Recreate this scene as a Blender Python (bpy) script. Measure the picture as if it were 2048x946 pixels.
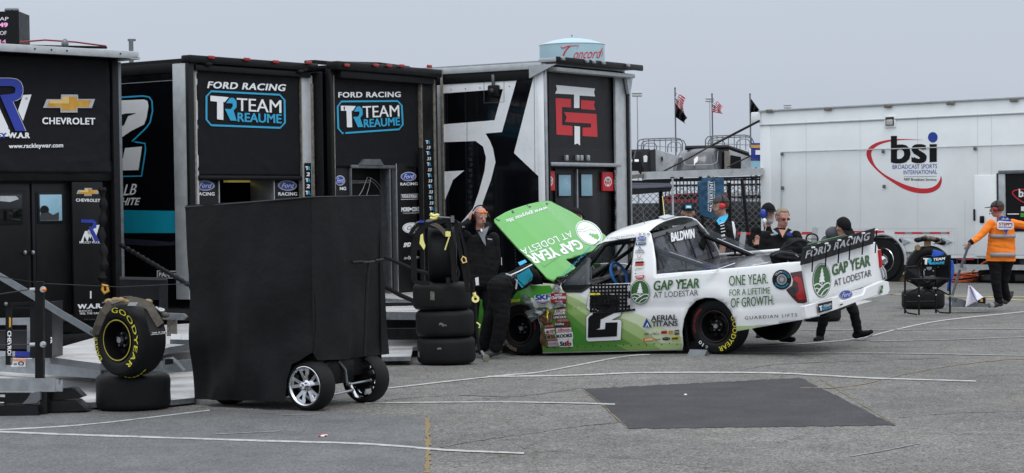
import bpy, bmesh, math, random
from mathutils import Vector, Matrix, noise
from mathutils.geometry import tessellate_polygon
R = math.radians
random.seed(7)
for o in list(bpy.data.objects): bpy.data.objects.remove(o, do_unlink=True)
sc = bpy.context.scene
COL = sc.collection

# ---------------------------------------------------------------- camera
F = 4000.0; PITCH = 0.01525; ROLL = 0.015; CAMH = 1.88
_r0 = Vector((1,0,0)); _f = Vector((0,math.cos(PITCH),-math.sin(PITCH))); _u0 = Vector((0,math.sin(PITCH),math.cos(PITCH)))
CR = _r0*math.cos(ROLL) - _u0*math.sin(ROLL)
CU = _u0*math.cos(ROLL) + _r0*math.sin(ROLL)
CF = _f; CO = Vector((0,0,CAMH))
cd = bpy.data.cameras.new('camera'); cam = bpy.data.objects.new('camera', cd); COL.objects.link(cam)
cm = Matrix((( CR.x, CU.x, -CF.x, CO.x),( CR.y, CU.y, -CF.y, CO.y),( CR.z, CU.z, -CF.z, CO.z),(0,0,0,1)))
cam.matrix_world = cm
cd.sensor_width = 36; cd.lens = 36*F/2048; cd.clip_end = 5000; cd.clip_start = 0.5
sc.camera = cam
sc.render.resolution_x = 1024; sc.render.resolution_y = 473

# ---------------------------------------------------------------- sky, sun, exposure
SUN_EL, SUN_AZ = R(58), R(150)     # azimuth clockwise from +Y
w = bpy.data.worlds.new('World'); sc.world = w; w.use_nodes = True
nt = w.node_tree; nt.nodes.clear()
def N(t, typ, **k):
    n = t.nodes.new(typ)
    for a, b in k.items(): setattr(n, a, b)
    return n
out = N(nt,'ShaderNodeOutputWorld'); bgn = N(nt,'ShaderNodeBackground')
sky = N(nt,'ShaderNodeTexSky', sky_type='NISHITA', sun_disc=False, sun_elevation=SUN_EL, sun_rotation=SUN_AZ, air_density=1.0, dust_density=4.0, ozone_density=2.0)
tc = N(nt,'ShaderNodeTexCoord'); sep = N(nt,'ShaderNodeSeparateXYZ'); ramp = N(nt,'ShaderNodeValToRGB')
nt.links.new(tc.outputs['Generated'], sep.inputs[0])
nz = N(nt,'ShaderNodeTexNoise'); nz.inputs['Scale'].default_value = 2.2; nz.inputs['Detail'].default_value = 6
mp = N(nt,'ShaderNodeMapping'); mp.inputs['Scale'].default_value = (1,1,4.5)
nt.links.new(tc.outputs['Generated'], mp.inputs[0]); nt.links.new(mp.outputs[0], nz.inputs['Vector'])
mm = N(nt,'ShaderNodeMath', operation='MULTIPLY_ADD'); mm.inputs[1].default_value = 0.15; 
nt.links.new(nz.outputs['Fac'], mm.inputs[0]); nt.links.new(sep.outputs['Z'], mm.inputs[2])
nt.links.new(mm.outputs[0], ramp.inputs[0])
cr = ramp.color_ramp; cr.interpolation = 'EASE'
cr.elements[0].position = 0.03; cr.elements[0].color = (4.75,5.35,6.25,1)
cr.elements[1].position = 1.0; cr.elements[1].color = (15.0,15.6,16.5,1)
e = cr.elements.new(0.16); e.color = (5.35,5.9,6.75,1)
e = cr.elements.new(0.45); e.color = (10.5,11.0,11.8,1)
mx = N(nt,'ShaderNodeMixRGB'); mx.inputs[0].default_value = 0.88     # cloud layer over the clear-sky model
nt.links.new(sky.outputs[0], mx.inputs[1]); nt.links.new(ramp.outputs[0], mx.inputs[2])
nt.links.new(mx.outputs[0], bgn.inputs[0]); bgn.inputs[1].default_value = 0.11
nt.links.new(bgn.outputs[0], out.inputs[0])
sl = bpy.data.lights.new('sun','SUN'); sl.energy = 0.9; sl.angle = R(25); sl.color = (1,0.97,0.93)
so = bpy.data.objects.new('sun', sl); COL.objects.link(so)
sdir = Vector((math.sin(SUN_AZ)*math.cos(SUN_EL), math.cos(SUN_AZ)*math.cos(SUN_EL), math.sin(SUN_EL)))
so.rotation_euler = sdir.to_track_quat('Z','Y').to_euler(); so.location = (0,0,30)
sc.view_settings.view_transform = 'Standard'; sc.view_settings.look = 'None'
sc.view_settings.gamma = 1; sc.view_settings.exposure = 0.0
sc.view_settings.use_curve_mapping = False

# ---------------------------------------------------------------- pixel geometry (photo pixels, 2048 wide)
def ray(u, v): return CR*((u-1024)/F) - CU*((v-473)/F) + CF
def P(u, v, d): return CO + ray(u, v)*d
def proj(p):
    q = Vector(p)-CO; d = q.dot(CF)
    return (1024+F*q.dot(CR)/d, 473-F*q.dot(CU)/d, d)
DIPC = Vector((0.05, 26.3)); 
def gz(x, y):
    dx, dy = x-DIPC.x, y-DIPC.y
    return -0.10*math.exp(-(dx*dx+dy*dy)/(2*1.15**2))
def G(u, v, h=0.0):
    r = ray(u, v); t = (h-CO.z)/r.z
    for _ in range(6):
        p = CO + r*t; t = (gz(p.x,p.y)+h-CO.z)/r.z
    return CO + r*t

# ---------------------------------------------------------------- materials
def lin(c):
    if isinstance(c, str):
        c = c.lstrip('#'); c = tuple(int(c[i:i+2],16)/255 for i in (0,2,4))
    return tuple(x/12.92 if x <= 0.04045 else ((x+0.055)/1.055)**2.4 for x in c)
MATS = {}
def mat(name, col, rough=0.6, metal=0.0, var=0.12, vs=3.0, bump=0.0, bs=40.0, coat=0.0, alpha=1.0, trans=0.0, emit=None, es=1.0, spec=0.5):
    if name in MATS: return MATS[name]
    m = bpy.data.materials.new(name); m.use_nodes = True
    t = m.node_tree; b = t.nodes['Principled BSDF']
    c = lin(col); L = t.links.new
    b.inputs['Base Color'].default_value = (*c,1); b.inputs['Roughness'].default_value = rough
    b.inputs['Metallic'].default_value = metal; b.inputs['Specular IOR Level'].default_value = spec
    if coat: b.inputs['Coat Weight'].default_value = coat; b.inputs['Coat Roughness'].default_value = 0.06
    if trans: b.inputs['Transmission Weight'].default_value = trans
    if alpha < 1: b.inputs['Alpha'].default_value = alpha
    if emit: b.inputs['Emission Color'].default_value = (*lin(emit),1); b.inputs['Emission Strength'].default_value = es
    if var or bump:
        tcn = N(t,'ShaderNodeTexCoord')
        if var:
            n = N(t,'ShaderNodeTexNoise'); n.inputs['Scale'].default_value = vs; n.inputs['Detail'].default_value = 7; n.inputs['Roughness'].default_value = 0.65
            L(tcn.outputs['Object'], n.inputs['Vector'])
            mr = N(t,'ShaderNodeMapRange'); mr.inputs[1].default_value = 0.3; mr.inputs[2].default_value = 0.7
            mr.inputs[3].default_value = 1-var; mr.inputs[4].default_value = 1+var
            L(n.outputs['Fac'], mr.inputs[0])
            vm = N(t,'ShaderNodeVectorMath', operation='SCALE'); vm.inputs[0].default_value = c
            L(mr.outputs[0], vm.inputs['Scale']); L(vm.outputs[0], b.inputs['Base Color'])
            r2 = N(t,'ShaderNodeMapRange'); r2.inputs[1].default_value = 0.3; r2.inputs[2].default_value = 0.7
            r2.inputs[3].default_value = max(0.02, rough-0.08); r2.inputs[4].default_value = min(1, rough+0.1)
            L(n.outputs['Fac'], r2.inputs[0]); L(r2.outputs[0], b.inputs['Roughness'])
        if bump:
            n2 = N(t,'ShaderNodeTexNoise'); n2.inputs['Scale'].default_value = bs; n2.inputs['Detail'].default_value = 4
            L(tcn.outputs['Object'], n2.inputs['Vector'])
            bp = N(t,'ShaderNodeBump'); bp.inputs['Strength'].default_value = min(1, bump); bp.inputs['Distance'].default_value = 0.02*max(1,bump)
            L(n2.outputs['Fac'], bp.inputs['Height']); L(bp.outputs[0], b.inputs['Normal'])
    MATS[name] = m
    return m
M_ = {}
def D(k, *a, **kw): M_[k] = mat(k, *a, **kw)
D('white_paint','#e6e9ea',0.32,coat=0.3,var=0.05,vs=1.2)
D('trailer_white','#e9eeef',0.38,var=0.07,vs=0.7,bump=0.08,bs=1.5)
D('white_vinyl','#e4e7ea',0.5,var=0.04)
D('black_vinyl','#121214',0.45,var=0.1,spec=0.22)
D('black_gloss','#0a0b0f',0.12,coat=0.4,var=0.1)
D('black_metal','#0e0e10',0.45,metal=0.0,var=0.3,vs=9,spec=0.22)
D('black_frame','#17171a',0.5,var=0.35,vs=14,bump=0.15,bs=30,spec=0.22)
D('canvas','#17171b',0.8,var=0.2,vs=4,bump=0.5,bs=9,spec=0.22)
D('canvas_fine','#101115',0.75,var=0.15,vs=4,bump=0.25,bs=5,spec=0.22)
D('door_black','#16161a',0.4,var=0.15,spec=0.22)
D('alu','#a5a9ad',0.35,metal=0.7,var=0.18,vs=10)
D('alu_white','#aeb3b6',0.4,metal=0.2,var=0.16,vs=6)
D('grime_alu','#77736a',0.6,metal=0.3,var=0.5,vs=18)
D('steel','#6f7478',0.45,metal=0.6,var=0.25,vs=12)
D('chrome','#d8dade',0.12,metal=1.0,var=0.05)
D('teal','#1391ab',0.35,var=0.04)
D('cyan','#2a9fca',0.5,var=0.04)
D('blue','#22379c',0.5,var=0.06)
D('ford_blue','#1f3d9a',0.4,var=0.05)
D('red','#c4252f',0.5,var=0.06)
D('dark_red','#8f1f2a',0.5,var=0.12)
D('gold','#c9973a',0.45,metal=0.2,var=0.2,vs=8)
D('gold_pale','#e3c278',0.45,metal=0.2,var=0.1,vs=8)
D('silver_vinyl','#a9adb3',0.4,var=0.2)
D('yellow','#d8cf3c',0.55,var=0.1)
D('yellow_light','#f2dd62',0.5,emit='#f7e27a',es=.12,var=0)
D('pale_yellow','#e6e08a',0.5,var=0.1)
D('orange','#ee7d15',0.75,var=0.08,bump=0.4,bs=12)
D('grey_reflect','#8f9094',0.5,var=0.1)
D('dark_grey','#2b2c30',0.6,var=0.2)
D('mid_grey','#5c5f63',0.6,var=0.2)
D('rubber','#121315',0.62,var=0.3,vs=6,bump=0.2,bs=60,spec=0.22)
D('rubber_wall','#121315',0.5,var=0.25,vs=8,spec=0.22)
D('green','#4a9a34',0.35,coat=0.3,var=0.04)
D('hood_green','#57a648',0.3,coat=0.3,var=0.04,vs=1.5)
D('green_dark','#2f5c28',0.45,var=0.06)
D('green_a','#d3dfbd',0.35,coat=0.3,var=0.03)
D('green_b','#a9c184',0.35,coat=0.3,var=0.03)
D('green_c','#82a65a',0.35,coat=0.3,var=0.03)
D('green_d','#568f3d',0.35,coat=0.3,var=0.03)
D('green_e','#3f8a2b',0.35,coat=0.3,var=0.04)
D('window_blue','#86adc0',0.25,var=0.15,vs=1.5)
D('dark_glass','#101214',0.08,var=0)
D('lens_red','#b01318',0.15,coat=0.6,var=0.1)
D('lens_dark','#4a0d10',0.15,coat=0.6,var=0.1)
D('marker_red','#982c2c',0.3,var=0.1)
D('navy','#141a2c',0.7,var=0.2,bump=0.4,bs=8)
D('tent_blue','#1f4d6c',0.7,var=0.2,bump=0.5,bs=9)
D('skin','#b58a78',0.55,var=0.1,vs=20)
D('skin_red','#b07e70',0.55,var=0.1,vs=20)
D('hair_grey','#b9a58c',0.8,var=0.3,vs=60,bump=0.6,bs=140)
D('hair_brown','#5a3826',0.8,var=0.3,vs=60,bump=0.6,bs=140)
D('beard_red','#6b3c28',0.85,var=0.35,vs=60,bump=0.6,bs=140)
D('hair_white','#bfb9b2',0.85,var=0.25,vs=60,bump=0.6,bs=140)
D('cloth_black','#0e0e11',0.85,var=0.2,vs=6,bump=0.5,bs=14,spec=0.22)
D('cloth_charcoal','#1d1e22',0.85,var=0.2,vs=6,bump=0.5,bs=14,spec=0.22)
D('cloth_grey','#4d5158',0.85,var=0.25,vs=8,bump=0.5,bs=16)
D('shirt_grey','#7b7f86',0.85,var=0.2,vs=8)
D('cap_black','#0d0d0f',0.8,var=0.15,vs=20,spec=0.22)
D('cap_grey','#3a3838',0.8,var=0.25,vs=20)
D('strap','#57524a',0.85,var=0.3,vs=30,bump=0.3,bs=80)
D('strap_black','#17171a',0.8,var=0.3,vs=30,spec=0.22)
D('strap_tan','#8d7a58',0.8,var=0.3,vs=30)
D('hose_orange','#c2562a',0.6,var=0.2)
D('blue_cloth','#2f5fc4',0.75,var=0.15,vs=8)
D('towel','#e4e2ee',0.9,var=0.06,bump=0.4,bs=40)
D('wood','#9a7d55',0.7,var=0.3,vs=12)
D('carbon','#26262c',0.3,coat=0.4,var=0.15,vs=3)
D('wheel_blue','#1d6fc0',0.5,var=0.08)

# ---------------------------------------------------------------- scene-graph helpers
WM = {}
def wm(o): return WM.get(o.name, Matrix.Identity(4))
def thing(name, label, cat, M=None, group=None, kind=None):
    o = bpy.data.objects.new(name, None); COL.objects.link(o)
    o.empty_display_size = 0.2
    M = M or Matrix.Identity(4)
    if isinstance(M, Vector): M = Matrix.Translation(M)
    o.matrix_basis = M; WM[o.name] = M.copy()
    tag(o, label, cat, group, kind)
    return o
def tag(o, label=None, cat=None, group=None, kind=None):
    if label: o['label'] = label
    if cat: o['category'] = cat
    if group: o['group'] = group
    if kind: o['kind'] = kind
    return o
class MB:
    """collects geometry with materials; M maps local to world-of-parent coordinates"""
    def __init__(s, M=None): s.v=[]; s.f=[]; s.m=[]; s.M=M or Matrix.Identity(4); s.mats=[]
    def mi(s, k):
        mt = M_[k] if isinstance(k, str) else k
        if mt not in s.mats: s.mats.append(mt)
        return s.mats.index(mt)
    def add(s, vs, fs, k):
        b = len(s.v); s.v += [s.M @ Vector(p) for p in vs]; i = s.mi(k)
        for f in fs: s.f.append(tuple(b+j for j in f)); s.m.append(i)
    def box(s, x0,x1,y0,y1,z0,z1, k, bev=0.0):
        if x0>x1: x0,x1=x1,x0
        if y0>y1: y0,y1=y1,y0
        if z0>z1: z0,z1=z1,z0
        c = min(bev, (x1-x0)/2.1, (y1-y0)/2.1, (z1-z0)/2.1)
        if c <= 0:
            vs = [(x,y,z) for x in (x0,x1) for y in (y0,y1) for z in (z0,z1)]
            s.add(vs, [(0,1,3,2),(4,6,7,5),(0,4,5,1),(2,3,7,6),(0,2,6,4),(1,5,7,3)], k); return
        bm = bmesh.new(); bmesh.ops.create_cube(bm, size=1)
        for v in bm.verts: v.co = Vector(((x0+x1)/2+v.co.x*(x1-x0), (y0+y1)/2+v.co.y*(y1-y0), (z0+z1)/2+v.co.z*(z1-z0)))
        bmesh.ops.bevel(bm, geom=bm.edges[:], offset=c, segments=2, profile=0.5, affect='EDGES')
        s.bm(bm, k)
    def bm(s, bm, k, M=None):
        bm.verts.ensure_lookup_table(); bm.verts.index_update()
        s.add([(M @ v.co) if M else v.co for v in bm.verts], [[v.index for v in f.verts] for f in bm.faces], k); bm.free()
    def obox(s, c, ax, ay, az, k, bev=0):
        """oriented box: centre and three half-vectors"""
        c, ax, ay, az = Vector(c), Vector(ax), Vector(ay), Vector(az)
        vs = [c+ax*i+ay*j+az*l for i in (-1,1) for j in (-1,1) for l in (-1,1)]
        s.add(vs, [(0,1,3,2),(4,6,7,5),(0,4,5,1),(2,3,7,6),(0,2,6,4),(1,5,7,3)], k)
    def bar(s, p0, p1, w, t, k, up=(0,0,1)):
        p0,p1,up = Vector(p0),Vector(p1),Vector(up); d = p1-p0; a = d.cross(up)
        if a.length<1e-6: a = d.cross(Vector((1,0,0)))
        a.normalize(); b = a.cross(d).normalized()
        s.obox((p0+p1)/2, d/2, a*w/2, b*t/2, k)
    def tube(s, pts, r, k, n=8, closed=False, flat=1.0):
        pts = [Vector(p) for p in pts]; rs = r if isinstance(r,(list,tuple)) else [r]*len(pts)
        vs=[]; m=len(pts); pa=None
        for i,p in enumerate(pts):
            if closed: d = pts[(i+1)%m]-pts[i-1]
            else: d = pts[min(i+1,m-1)]-pts[max(i-1,0)]
            if d.length<1e-9: d=Vector((0,0,1))
            d.normalize()
            if pa is None:
                a = d.cross(Vector((0,0,1)))
                if a.length<0.05: a = d.cross(Vector((0,1,0)))
            else: a = pa - d*pa.dot(d)
            a.normalize(); pa=a; b = d.cross(a)
            for j in range(n):
                t = 2*math.pi*j/n; vs.append(p+a*math.cos(t)*rs[i]+b*math.sin(t)*rs[i]*flat)
        fs=[(i*n+j, i*n+(j+1)%n, ((i+1)%m)*n+(j+1)%n, ((i+1)%m)*n+j) for i in range(m if closed else m-1) for j in range(n)]
        if not closed: fs += [tuple(range(n))[::-1], tuple((m-1)*n+j for j in range(n))]
        s.add(vs, fs, k)
    def lathe(s, prof, k, c=(0,0,0), ax=(0,0,1), n=48, closed=False, mats=None):
        """prof: (radius, height) along axis"""
        ax=Vector(ax).normalized(); c=Vector(c); a=ax.cross(Vector((0,0,1)))
        if a.length<0.05: a=ax.cross(Vector((1,0,0)))
        a.normalize(); b=ax.cross(a); vs=[]; m=len(prof)
        for (r,h) in prof:
            for j in range(n):
                t=2*math.pi*j/n; vs.append(c+ax*h+(a*math.cos(t)+b*math.sin(t))*max(r,1e-4))
        for i in range(m if closed else m-1):
            s_k = mats[i] if mats else k
            i2=(i+1)%m
            fs=[(i*n+j, i*n+(j+1)%n, i2*n+(j+1)%n, i2*n+j) for j in range(n)]
            base=len(s.v)
            if i==0: b0=base; s.v += [s.M@p for p in vs]
            ii=s.mi(s_k)
            for f in fs: s.f.append(tuple(b0+q for q in f)); s.m.append(ii)
    def ell(s, c, r, k, rot=None, n=16, m=12):
        c=Vector(c); Rm = rot or Matrix.Identity(3); vs=[]
        for i in range(m+1):
            ph=math.pi*i/m
            for j in range(n):
                t=2*math.pi*j/n
                vs.append(c+Rm@Vector((r[0]*math.sin(ph)*math.cos(t), r[1]*math.sin(ph)*math.sin(t), r[2]*math.cos(ph))))
        s.add(vs, [(i*n+j, (i+1)*n+j, (i+1)*n+(j+1)%n, i*n+(j+1)%n) for i in range(m) for j in range(n)], k)
    def sheet(s, fn, nu, nv, k, thick=None):
        """fn(a,b) for a,b in 0..1 -> point"""
        vs=[fn(i/nu,j/nv) for j in range(nv+1) for i in range(nu+1)]
        fs=[(j*(nu+1)+i, j*(nu+1)+i+1, (j+1)*(nu+1)+i+1, (j+1)*(nu+1)+i) for j in range(nv) for i in range(nu)]
        s.add(vs, fs, k)
    def prism(s, pts, vec, k, k2=None):
        """closed polygon (3D points) extruded along vec"""
        pts=[Vector(p) for p in pts]; vec=Vector(vec); n=len(pts)
        tri=tessellate_polygon([pts]); vs=pts+[p+vec for p in pts]
        s.add(vs, [tuple(t) for t in tri], k)
        s.add(vs, [tuple(n+i for i in t) for t in tri], k)
        s.add(vs, [(i,(i+1)%n,n+(i+1)%n,n+i) for i in range(n)], k2 or k)
    def build(s, name, parent=None, label=None, cat=None, group=None, kind=None, solid=0, bevel=0, ang=38, world=False, weld=True):
        me = bpy.data.meshes.new(name)
        inv = wm(parent).inverted() if (parent and world) else None
        vs = [inv@p for p in s.v] if inv else s.v
        me.from_pydata([tuple(p) for p in vs], [], s.f)
        for m in s.mats: me.materials.append(m)
        me.polygons.foreach_set('material_index', s.m)
        bm=bmesh.new(); bm.from_mesh(me)
        if weld: bmesh.ops.remove_doubles(bm, verts=bm.verts, dist=1e-5)
        bmesh.ops.recalc_face_normals(bm, faces=bm.faces); bm.to_mesh(me); bm.free()
        me.polygons.foreach_set('use_smooth', [True]*len(me.polygons))
        me.set_sharp_from_angle(angle=R(ang))
        o=bpy.data.objects.new(name, me); COL.objects.link(o)
        if parent: o.parent=parent; WM[o.name]=wm(parent).copy()
        tag(o,label,cat,group,kind)
        if solid:
            md=o.modifiers.new('solid','SOLIDIFY'); md.thickness=solid; md.offset=-1
        if bevel:
            md=o.modifiers.new('bevel','BEVEL'); md.width=bevel; md.segments=2; md.limit_method='ANGLE'; md.angle_limit=R(40)
        return o

# ---------------------------------------------------------------- surfaces and lettering
class Plane:
    def __init__(s, o, n):
        s.o=Vector(o); s.n=Vector(n).normalized()
        if s.n.dot(CO-s.o)<0: s.n=-s.n
    def hit(s, u, v, off=0.0):
        r=ray(u,v); t=(s.o+s.n*off-CO).dot(s.n)/r.dot(s.n); return CO+r*t
class Ground:
    def hit(s,u,v,off=0.0): return G(u,v,off)
_tx={}
def glyphs(txt, wgt=0.0, space=1.0):
    key=(txt,wgt,space)
    if key in _tx: return _tx[key]
    c=bpy.data.curves.new('t','FONT'); c.body=txt; c.dimensions='2D'; c.fill_mode='BOTH'; c.offset=wgt; c.resolution_u=3; c.space_character=space
    o=bpy.data.objects.new('t',c); COL.objects.link(o)
    dg=bpy.context.evaluated_depsgraph_get(); ev=o.evaluated_get(dg); me=ev.to_mesh()
    vs=[(v.co.x,v.co.y) for v in me.vertices]; fs=[tuple(p.vertices) for p in me.polygons]
    ev.to_mesh_clear(); bpy.data.objects.remove(o); bpy.data.curves.remove(c)
    x0=min(v[0] for v in vs); x1=max(v[0] for v in vs); y0=min(v[1] for v in vs); y1=max(v[1] for v in vs)
    vs=[((x-x0)/(x1-x0),(y-y0)/(y1-y0)) for x,y in vs]
    _tx[key]=(vs,fs,x1-x0,y1-y0); return _tx[key]
def strikes(w):
    w=w*.9
    return [(0,0)] if w<.004 else ([(w,0),(-w,0)] if w<.02 else [(w,w*.6),(-w,-w*.6),(w,-w*.6),(-w,w*.6)])
class Dec:
    """flat vinyl marks traced on a real surface"""
    LAY=0.0022
    def __init__(s, surf, grid=0, base=0.002): s.surf=surf; s.grid=grid; s.base=base; s.mb=MB()
    def put(s, vs, fs, k, layer):
        if s.grid:
            bm=bmesh.new(); bv=[bm.verts.new((x,y,0)) for x,y in vs]
            for f in fs:
                try: bm.faces.new([bv[i] for i in f])
                except ValueError: pass
            xs=[v[0] for v in vs]; ys=[v[1] for v in vs]
            for (lo,hi,nr) in ((min(xs),max(xs),(1,0,0)),(min(ys),max(ys),(0,1,0))):
                q=math.floor(lo/s.grid)*s.grid+s.grid
                while q<hi:
                    bmesh.ops.bisect_plane(bm, geom=bm.verts[:]+bm.edges[:]+bm.faces[:], plane_co=(q*nr[0],q*nr[1],0), plane_no=nr, dist=1e-5); q+=s.grid
            bm.verts.index_update(); vs=[(v.co.x,v.co.y) for v in bm.verts]; fs=[[v.index for v in f.verts] for f in bm.faces]; bm.free()
        off=s.base+s.LAY*layer
        s.mb.add([s.surf.hit(x,y,off) for x,y in vs], fs, k)
    def poly(s, pts, k, layer=0):
        tri=tessellate_polygon([[Vector((x,y,0)) for x,y in pts]])
        s.put(pts,[tuple(t) for t in tri],k,layer)
    def ellipse(s, c, rx, ry, k, layer=0, rot=0.0, n=40, inner=None):
        ca,sa=math.cos(rot),math.sin(rot)
        def pt(t,q=1.0): x,y=rx*q*math.cos(t),ry*q*math.sin(t); return (c[0]+x*ca-y*sa, c[1]+x*sa+y*ca)
        if inner:
            vs=[pt(2*math.pi*i/n) for i in range(n)]+[pt(2*math.pi*i/n,inner) for i in range(n)]
            s.put(vs,[(i,(i+1)%n,n+(i+1)%n,n+i) for i in range(n)],k,layer)
        else: s.poly([pt(2*math.pi*i/n) for i in range(n)],k,layer)
    def line(s, pts, w, k, layer=0, closed=False):
        n=len(pts); L=[];Rr=[]
        ws = w if isinstance(w,(list,tuple)) else [w]*n
        for i in range(n):
            a=pts[i-1] if (i>0 or closed) else pts[i]; b=pts[(i+1)%n] if (i<n-1 or closed) else pts[i]
            dx,dy=b[0]-a[0],b[1]-a[1]; l=math.hypot(dx,dy) or 1
            L.append((pts[i][0]-dy/l*ws[i]/2, pts[i][1]+dx/l*ws[i]/2)); Rr.append((pts[i][0]+dy/l*ws[i]/2, pts[i][1]-dx/l*ws[i]/2))
        fs=[(i,(i+1)%n,n+(i+1)%n,n+i) for i in range(n if closed else n-1)]
        s.put(L+Rr,fs,k,layer)
    def text(s, t, bl, br, h, k, layer=0, wgt=0.0, sh=0.0, up=None, space=1.0):
        vs,fs,tw,th=glyphs(t,0.0,space); ux,uy = up if up else (sh,-h)
        for i,(dx,dy) in enumerate(strikes(wgt)):
            out=[(bl[0]+(br[0]-bl[0])*(x+dx/tw)+ux*(y+dy/th), bl[1]+(br[1]-bl[1])*(x+dx/tw)+uy*(y+dy/th)) for x,y in vs]
            s.put(out,fs,k,layer+.09*i)
    def build(s,name,parent,**k): return s.mb.build(name,parent,world=True,weld=False,**k)
def arc(cx,cy,rx,ry,a0,a1,n=16): return [(cx+rx*math.cos(R(a0+(a1-a0)*i/n)), cy+ry*math.sin(R(a0+(a1-a0)*i/n))) for i in range(n+1)]
def strap(mb, pts, w, k, t=0.006, side=(0,0,1)):
    """flat webbing ribbon following points; side = width direction"""
    pts=[Vector(p) for p in pts]; side=Vector(side).normalized(); n=len(pts)
    for i in range(n-1): 
        d=pts[i+1]-pts[i]
        if d.length<1e-6: continue
        a=side-d.normalized()*side.dot(d.normalized()); a.normalize(); b=a.cross(d).normalized()
        mb.obox((pts[i]+pts[i+1])/2, d*0.52, a*w/2, b*t/2, k)
def spline(pts, n=6):
    pts=[Vector(p) for p in pts]; out=[]
    for i in range(len(pts)-1):
        p0=pts[max(i-1,0)];p1=pts[i];p2=pts[i+1];p3=pts[min(i+2,len(pts)-1)]
        for j in range(n):
            t=j/n; out.append(0.5*((2*p1)+(p2-p0)*t+(2*p0-5*p1+4*p2-p3)*t*t+(3*p1-p0-3*p2+p3)*t**3))
    return out+[pts[-1]]
# ================================================================ GROUND
def ground_mat():
    m=bpy.data.materials.new('asphalt'); m.use_nodes=True; t=m.node_tree; b=t.nodes['Principled BSDF']; L=t.links.new
    b.inputs['Roughness'].default_value=0.92; b.inputs['Specular IOR Level'].default_value=0.25
    tcn=N(t,'ShaderNodeTexCoord')
    def noi(sc_,det,ro=0.6,src=None):
        n=N(t,'ShaderNodeTexNoise'); n.inputs['Scale'].default_value=sc_; n.inputs['Detail'].default_value=det; n.inputs['Roughness'].default_value=ro
        L(src or tcn.outputs['Object'], n.inputs['Vector']); return n
    big=noi(0.35,5); mid=noi(2.6,6,0.7); 
    vor=N(t,'ShaderNodeTexVoronoi'); vor.inputs['Scale'].default_value=75; L(tcn.outputs['Object'],vor.inputs['Vector'])
    vor2=N(t,'ShaderNodeTexVoronoi'); vor2.inputs['Scale'].default_value=34; L(tcn.outputs['Object'],vor2.inputs['Vector'])
    r1=N(t,'ShaderNodeValToRGB'); L(mid.outputs['Fac'],r1.inputs[0])
    r1.color_ramp.elements[0].position=0.25; r1.color_ramp.elements[0].color=(0.112,0.112,0.111,1)
    r1.color_ramp.elements[1].position=0.75; r1.color_ramp.elements[1].color=(0.165,0.163,0.158,1)
    r2=N(t,'ShaderNodeMapRange'); L(big.outputs['Fac'],r2.inputs[0]); r2.inputs[1].default_value=0.3; r2.inputs[2].default_value=0.7; r2.inputs[3].default_value=0.82; r2.inputs[4].default_value=1.15
    m1=N(t,'ShaderNodeMixRGB',blend_type='MULTIPLY'); m1.inputs[0].default_value=1; L(r1.outputs[0],m1.inputs[1]); L(r2.outputs[0],m1.inputs[2])
    # aggregate stones
    r3=N(t,'ShaderNodeValToRGB'); L(vor.outputs['Color'],r3.inputs[0]); r3.color_ramp.elements[0].color=(0.35,0.35,0.35,1); r3.color_ramp.elements[1].color=(1.85,1.83,1.78,1)
    m2=N(t,'ShaderNodeMixRGB',blend_type='MULTIPLY'); m2.inputs[0].default_value=1.0; L(m1.outputs[0],m2.inputs[1]); L(r3.outputs[0],m2.inputs[2])
    r4=N(t,'ShaderNodeValToRGB'); L(vor2.outputs['Color'],r4.inputs[0]); r4.color_ramp.elements[0].position=0.0; r4.color_ramp.elements[0].color=(0.6,0.6,0.6,1); r4.color_ramp.elements[1].position=1; r4.color_ramp.elements[1].color=(1.4,1.4,1.38,1)
    m3=N(t,'ShaderNodeMixRGB',blend_type='MULTIPLY'); m3.inputs[0].default_value=0.55; L(m2.outputs[0],m3.inputs[1]); L(r4.outputs[0],m3.inputs[2])
    # meandering cracks: distorted voronoi cell edges
    dn=noi(0.9,5); 
    ad=N(t,'ShaderNodeVectorMath',operation='MULTIPLY_ADD'); L(dn.outputs['Color'],ad.inputs[0]); ad.inputs[1].default_value=(1.6,1.6,0); L(tcn.outputs['Object'],ad.inputs[2])
    vc=N(t,'ShaderNodeTexVoronoi',feature='DISTANCE_TO_EDGE'); vc.inputs['Scale'].default_value=0.42; L(ad.outputs[0],vc.inputs['Vector'])
    rc=N(t,'ShaderNodeMapRange'); L(vc.outputs['Distance'],rc.inputs[0]); rc.inputs[1].default_value=0.002; rc.inputs[2].default_value=0.009; rc.inputs[3].default_value=0.0; rc.inputs[4].default_value=1
    brk=noi(0.8,4); rb=N(t,'ShaderNodeMapRange'); L(brk.outputs['Fac'],rb.inputs[0]); rb.inputs[1].default_value=0.42; rb.inputs[2].default_value=0.58; rb.inputs[3].default_value=0.15; rb.inputs[4].default_value=0.9
    iv=N(t,'ShaderNodeMath',operation='SUBTRACT'); iv.inputs[0].default_value=1; L(rc.outputs[0],iv.inputs[1])
    fc=N(t,'ShaderNodeMath',operation='MULTIPLY'); L(iv.outputs[0],fc.inputs[0]); L(rb.outputs[0],fc.inputs[1])
    m4=N(t,'ShaderNodeMixRGB'); L(fc.outputs[0],m4.inputs[0]); L(m3.outputs[0],m4.inputs[1]); m4.inputs[2].default_value=(0.075,0.066,0.048,1)
    # faint brown staining and oil spots with a shape of their own
    st=noi(0.7,4,0.55); rs=N(t,'ShaderNodeMapRange'); L(st.outputs['Fac'],rs.inputs[0]); rs.inputs[1].default_value=0.56; rs.inputs[2].default_value=0.72; rs.inputs[4].default_value=0.4
    m5=N(t,'ShaderNodeMixRGB'); L(rs.outputs[0],m5.inputs[0]); L(m4.outputs[0],m5.inputs[1]); m5.inputs[2].default_value=(0.13,0.118,0.098,1)
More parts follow.
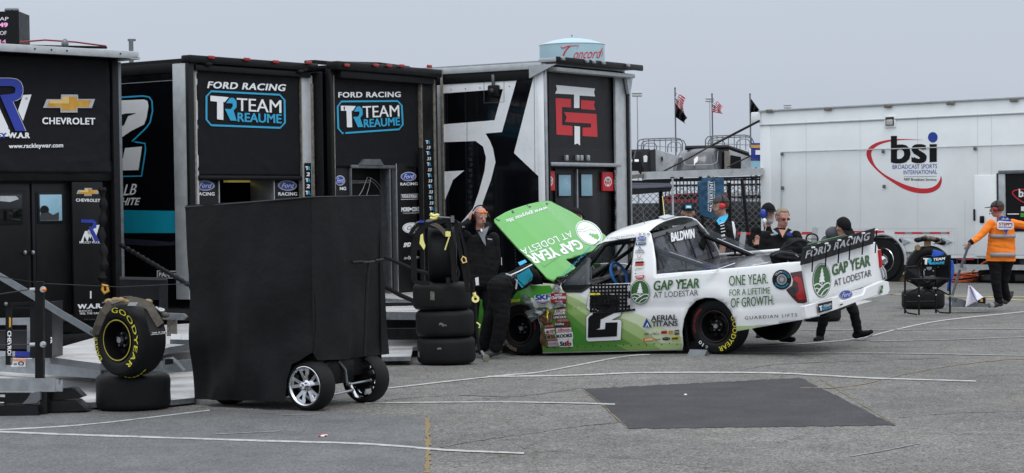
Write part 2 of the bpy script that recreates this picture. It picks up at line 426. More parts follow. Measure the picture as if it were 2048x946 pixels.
    sp3=noi(1.1,9,0.75); rr3=N(t,'ShaderNodeMapRange'); L(sp3.outputs['Fac'],rr3.inputs[0]); rr3.inputs[1].default_value=0.35; rr3.inputs[2].default_value=0.65; rr3.inputs[3].default_value=0.86; rr3.inputs[4].default_value=1.14
    m6=N(t,'ShaderNodeMixRGB',blend_type='MULTIPLY'); m6.inputs[0].default_value=1; L(m5.outputs[0],m6.inputs[1]); L(rr3.outputs[0],m6.inputs[2]); L(m6.outputs[0],b.inputs['Base Color'])
    bp=N(t,'ShaderNodeBump'); bp.inputs['Strength'].default_value=0.55; bp.inputs['Distance'].default_value=0.006
    L(vor.outputs['Distance'],bp.inputs['Height']); L(bp.outputs[0],b.inputs['Normal'])
    return m
def patch_mat(name, c0, c1, rough=0.85):
    m=bpy.data.materials.new(name); m.use_nodes=True; t=m.node_tree; b=t.nodes['Principled BSDF']; L=t.links.new
    b.inputs['Roughness'].default_value=rough
    tcn=N(t,'ShaderNodeTexCoord'); n=N(t,'ShaderNodeTexNoise'); n.inputs['Scale'].default_value=1.6; n.inputs['Detail'].default_value=8; n.inputs['Roughness'].default_value=0.7; L(tcn.outputs['Object'],n.inputs['Vector'])
    r=N(t,'ShaderNodeValToRGB'); r.color_ramp.elements[0].position=0.3; r.color_ramp.elements[1].position=0.72; r.color_ramp.elements[0].color=(*c0,1); r.color_ramp.elements[1].color=(*c1,1); L(n.outputs['Fac'],r.inputs[0])
    v=N(t,'ShaderNodeTexVoronoi'); v.inputs['Scale'].default_value=75; L(tcn.outputs['Object'],v.inputs['Vector'])
    r3=N(t,'ShaderNodeValToRGB'); L(v.outputs['Color'],r3.inputs[0]); r3.color_ramp.elements[0].color=(0.35,0.35,0.35,1); r3.color_ramp.elements[1].color=(1.75,1.75,1.75,1)
    mx_=N(t,'ShaderNodeMixRGB',blend_type='MULTIPLY'); mx_.inputs[0].default_value=0.8; L(r.outputs[0],mx_.inputs[1]); L(r3.outputs[0],mx_.inputs[2]); L(mx_.outputs[0],b.inputs['Base Color'])
    bp=N(t,'ShaderNodeBump'); bp.inputs['Strength'].default_value=0.5; bp.inputs['Distance'].default_value=0.005; L(v.outputs['Distance'],bp.inputs['Height']); L(bp.outputs[0],b.inputs['Normal'])
    return m
def worn_paint(name, col, wear=0.5):
    m=bpy.data.materials.new(name); m.use_nodes=True; t=m.node_tree; b=t.nodes['Principled BSDF']; L=t.links.new
    b.inputs['Roughness'].default_value=0.8
    tcn=N(t,'ShaderNodeTexCoord'); n=N(t,'ShaderNodeTexNoise'); n.inputs['Scale'].default_value=9; n.inputs['Detail'].default_value=12; n.inputs['Roughness'].default_value=0.85; L(tcn.outputs['Object'],n.inputs['Vector'])
    r=N(t,'ShaderNodeMapRange'); L(n.outputs['Fac'],r.inputs[0]); r.inputs[1].default_value=wear-0.06; r.inputs[2].default_value=wear+0.06; r.inputs[3].default_value=1; r.inputs[4].default_value=0.12
    mx_=N(t,'ShaderNodeMixRGB'); L(r.outputs[0],mx_.inputs[0]); mx_.inputs[1].default_value=(0.16,0.16,0.155,1); mx_.inputs[2].default_value=(*col,1); L(mx_.outputs[0],b.inputs['Base Color'])
    return m
g=MB()
A_=ground_mat(); M_['asphalt']=A_
xs=[-400,-150,-60,-25,-12]+[-8+0.25*i for i in range(0,97)]+[20,30,60,150,400]
ys=[-60,-10,5,10]+[12+0.25*i for i in range(0,97)]+[38,42,50,70,120,300,900]
vs=[(x,y,gz(x,y)) for y in ys for x in xs]; nx=len(xs)
g.add(vs,[(j*nx+i,j*nx+i+1,(j+1)*nx+i+1,(j+1)*nx+i) for j in range(len(ys)-1) for i in range(nx-1)],A_)
g.build('ground',kind='structure',label='grey worn asphalt of the paddock lot')
M_['patch_dark']=patch_mat('patch_dark',(0.012,0.0125,0.016),(0.040,0.040,0.044))
M_['patch_mid']=patch_mat('patch_mid',(0.075,0.078,0.081),(0.135,0.137,0.138))
M_['line_white']=worn_paint('line_white',(0.44,0.44,0.43),0.54)
M_['line_faint']=worn_paint('line_faint',(0.34,0.34,0.33),0.47)
M_['line_yellow']=worn_paint('line_yellow',(0.45,0.36,0.12),0.50)
M_['dry_grass']=worn_paint('dry_grass',(0.20,0.145,0.055),0.56)
GS=Ground()
def rag(pts, amp=1.5, step=14):
    out=[]
    for i in range(len(pts)):
        a=pts[i]; b=pts[(i+1)%len(pts)]; l=math.hypot(b[0]-a[0],b[1]-a[1]); n=max(1,int(l/step))
        for j in range(n):
            t=j/n; out.append((a[0]+(b[0]-a[0])*t+random.uniform(-1,1)*amp, a[1]+(b[1]-a[1])*t+random.uniform(-1,1)*amp*0.4))
    return out
d=Dec(GS,grid=0,base=0.004); d.poly(rag([(1166,778),(1600,755),(1790,850),(1256,857)],2.4,9),'patch_dark'); d.build('asphalt_patch',None,kind='structure',label='black square asphalt patch')
d=Dec(GS,grid=0,base=0.003); d.poly(rag([(640,822),(852,838),(856,990),(-60,990),(-60,800),(180,824),(420,818)],1.0),'patch_mid'); d.build('asphalt_patch',None,kind='structure',label='darker smooth asphalt resurfacing strip')
d=Dec(GS,base=0.0058); 
for i in range(26):
    v=838+i*4.2; w_=random.uniform(5,13); u=855+random.uniform(-2,2)
    d.poly(rag([(u-w_/2,v-2.2),(u+w_/2,v-2),(u+w_/2,v+2.4),(u-w_/2,v+2.2)],0.8,3),'dry_grass')
d.build('joint_weeds',None,kind='stuff',label='dry brown weeds in the asphalt joint')
def gline(pts,w,k='line_white',label='white painted parking line'):
    d=Dec(GS,grid=60,base=0.0065); w=w*.74
    P2=spline([(x,y,0) for x,y in pts],5)
    d.line([(p.x+random.uniform(-.25,.25),p.y+random.uniform(-.12,.12)) for p in P2],[w*random.uniform(.8,1.15) for _ in P2],k); return d.build('painted_line',None,kind='structure',label=label)
gline([(-40,858),(0,859),(180,848),(420,820)],3.2)
gline([(-30,862),(120,868),(300,874),(520,881),(700,886),(800,892),(900,900),(1048,906)],4.6)
gline([(730,806),(900,804),(1060,804),(1230,808)],3.0)
gline([(776,776),(900,762),(1010,750),(1085,743),(1240,714),(1300,709)],3.0)
gline([(975,753),(1150,750),(1285,745),(1520,745),(1640,750),(1750,756),(1952,762)],3.4)
gline([(1440,704),(1600,706),(1760,706),(1900,708),(2100,712)],2.6,'line_faint')
gline([(1490,694),(1620,686),(1720,676),(1800,657),(1890,640),(2060,622)],2.6)
gline([(1740,682),(1850,680),(1950,677),(2100,672)],1.8,'line_faint')
gline([(1600,660),(1840,659),(2060,657)],1.4,'line_faint')
gline([(1775,588),(1890,592),(2060,594)],2.2,'line_yellow')
gline([(1900,603),(1980,598),(2060,601)],3.0,'line_yellow')
gline([(1690,570+20),(1800,588)],1.6,'line_faint')
d=Dec(GS,base=0.0068); d.poly([(1665,614),(1702,598),(1745,602),(1690,618)],'line_white'); d.build('painted_line',None,kind='structure',label='white painted arrowhead')
d=Dec(GS,base=0.0068); d.line([(1700,912),(1760,902),(1840,886)],1.2,'line_faint'); d.line([(430,868),(560,862)],1.2,'line_faint'); d.line([(560,830),(640,828)],1.0,'line_faint'); d.build('chalk_mark',None,kind='structure')
# cracks followed from the picture
d=Dec(GS,base=0.0048)
def crack(pts,w=1.6):
    q=[(p.x+random.uniform(-2,2),p.y+random.uniform(-0.8,0.8)) for p in spline([(x,y,0) for x,y in pts],9)]
    d.line(q,[w*random.uniform(0.15,.9) for _ in q],'dry_grass' if w>1.7 else 'patch_mid')
crack([(880,894),(960,880),(1060,866),(1160,852),(1250,842)],1.5)
crack([(1600,775),(1700,772),(1840,742),(1960,724),(2060,716)],1.8)
crack([(770,800),(900,790),(1030,792),(1166,775)],1.2)
crack([(1640,757),(1710,800),(1790,848)],2.2)
crack([(1166,778),(1210,815),(1256,857)],2.6)
crack([(1480,740),(1560,728),(1700,722),(1880,716)],1.0)
crack([(1000,860),(1040,892),(1150,905)],1.0)
crack([(1800,835),(1900,826),(2060,822)],1.2)
d.build('pavement_crack',None,kind='structure')
# ================================================================ HAULERS
def frame(x,y,th,z=0.0): return Matrix.Translation((x,y,z)) @ Matrix.Rotation(R(th),4,'Z')
class HF:
    """frame of one hauler: local x across the rear, y forward, z up; planes give pixel -> local"""
    def __init__(s, M): s.M=M; s.I=M.inverted(); s.R=M.to_3x3()
    def rear(s, y=0.0): return Plane(s.M@Vector((0,y,0)), s.R@Vector((0,-1,0)))
    def side(s, x=0.0): return Plane(s.M@Vector((x,0,0)), s.R@Vector((-1,0,0)))
    def r(s,u,v,y=0.0): p=s.I@s.rear(y).hit(u,v); return p.x,p.z
    def s_(s,u,v,x=0.0): p=s.I@s.side(x).hit(u,v); return p.y,p.z
    def xu(s,u,y=0.0): return s.r(u,400,y)[0]
    def zv(s,u,v,y=0.0): return s.r(u,v,y)[1]
def tr_logo(d, q, lay=1, white='white_vinyl', cy='cyan', box=True):
    """TR TEAM / REAUME badge inside quad q = TL,TR,BR,BL"""
    TL,TR,BR,BL=[Vector((*p,0)) for p in q]
    def m(x,y):
        p=TL*(1-x)*(1-y)+TR*x*(1-y)+BR*x*y+BL*(1-x)*y; return (p.x,p.y)
    if box:
        c=0.06; c2=0.16
        d.line([m(c,0),m(1-c,0),m(1,c2),m(1,1-c2),m(1-c,1),m(c,1),m(0,1-c2),m(0,c2)], abs(TL.y-BL.y)*0.055, cy, lay, closed=True)
    d.poly([m(.05,.13),m(.285,.15),m(.235,.30),m(.215,.30),m(.215,.83),m(.135,.82),m(.135,.30),m(.05,.29)],white,lay)
    d.poly([m(.30,.17),m(.345,.16),m(.385,.26),m(.385,.44),m(.345,.54),m(.385,.84),m(.305,.84),m(.235,.50),m(.31,.50),m(.335,.42),m(.335,.33),m(.25,.33)],cy,lay+1)
    d.text('TEAM',m(.39,.54),m(.955,.55),(TL-BL).length*0.38,white,lay,0.012,up=(m(.4,.16)[0]-m(.4,.54)[0],m(.4,.16)[1]-m(.4,.54)[1]))
    d.text('REAUME',m(.40,.86),m(.955,.86),1,cy,lay,0.03,up=(m(.4,.60)[0]-m(.4,.86)[0],m(.4,.60)[1]-m(.4,.86)[1]))
def ford_oval(d,c,rx,ry,lay=1,rot=0.0):
    d.ellipse(c,rx,ry,'white_vinyl',lay,rot); d.ellipse(c,rx*.95,ry*.91,'ford_blue',lay+1,rot); d.ellipse(c,rx*.88,ry*.80,'white_vinyl',lay+2,rot,inner=0.965)
    a=math.tan(rot)
    d.text('Ford',(c[0]-rx*.62,c[1]+ry*.45-a*rx*.62),(c[0]+rx*.55,c[1]+ry*.45+a*rx*.55),ry*.95,'white_vinyl',lay+2,0.0,sh=rx*.2)
def wide_text(d,t,bl,br,h,k,lay=1,sh=0): d.text(t,bl,br,h,k,lay,0.035,sh=sh,space=1.08)
def bowtie(d,c,w,h,lay=1):
    def pts(q,r): 
        a,b=w/2*q,h/2*r
        return [(c[0]-a*.86,c[1]-b*.48),(c[0]-a*.32,c[1]-b*.48),(c[0]-a*.30,c[1]-b),(c[0]+a*.34,c[1]-b),(c[0]+a*.36,c[1]-b*.5),(c[0]+a,c[1]-b*.5),(c[0]+a*.88,c[1]+b*.5),(c[0]+a*.33,c[1]+b*.5),(c[0]+a*.33,c[1]+b),(c[0]-a*.33,c[1]+b),(c[0]-a*.33,c[1]+b*.48),(c[0]-a,c[1]+b*.48)]
    d.poly(pts(1,1),'silver_vinyl',lay); d.poly(pts(.86,.76),'gold',lay+1)
    p=pts(.86,.76); d.poly([p[0],p[1],p[2],(c[0],p[2][1]),(c[0],c[1]),(p[0][0],c[1])],'gold_pale',lay+2)
def wallbox(mb,x0,x1,L,z0,z1,k,kin,roof=None):
    """open-backed trailer shell, walls 6 cm thick"""
    t=.06
    mb.box(x0,x0+t,0,L,z0,z1,k); mb.box(x1-t,x1,0,L,z0,z1,k); mb.box(x0+t,x1-t,L-t,L,z0,z1,k)
    mb.box(x0,x1,0,L,z1,z1+.05,roof or k); mb.box(x0+t,x1-t,0.02,L-t,z0,z0+.08,kin)
def marker(parent,M,hf,pts,y=-0.03,name='marker_light',k='marker_red'):
    for u,v in pts:
        x,z=hf.r(u,v,y); b=MB(); b.box(x-.055,x+.055,y-.035,y,z-.02,z+.025,k,0.008); b.build(name,parent)
def wrinkle(h, x0,x1,y,z0,z1,k,nm,parent,amp=0.012,seed=0,drop=None,nx_=44,nz_=44):
    b=MB()
    def fn(a,c):
        x=x0+(x1-x0)*a; z=z0+(z1-z0)*c
        e=min(a,1-a,c,1-c); q=1.0 if e<0.12 else 0.35
        n=noise.noise(Vector((x*1.7+seed,z*1.3,seed)))+0.5*noise.noise(Vector((x*5+z*3,z*4,seed+3)))+0.35*noise.noise(Vector((x*9-z*9,z*2,seed+8)))
        zz=z+(0.012*noise.noise(Vector((x*3,seed,1))) if c<0.02 else 0)
        return (x, y-0.004-abs(amp*q*n), zz)
    b.sheet(fn,nx_,nz_,k); return b.build(nm,parent,solid=0.006,ang=60)

# ---------- hauler with the gold bowtie
HM1=frame(-7.05,25.07,48); h1=HF(HM1)
H1=thing('race_hauler','black trailer with gold bowtie canvas rolled down over its open rear, leftmost','race hauler',HM1)
b=MB(); wallbox(b,0,2.59,13,.45,3.95,'black_gloss','dark_grey','alu'); b.build('trailer_body',H1)
xR=h1.xu(226); zc0=h1.zv(110,348)
wrinkle(h1,0.08,h1.xu(219),-.03,h1.zv(219,346),h1.zv(219,120),'canvas','canvas_cover',H1,0.03,2)
b=MB(); b.box(.06,2.53,-.02,.04,h1.zv(100,362,-.02),h1.zv(100,338,-.02)+.1,'black_metal',.01); b.build('curtain_rail',H1)
b=MB()  # silver awning rail across the top
b.box(-.2,2.72,-.30,.02,3.93,3.975,'black_metal',.006); b.box(-.2,2.74,-.33,-.29,3.93,4.03,'alu_white',.01); b.box(2.60,2.76,-.33,.9,3.92,3.96,'alu_white',.005)
for u in (70,103,134,241):
    x,z=h1.r(u,98,-.335); b.ell((x,-.335,3.985),(.012,.012,.012),'black_metal',n=8,m=6)
b.build('awning_rail',H1)
b=MB(); b.tube([h1.I@P(40,84,26),h1.I@P(90,80,26.2),h1.I@P(150,84,26.4),h1.I@P(212,92,26.8)],.011,'dark_red',8); b.tube([h1.I@P(60,92,26),h1.I@P(213,95,26.8)],.018,'black_metal',8); b.ell(h1.I@P(130,88,26.2),(.05,.04,.07),'steel',n=10,m=8); b.build('roof_cable',H1)
b=MB(); b.box(2.50,2.60,-.06,.03,.15,3.92,'black_frame',.006); b.box(2.61,2.66,-.04,.06,.12,3.9,'steel',.005); b.box(0,.08,-.05,.03,.3,3.92,'black_frame'); b.build('rear_frame',H1)
zt=h1.zv(100,362,.05); zb=h1.zv(150,664,.05)
b=MB(); b.box(.06,2.53,.10,.14,zb-.25,zt,'door_black'); b.build('rear_bulkhead',H1)
def leaf(u0,u1,hx,wind,gk='window_blue'):
    x0,x1=h1.xu(u0,.08),h1.xu(u1,.08)
    b=MB(); b.box(x0,x1,.06,.10,zb,zt-.03,'door_black',.008)
    b.box(x0+.05,x1-.05,.05,.06,zb+.12,zt-.12,'black_metal',.006)
    dr=b.build('door',H1)
    (a0,c0),(a1,c1)=h1.r(wind[0],wind[3],.04),h1.r(wind[2],wind[1],.04)
    b=MB(); b.box(a0-.03,a1+.03,.03,.05,c0-.03,c1+.03,'black_frame',.012); b.box(a0,a1,.022,.032,c0,c1,gk,.01); b.build('window',dr)
    b=MB(); x,z=h1.r(hx,505,.03); b.ell((x,.03,z),(.02,.03,.03),'alu',n=10,m=8); b.build('handle',dr)
    return dr
leaf(-80,58,50,(-6,389,42,444),'dark_glass'); dr=leaf(62,140,66,(79,389,122,442))
d=Dec(h1.rear(.02),base=.004)   # dark shapes of things stowed behind the glass
d.ellipse((89,420),9,9,'black_vinyl'); d.poly([(80,441),(81,428),(97,424),(106,430),(118,424),(118,440)],'dark_grey',1); d.poly([(0,392),(32,392),(38,398),(20,404),(0,402)],'silver_vinyl',1); d.build('stowed_gear',dr)
x0,x1=h1.xu(143),h1.xu(204)
b=MB(); b.box(x0,x1,-.02,.02,h1.zv(175,642),h1.zv(175,364),'black_vinyl',.006); pn=b.build('sponsor_panel',H1)
d=Dec(h1.rear(-.02))
bowtie(d,(176,384),46,16); wide_text(d,'CHEVROLET',(152,403),(200,404),6,'white_vinyl')
d.poly([(161,485),(170,462),(174,462),(181,478),(187,450),(199,450),(193,470),(196,482),(188,484),(180,466),(175,484),(169,472),(166,485)],'white_vinyl',1)
d.poly([(162,439),(186,439),(193,444),(193,455),(186,458),(200,484),(190,484),(178,458),(178,454),(185,452),(186,446),(162,445)],'blue',2)
d.text('RACKLEY W.A.R.',(159,487),(200,487),4.5,'white_vinyl',2,.02)
d.text('W.A.R.',(156,618),(204,616),9,'white_vinyl',1,.05); d.text('SHOCKS',(158,624),(184,623),3.6,'white_vinyl',1); d.text('FEEL THE GRIP',(160,629),(200,628),3.8,'white_vinyl',1,.02)
d.poly([(180,582),(183,582),(183,597),(180,597)],'white_vinyl',1); d.text('Main Tonight',(168,640),(190,640),2.6,'mid_grey',1)
d.build('lettering',pn)
d=Dec(h1.rear(-.05),base=0.004)
d.poly([(-30,205),(-6,205),(20,262),(17,273),(-2,273)],'white_vinyl',1)
d.poly([(46,190),(63,189),(46,242),(36,221)],'white_vinyl',1)
d.ellipse((53,197),2.2,2.2,'black_vinyl',2,inner=.6); d.ellipse((18,256),2.2,2.2,'black_vinyl',2,inner=.6)
d.poly([(-40,156),(22,156),(34,158),(42,164),(46,174),(46,186),(42,196),(34,201),(26,203),(52,262),(31,262),(0,190),(22,188),(29,186),(31,180),(30,175),(24,172),(-40,172)],'blue',2)
d.line([(-40,156),(22,156),(34,158),(42,164),(46,174),(46,186),(42,196),(34,201),(26,203),(52,262)],.8,'white_vinyl',3)
d.text('KEY',(-18,276),(13,276),10,'blue',1,.05); d.text('W.A.R',(17,276),(59,276),10.5,'white_vinyl',1,.06)
d.text('www.rackleywar.com',(18,299),(126,297),11,'white_vinyl',1,.03)
bowtie(d,(138,207),104,36); wide_text(d,'CHEVROLET',(85,248),(190,249),13,'white_vinyl')
d.build('canvas_lettering',H1)
b=MB(); b.box(.06,2.53,-.04,0,.15,zb-.02,'black_frame',.01); b.build('rear_sill',H1)
# black cable bundle hanging at the right of the opening
b=MB(); pts=[P(204,375,26.3),P(207,420,26.3),P(203,470,26.3),P(209,520,26.2),P(204,560,26.2),P(210,575,26.2)]
b.tube([h1.I@p for p in spline(pts,6)],[.045+.02*math.sin(i*1.7) for i in range(31)],'strap_black',8); b.build('hanging_strap',H1)
b=MB(); b.tube([h1.I@P(u,v,26.1) for u,v in ((206,570),(214,572),(216,582),(209,586),(205,580))],.022,'gold',8,closed=True); b.build('strap_hook',H1)
# lift gate plates
def tread_mat():
    m=bpy.data.materials.new('tread_plate'); m.use_nodes=True; t=m.node_tree; bs=t.nodes['Principled BSDF']; L=t.links.new
    bs.inputs['Metallic'].default_value=.12; bs.inputs['Roughness'].default_value=.45
    tcn=N(t,'ShaderNodeTexCoord'); mpn=N(t,'ShaderNodeMapping'); mpn.inputs['Scale'].default_value=(14,14,14); mpn.inputs['Rotation'].default_value=(0,0,R(45)); L(tcn.outputs['Object'],mpn.inputs[0])
    br=N(t,'ShaderNodeTexBrick'); br.inputs['Scale'].default_value=1.0; br.inputs['Mortar Size'].default_value=.12; br.inputs['Color1'].default_value=(1,1,1,1); br.inputs['Color2'].default_value=(.8,.8,.8,1); br.inputs['Mortar'].default_value=(0,0,0,1); L(mpn.outputs[0],br.inputs['Vector'])
    r=N(t,'ShaderNodeMapRange'); L(br.outputs['Color'],r.inputs[0]); r.inputs[3].default_value=.50; r.inputs[4].default_value=.78
    n=N(t,'ShaderNodeTexNoise'); n.inputs['Scale'].default_value=2.5; n.inputs['Detail'].default_value=6; L(tcn.outputs['Object'],n.inputs['Vector'])
    r2=N(t,'ShaderNodeMapRange'); L(n.outputs['Fac'],r2.inputs[0]); r2.inputs[1].default_value=.3; r2.inputs[2].default_value=.7; r2.inputs[3].default_value=.75; r2.inputs[4].default_value=1.15
    mu=N(t,'ShaderNodeMath',operation='MULTIPLY'); L(r.outputs[0],mu.inputs[0]); L(r2.outputs[0],mu.inputs[1]); L(mu.outputs[0],bs.inputs['Base Color'])
    bp=N(t,'ShaderNodeBump'); bp.inputs['Strength'].default_value=.6; bp.inputs['Distance'].default_value=.008; L(br.outputs['Color'],bp.inputs['Height']); L(bp.outputs[0],bs.inputs['Normal'])
    return m
M_['tread']=tread_mat()
def plate(parent,name,px,h,th,edge='steel',k='tread',inv=None):
    pts=[G(u,v,h) for u,v in px]
    for p in pts: p.z=h
    b=MB(); b.prism(pts,(0,0,-th),k,edge); return b.build(name,parent,world=True)
plate(H1,'lift_platform',[(100,700),(186,676),(250,655),(392,646),(402,684),(340,694),(262,716),(200,727),(100,714)],.38,.07)
plate(H1,'lift_gate',[(-90,735),(60,742),(250,736),(398,740),(392,795),(345,800),(176,805),(120,800),(-90,797)],.07,.05)
b=MB(); 
b.bar(h1.I@G(-60,724,.2),h1.I@G(205,742,.2),.06,.16,'alu'); b.bar(h1.I@G(205,742,.2),h1.I@G(392,730,.2),.05,.13,'steel'); b.build('gate_beam',H1)
d=Dec(Plane(P(40,725,24),(0,-1,0)),base=.0); 
b=MB(); b.obox(h1.I@P(43,725,22.0),h1.R.transposed()@Vector((.115,.0,0)),h1.R.transposed()@Vector((0,.01,0)),(0,0,.045),'white_vinyl'); wl=b.build('warning_plate',H1)
d=Dec(Plane(P(43,725,21.985),(0,-1,0)),base=.002); d.line([(24,720),(63,720)],3,'orange',1); d.ellipse((42,727),6,4,'black_vinyl',1,inner=.6); d.line([(27,728),(34,728)],3,'mid_grey',1); d.line([(51,728),(60,728)],3,'mid_grey',1); d.build('warning_print',wl)

# ---------- hauler no. 2 (TR, big white 2 on the side)
HM2=frame(-4.49,27.75,54); h2=HF(HM2)
H2=thing('race_hauler','black trailer with white number 2, teal stripe and grey corner post on its side','race hauler',HM2)
Zt=h2.zv(378,124)   # top of the side
b=MB(); wallbox(b,0,2.59,13,.35,Zt,'black_gloss','dark_grey','black_metal'); b.build('trailer_body',H2)
b=MB(); (y0,z0),(y1,z1)=h2.s_(240,140,-.0),h2.s_(357,123,-.0)
b.box(-.03,0,.0,8,Zt-.14,Zt+.0,'black_metal',.005); b.box(-.015,0,.1,8,Zt-.25,Zt-.24,'alu',0); b.build('roof_trim',H2)
d=Dec(h2.side(0)); 
TEALQ=[(236,420),(360,422),(361,466),(236,466)]; d.poly(TEALQ,'teal',1)
d.poly([(236,476),(300,480),(340,484),(361,480),(361,490),(300,492),(236,488)],'navy',1)
two=[(200,205),(292,200),(296,214),(296,232),(290,250),(268,262),(225,283),(212,290),(212,296),(283,293),(276,341),(200,342)]
d.line([(236,195),(286,192),(298,194),(304,202),(305,222),(300,245),(292,256),(264,283),(272,284),(290,287),(291,300),(283,352),(236,353)],3,'cyan',1)
d.poly([(238,201),(288,199),(295,202),(297,212),(293,236),(288,249),(262,262),(240,277),(236,278),(236,240),(244,241),(252,228),(272,226),(250,227),(236,232)],'white_vinyl',1)
d.poly([(250,296),(284,293),(277,340),(240,341),(240,317),(246,317)],'white_vinyl',1)
d.poly([(236,231),(251,228),(273,226),(256,232),(248,250),(236,256)],'black_vinyl',2)
d.text('LB',(247,391),(270,389),22,'white_vinyl',1,.02,sh=6); d.text('WHITE',(222,410),(276,410),14,'white_vinyl',1,.03,sh=5)
d.poly([(314,541),(356,542),(356,557),(314,556)],'white_vinyl',1); d.poly([(315.5,542.5),(354.5,543.5),(354.5,555.5),(315.5,554.5)],'black_vinyl',2); d.text('PANINI',(318,553),(353,554),8,'white_vinyl',3,.03)
d.build('side_graphics',H2)
b=MB(); b.box(-.04,.0,-.04,.22,.9-.25,Zt-.02,'alu_white',.01); b.box(-.05,.06,-.10,-.04,.8,Zt-.02,'black_frame',.008); cp=b.build('corner_post',H2)
xa,xb=h2.xu(386,-.04),h2.xu(395,-.04); xc,xd=h2.xu(604,-.04),h2.xu(628,-.04)
b=MB(); b.box(xa,xa+.07,-.06,.02,.5,Zt,'grime_alu',.006); b.box(xa+.075,xb+.04,-.04,.02,.5,Zt,'alu_white',.006)
b.box(xc,xd,-.05,.02,.5,Zt-.08,'alu_white',.01); b.box(xc-.02,xc,-.07,.0,.5,Zt-.1,'grime_alu'); b.box(xd-.05,xd,-.065,-.05,.5,Zt-.2,'grime_alu',.004); b.build('door_frame',H2)
b=MB(); b.box(-.05,2.62,-.14,.04,Zt-.02,Zt+.09,'black_metal',.02); b.box(.1,2.5,-.10,.0,Zt-.12,Zt-.03,'black_frame',.02)
for u,v in ((415,128),(600,143),(608,140)):
    x,z=h2.r(u,v,-.1); b.ell((x,-.1,z),(.09,.05,.04),'black_metal',n=8,m=6)
b.build('header_beam',H2)
marker(H2,HM2,h2,[(421,115),(492,119),(550,124),(616,126)],-.14)
marker(H2,HM2,HF(HM2),[(345,119)],-.3) if False else None
cv0=h2.zv(500,356); x0=xb+.02; x1=xc-.02
wrinkle(h2,x0,x1,-.03,h2.zv(600,352),Zt-.02,'canvas_fine','canvas_cover',H2,0.02,11)
d=Dec(h2.rear(-.035),base=.008)
wide_text(d,'FORD RACING',(415,176),(569,182),13,'white_vinyl',1,sh=3)
tr_logo(d,[(413,182),(569,190),(570,256),(413,250)])
d.build('canvas_lettering',H2)
b=MB(); b.tube([(x0,-.04,h2.zv(500,356)),( x1,-.04,h2.zv(500,356))],.035,'canvas_fine',10); b.build('curtain_roll',H2)
zl=h2.zv(500,358,.05)
for (u0,u1,uc) in ((394,436,410),(548,604,575)):
    xx0,xx1=h2.xu(u0,.05),h2.xu(u1,.05)
    b=MB(); b.box(xx0,xx1,.05,.5,.5,zl+.05,'black_vinyl',.006); b.box((xx1 if u0<500 else xx0-.02),(xx1+.02 if u0<500 else xx0),.03,.5,.5,zl+.05,'alu',.003); pn=b.build('sponsor_panel',H2)
    d=Dec(h2.rear(.05)); ford_oval(d,(uc,371),19,10,1,.03); wide_text(d,'RACING',(uc-18,391),(uc+19,391),6.5,'white_vinyl',1); d.build('lettering',pn)
b=MB(); b.box(.1,2.45,2.4,2.44,.5,3.9,'dark_grey'); 
for i in range(5):
    b.bar(h2.I@P(470+i*14,372+i*6,32),h2.I@P(505+i*14,392+i*6,32),.05,.03,'mid_grey')
b.box(h2.xu(500,1.8),h2.xu(545,1.8),1.75,1.8,h2.zv(500,420,1.8),h2.zv(500,372,1.8),'dark_grey'); b.build('interior_shelves',H2)
b=MB(); (a,c),(a2,c2)=h2.r(452,362,.6),h2.r(512,359,.6); b.box(a,a2,.55,.65,c-.02,c+.01,'yellow_light'); b.build('strip_lamp',H2)
xs0,xs1=h2.xu(610,-.06),h2.xu(622,-.06)
b=MB(); b.box(xs0,xs1,-.075,-.062,h2.zv(615,425,-.06),h2.zv(615,326,-.06),'black_vinyl'); st=b.build('decal_strip',H2)
d=Dec(h2.rear(-.075))
for i,v in enumerate((336,348,360,372,385,397)):
    if i%2==0:
        d.poly([(611,v-3.5),(617,v-3.5),(616,v-1.5),(615,v-1.5),(615,v+4),(613,v+4),(613,v-1.5),(611,v-1.5)],'white_vinyl',1); d.text('R',(615.5,v+4),(621,v+4),7,'cyan',2,.03)
    else: d.text('2',(613,v+4),(619,v+4),7,'white_vinyl',1,.04,sh=1)
d.build('lettering',st)
b=MB()
for i in range(14): 
    p=h2.I@P(606+math.sin(i)*1.0,356+i*5,30.6-.85); b.ell(p,(.018,.012,.028),'steel',n=8,m=6)
b.build('door_chain',H2)

# ---------- hauler no. 33
HM3=frame(-2.66,29.8,57); h3=HF(HM3)
H3=thing('race_hauler','black trailer with stacked 33 strip and open sponsor doorway beside it, third from left','race hauler',HM3)
Zt=h3.zv(668,137)
b=MB(); wallbox(b,0,2.59,13,.35,Zt,'black_gloss','dark_grey','black_metal'); b.build('trailer_body',H3)
b=MB(); b.box(-.06,.02,-.04,.06,.5,Zt,'black_metal',.02); b.box(-.10,-.06,.1,.5,.5,Zt-.05,'black_frame',.02); b.box(.02,.045,-.03,.0,.5,Zt-.1,'grime_alu',.004)
x0,x1=h3.xu(841),h3.xu(863); b.box(x0,x1,-.06,.0,.5,Zt-.1,'black_metal',.006); b.box(x0-.04,x0-.02,-.08,.0,.5,Zt-.12,'grime_alu',.003); b.box(x1,x1+.05,-.08,.0,.5,Zt-.05,'grime_alu',.004); b.box(x1+.05,2.60,-.10,.02,.5,Zt,'black_frame',.01); b.build('door_frame',H3)
b=MB(); b.box(-.06,2.64,-.18,.04,Zt-.03,Zt+.10,'black_metal',.02); b.box(.1,2.5,-.12,.0,Zt-.14,Zt-.02,'black_frame',.01); b.build('header_beam',H3)
b=MB(); b.tube([(.3,0.2,Zt+.11),(.9,.4,Zt+.15),(1.6,.3,Zt+.17),(2.4,.3,Zt+.15)],.02,'black_metal',8); b.box(.0,1.2,.3,.5,Zt+.1,Zt+.14,'black_metal'); b.build('roof_cable',H3)
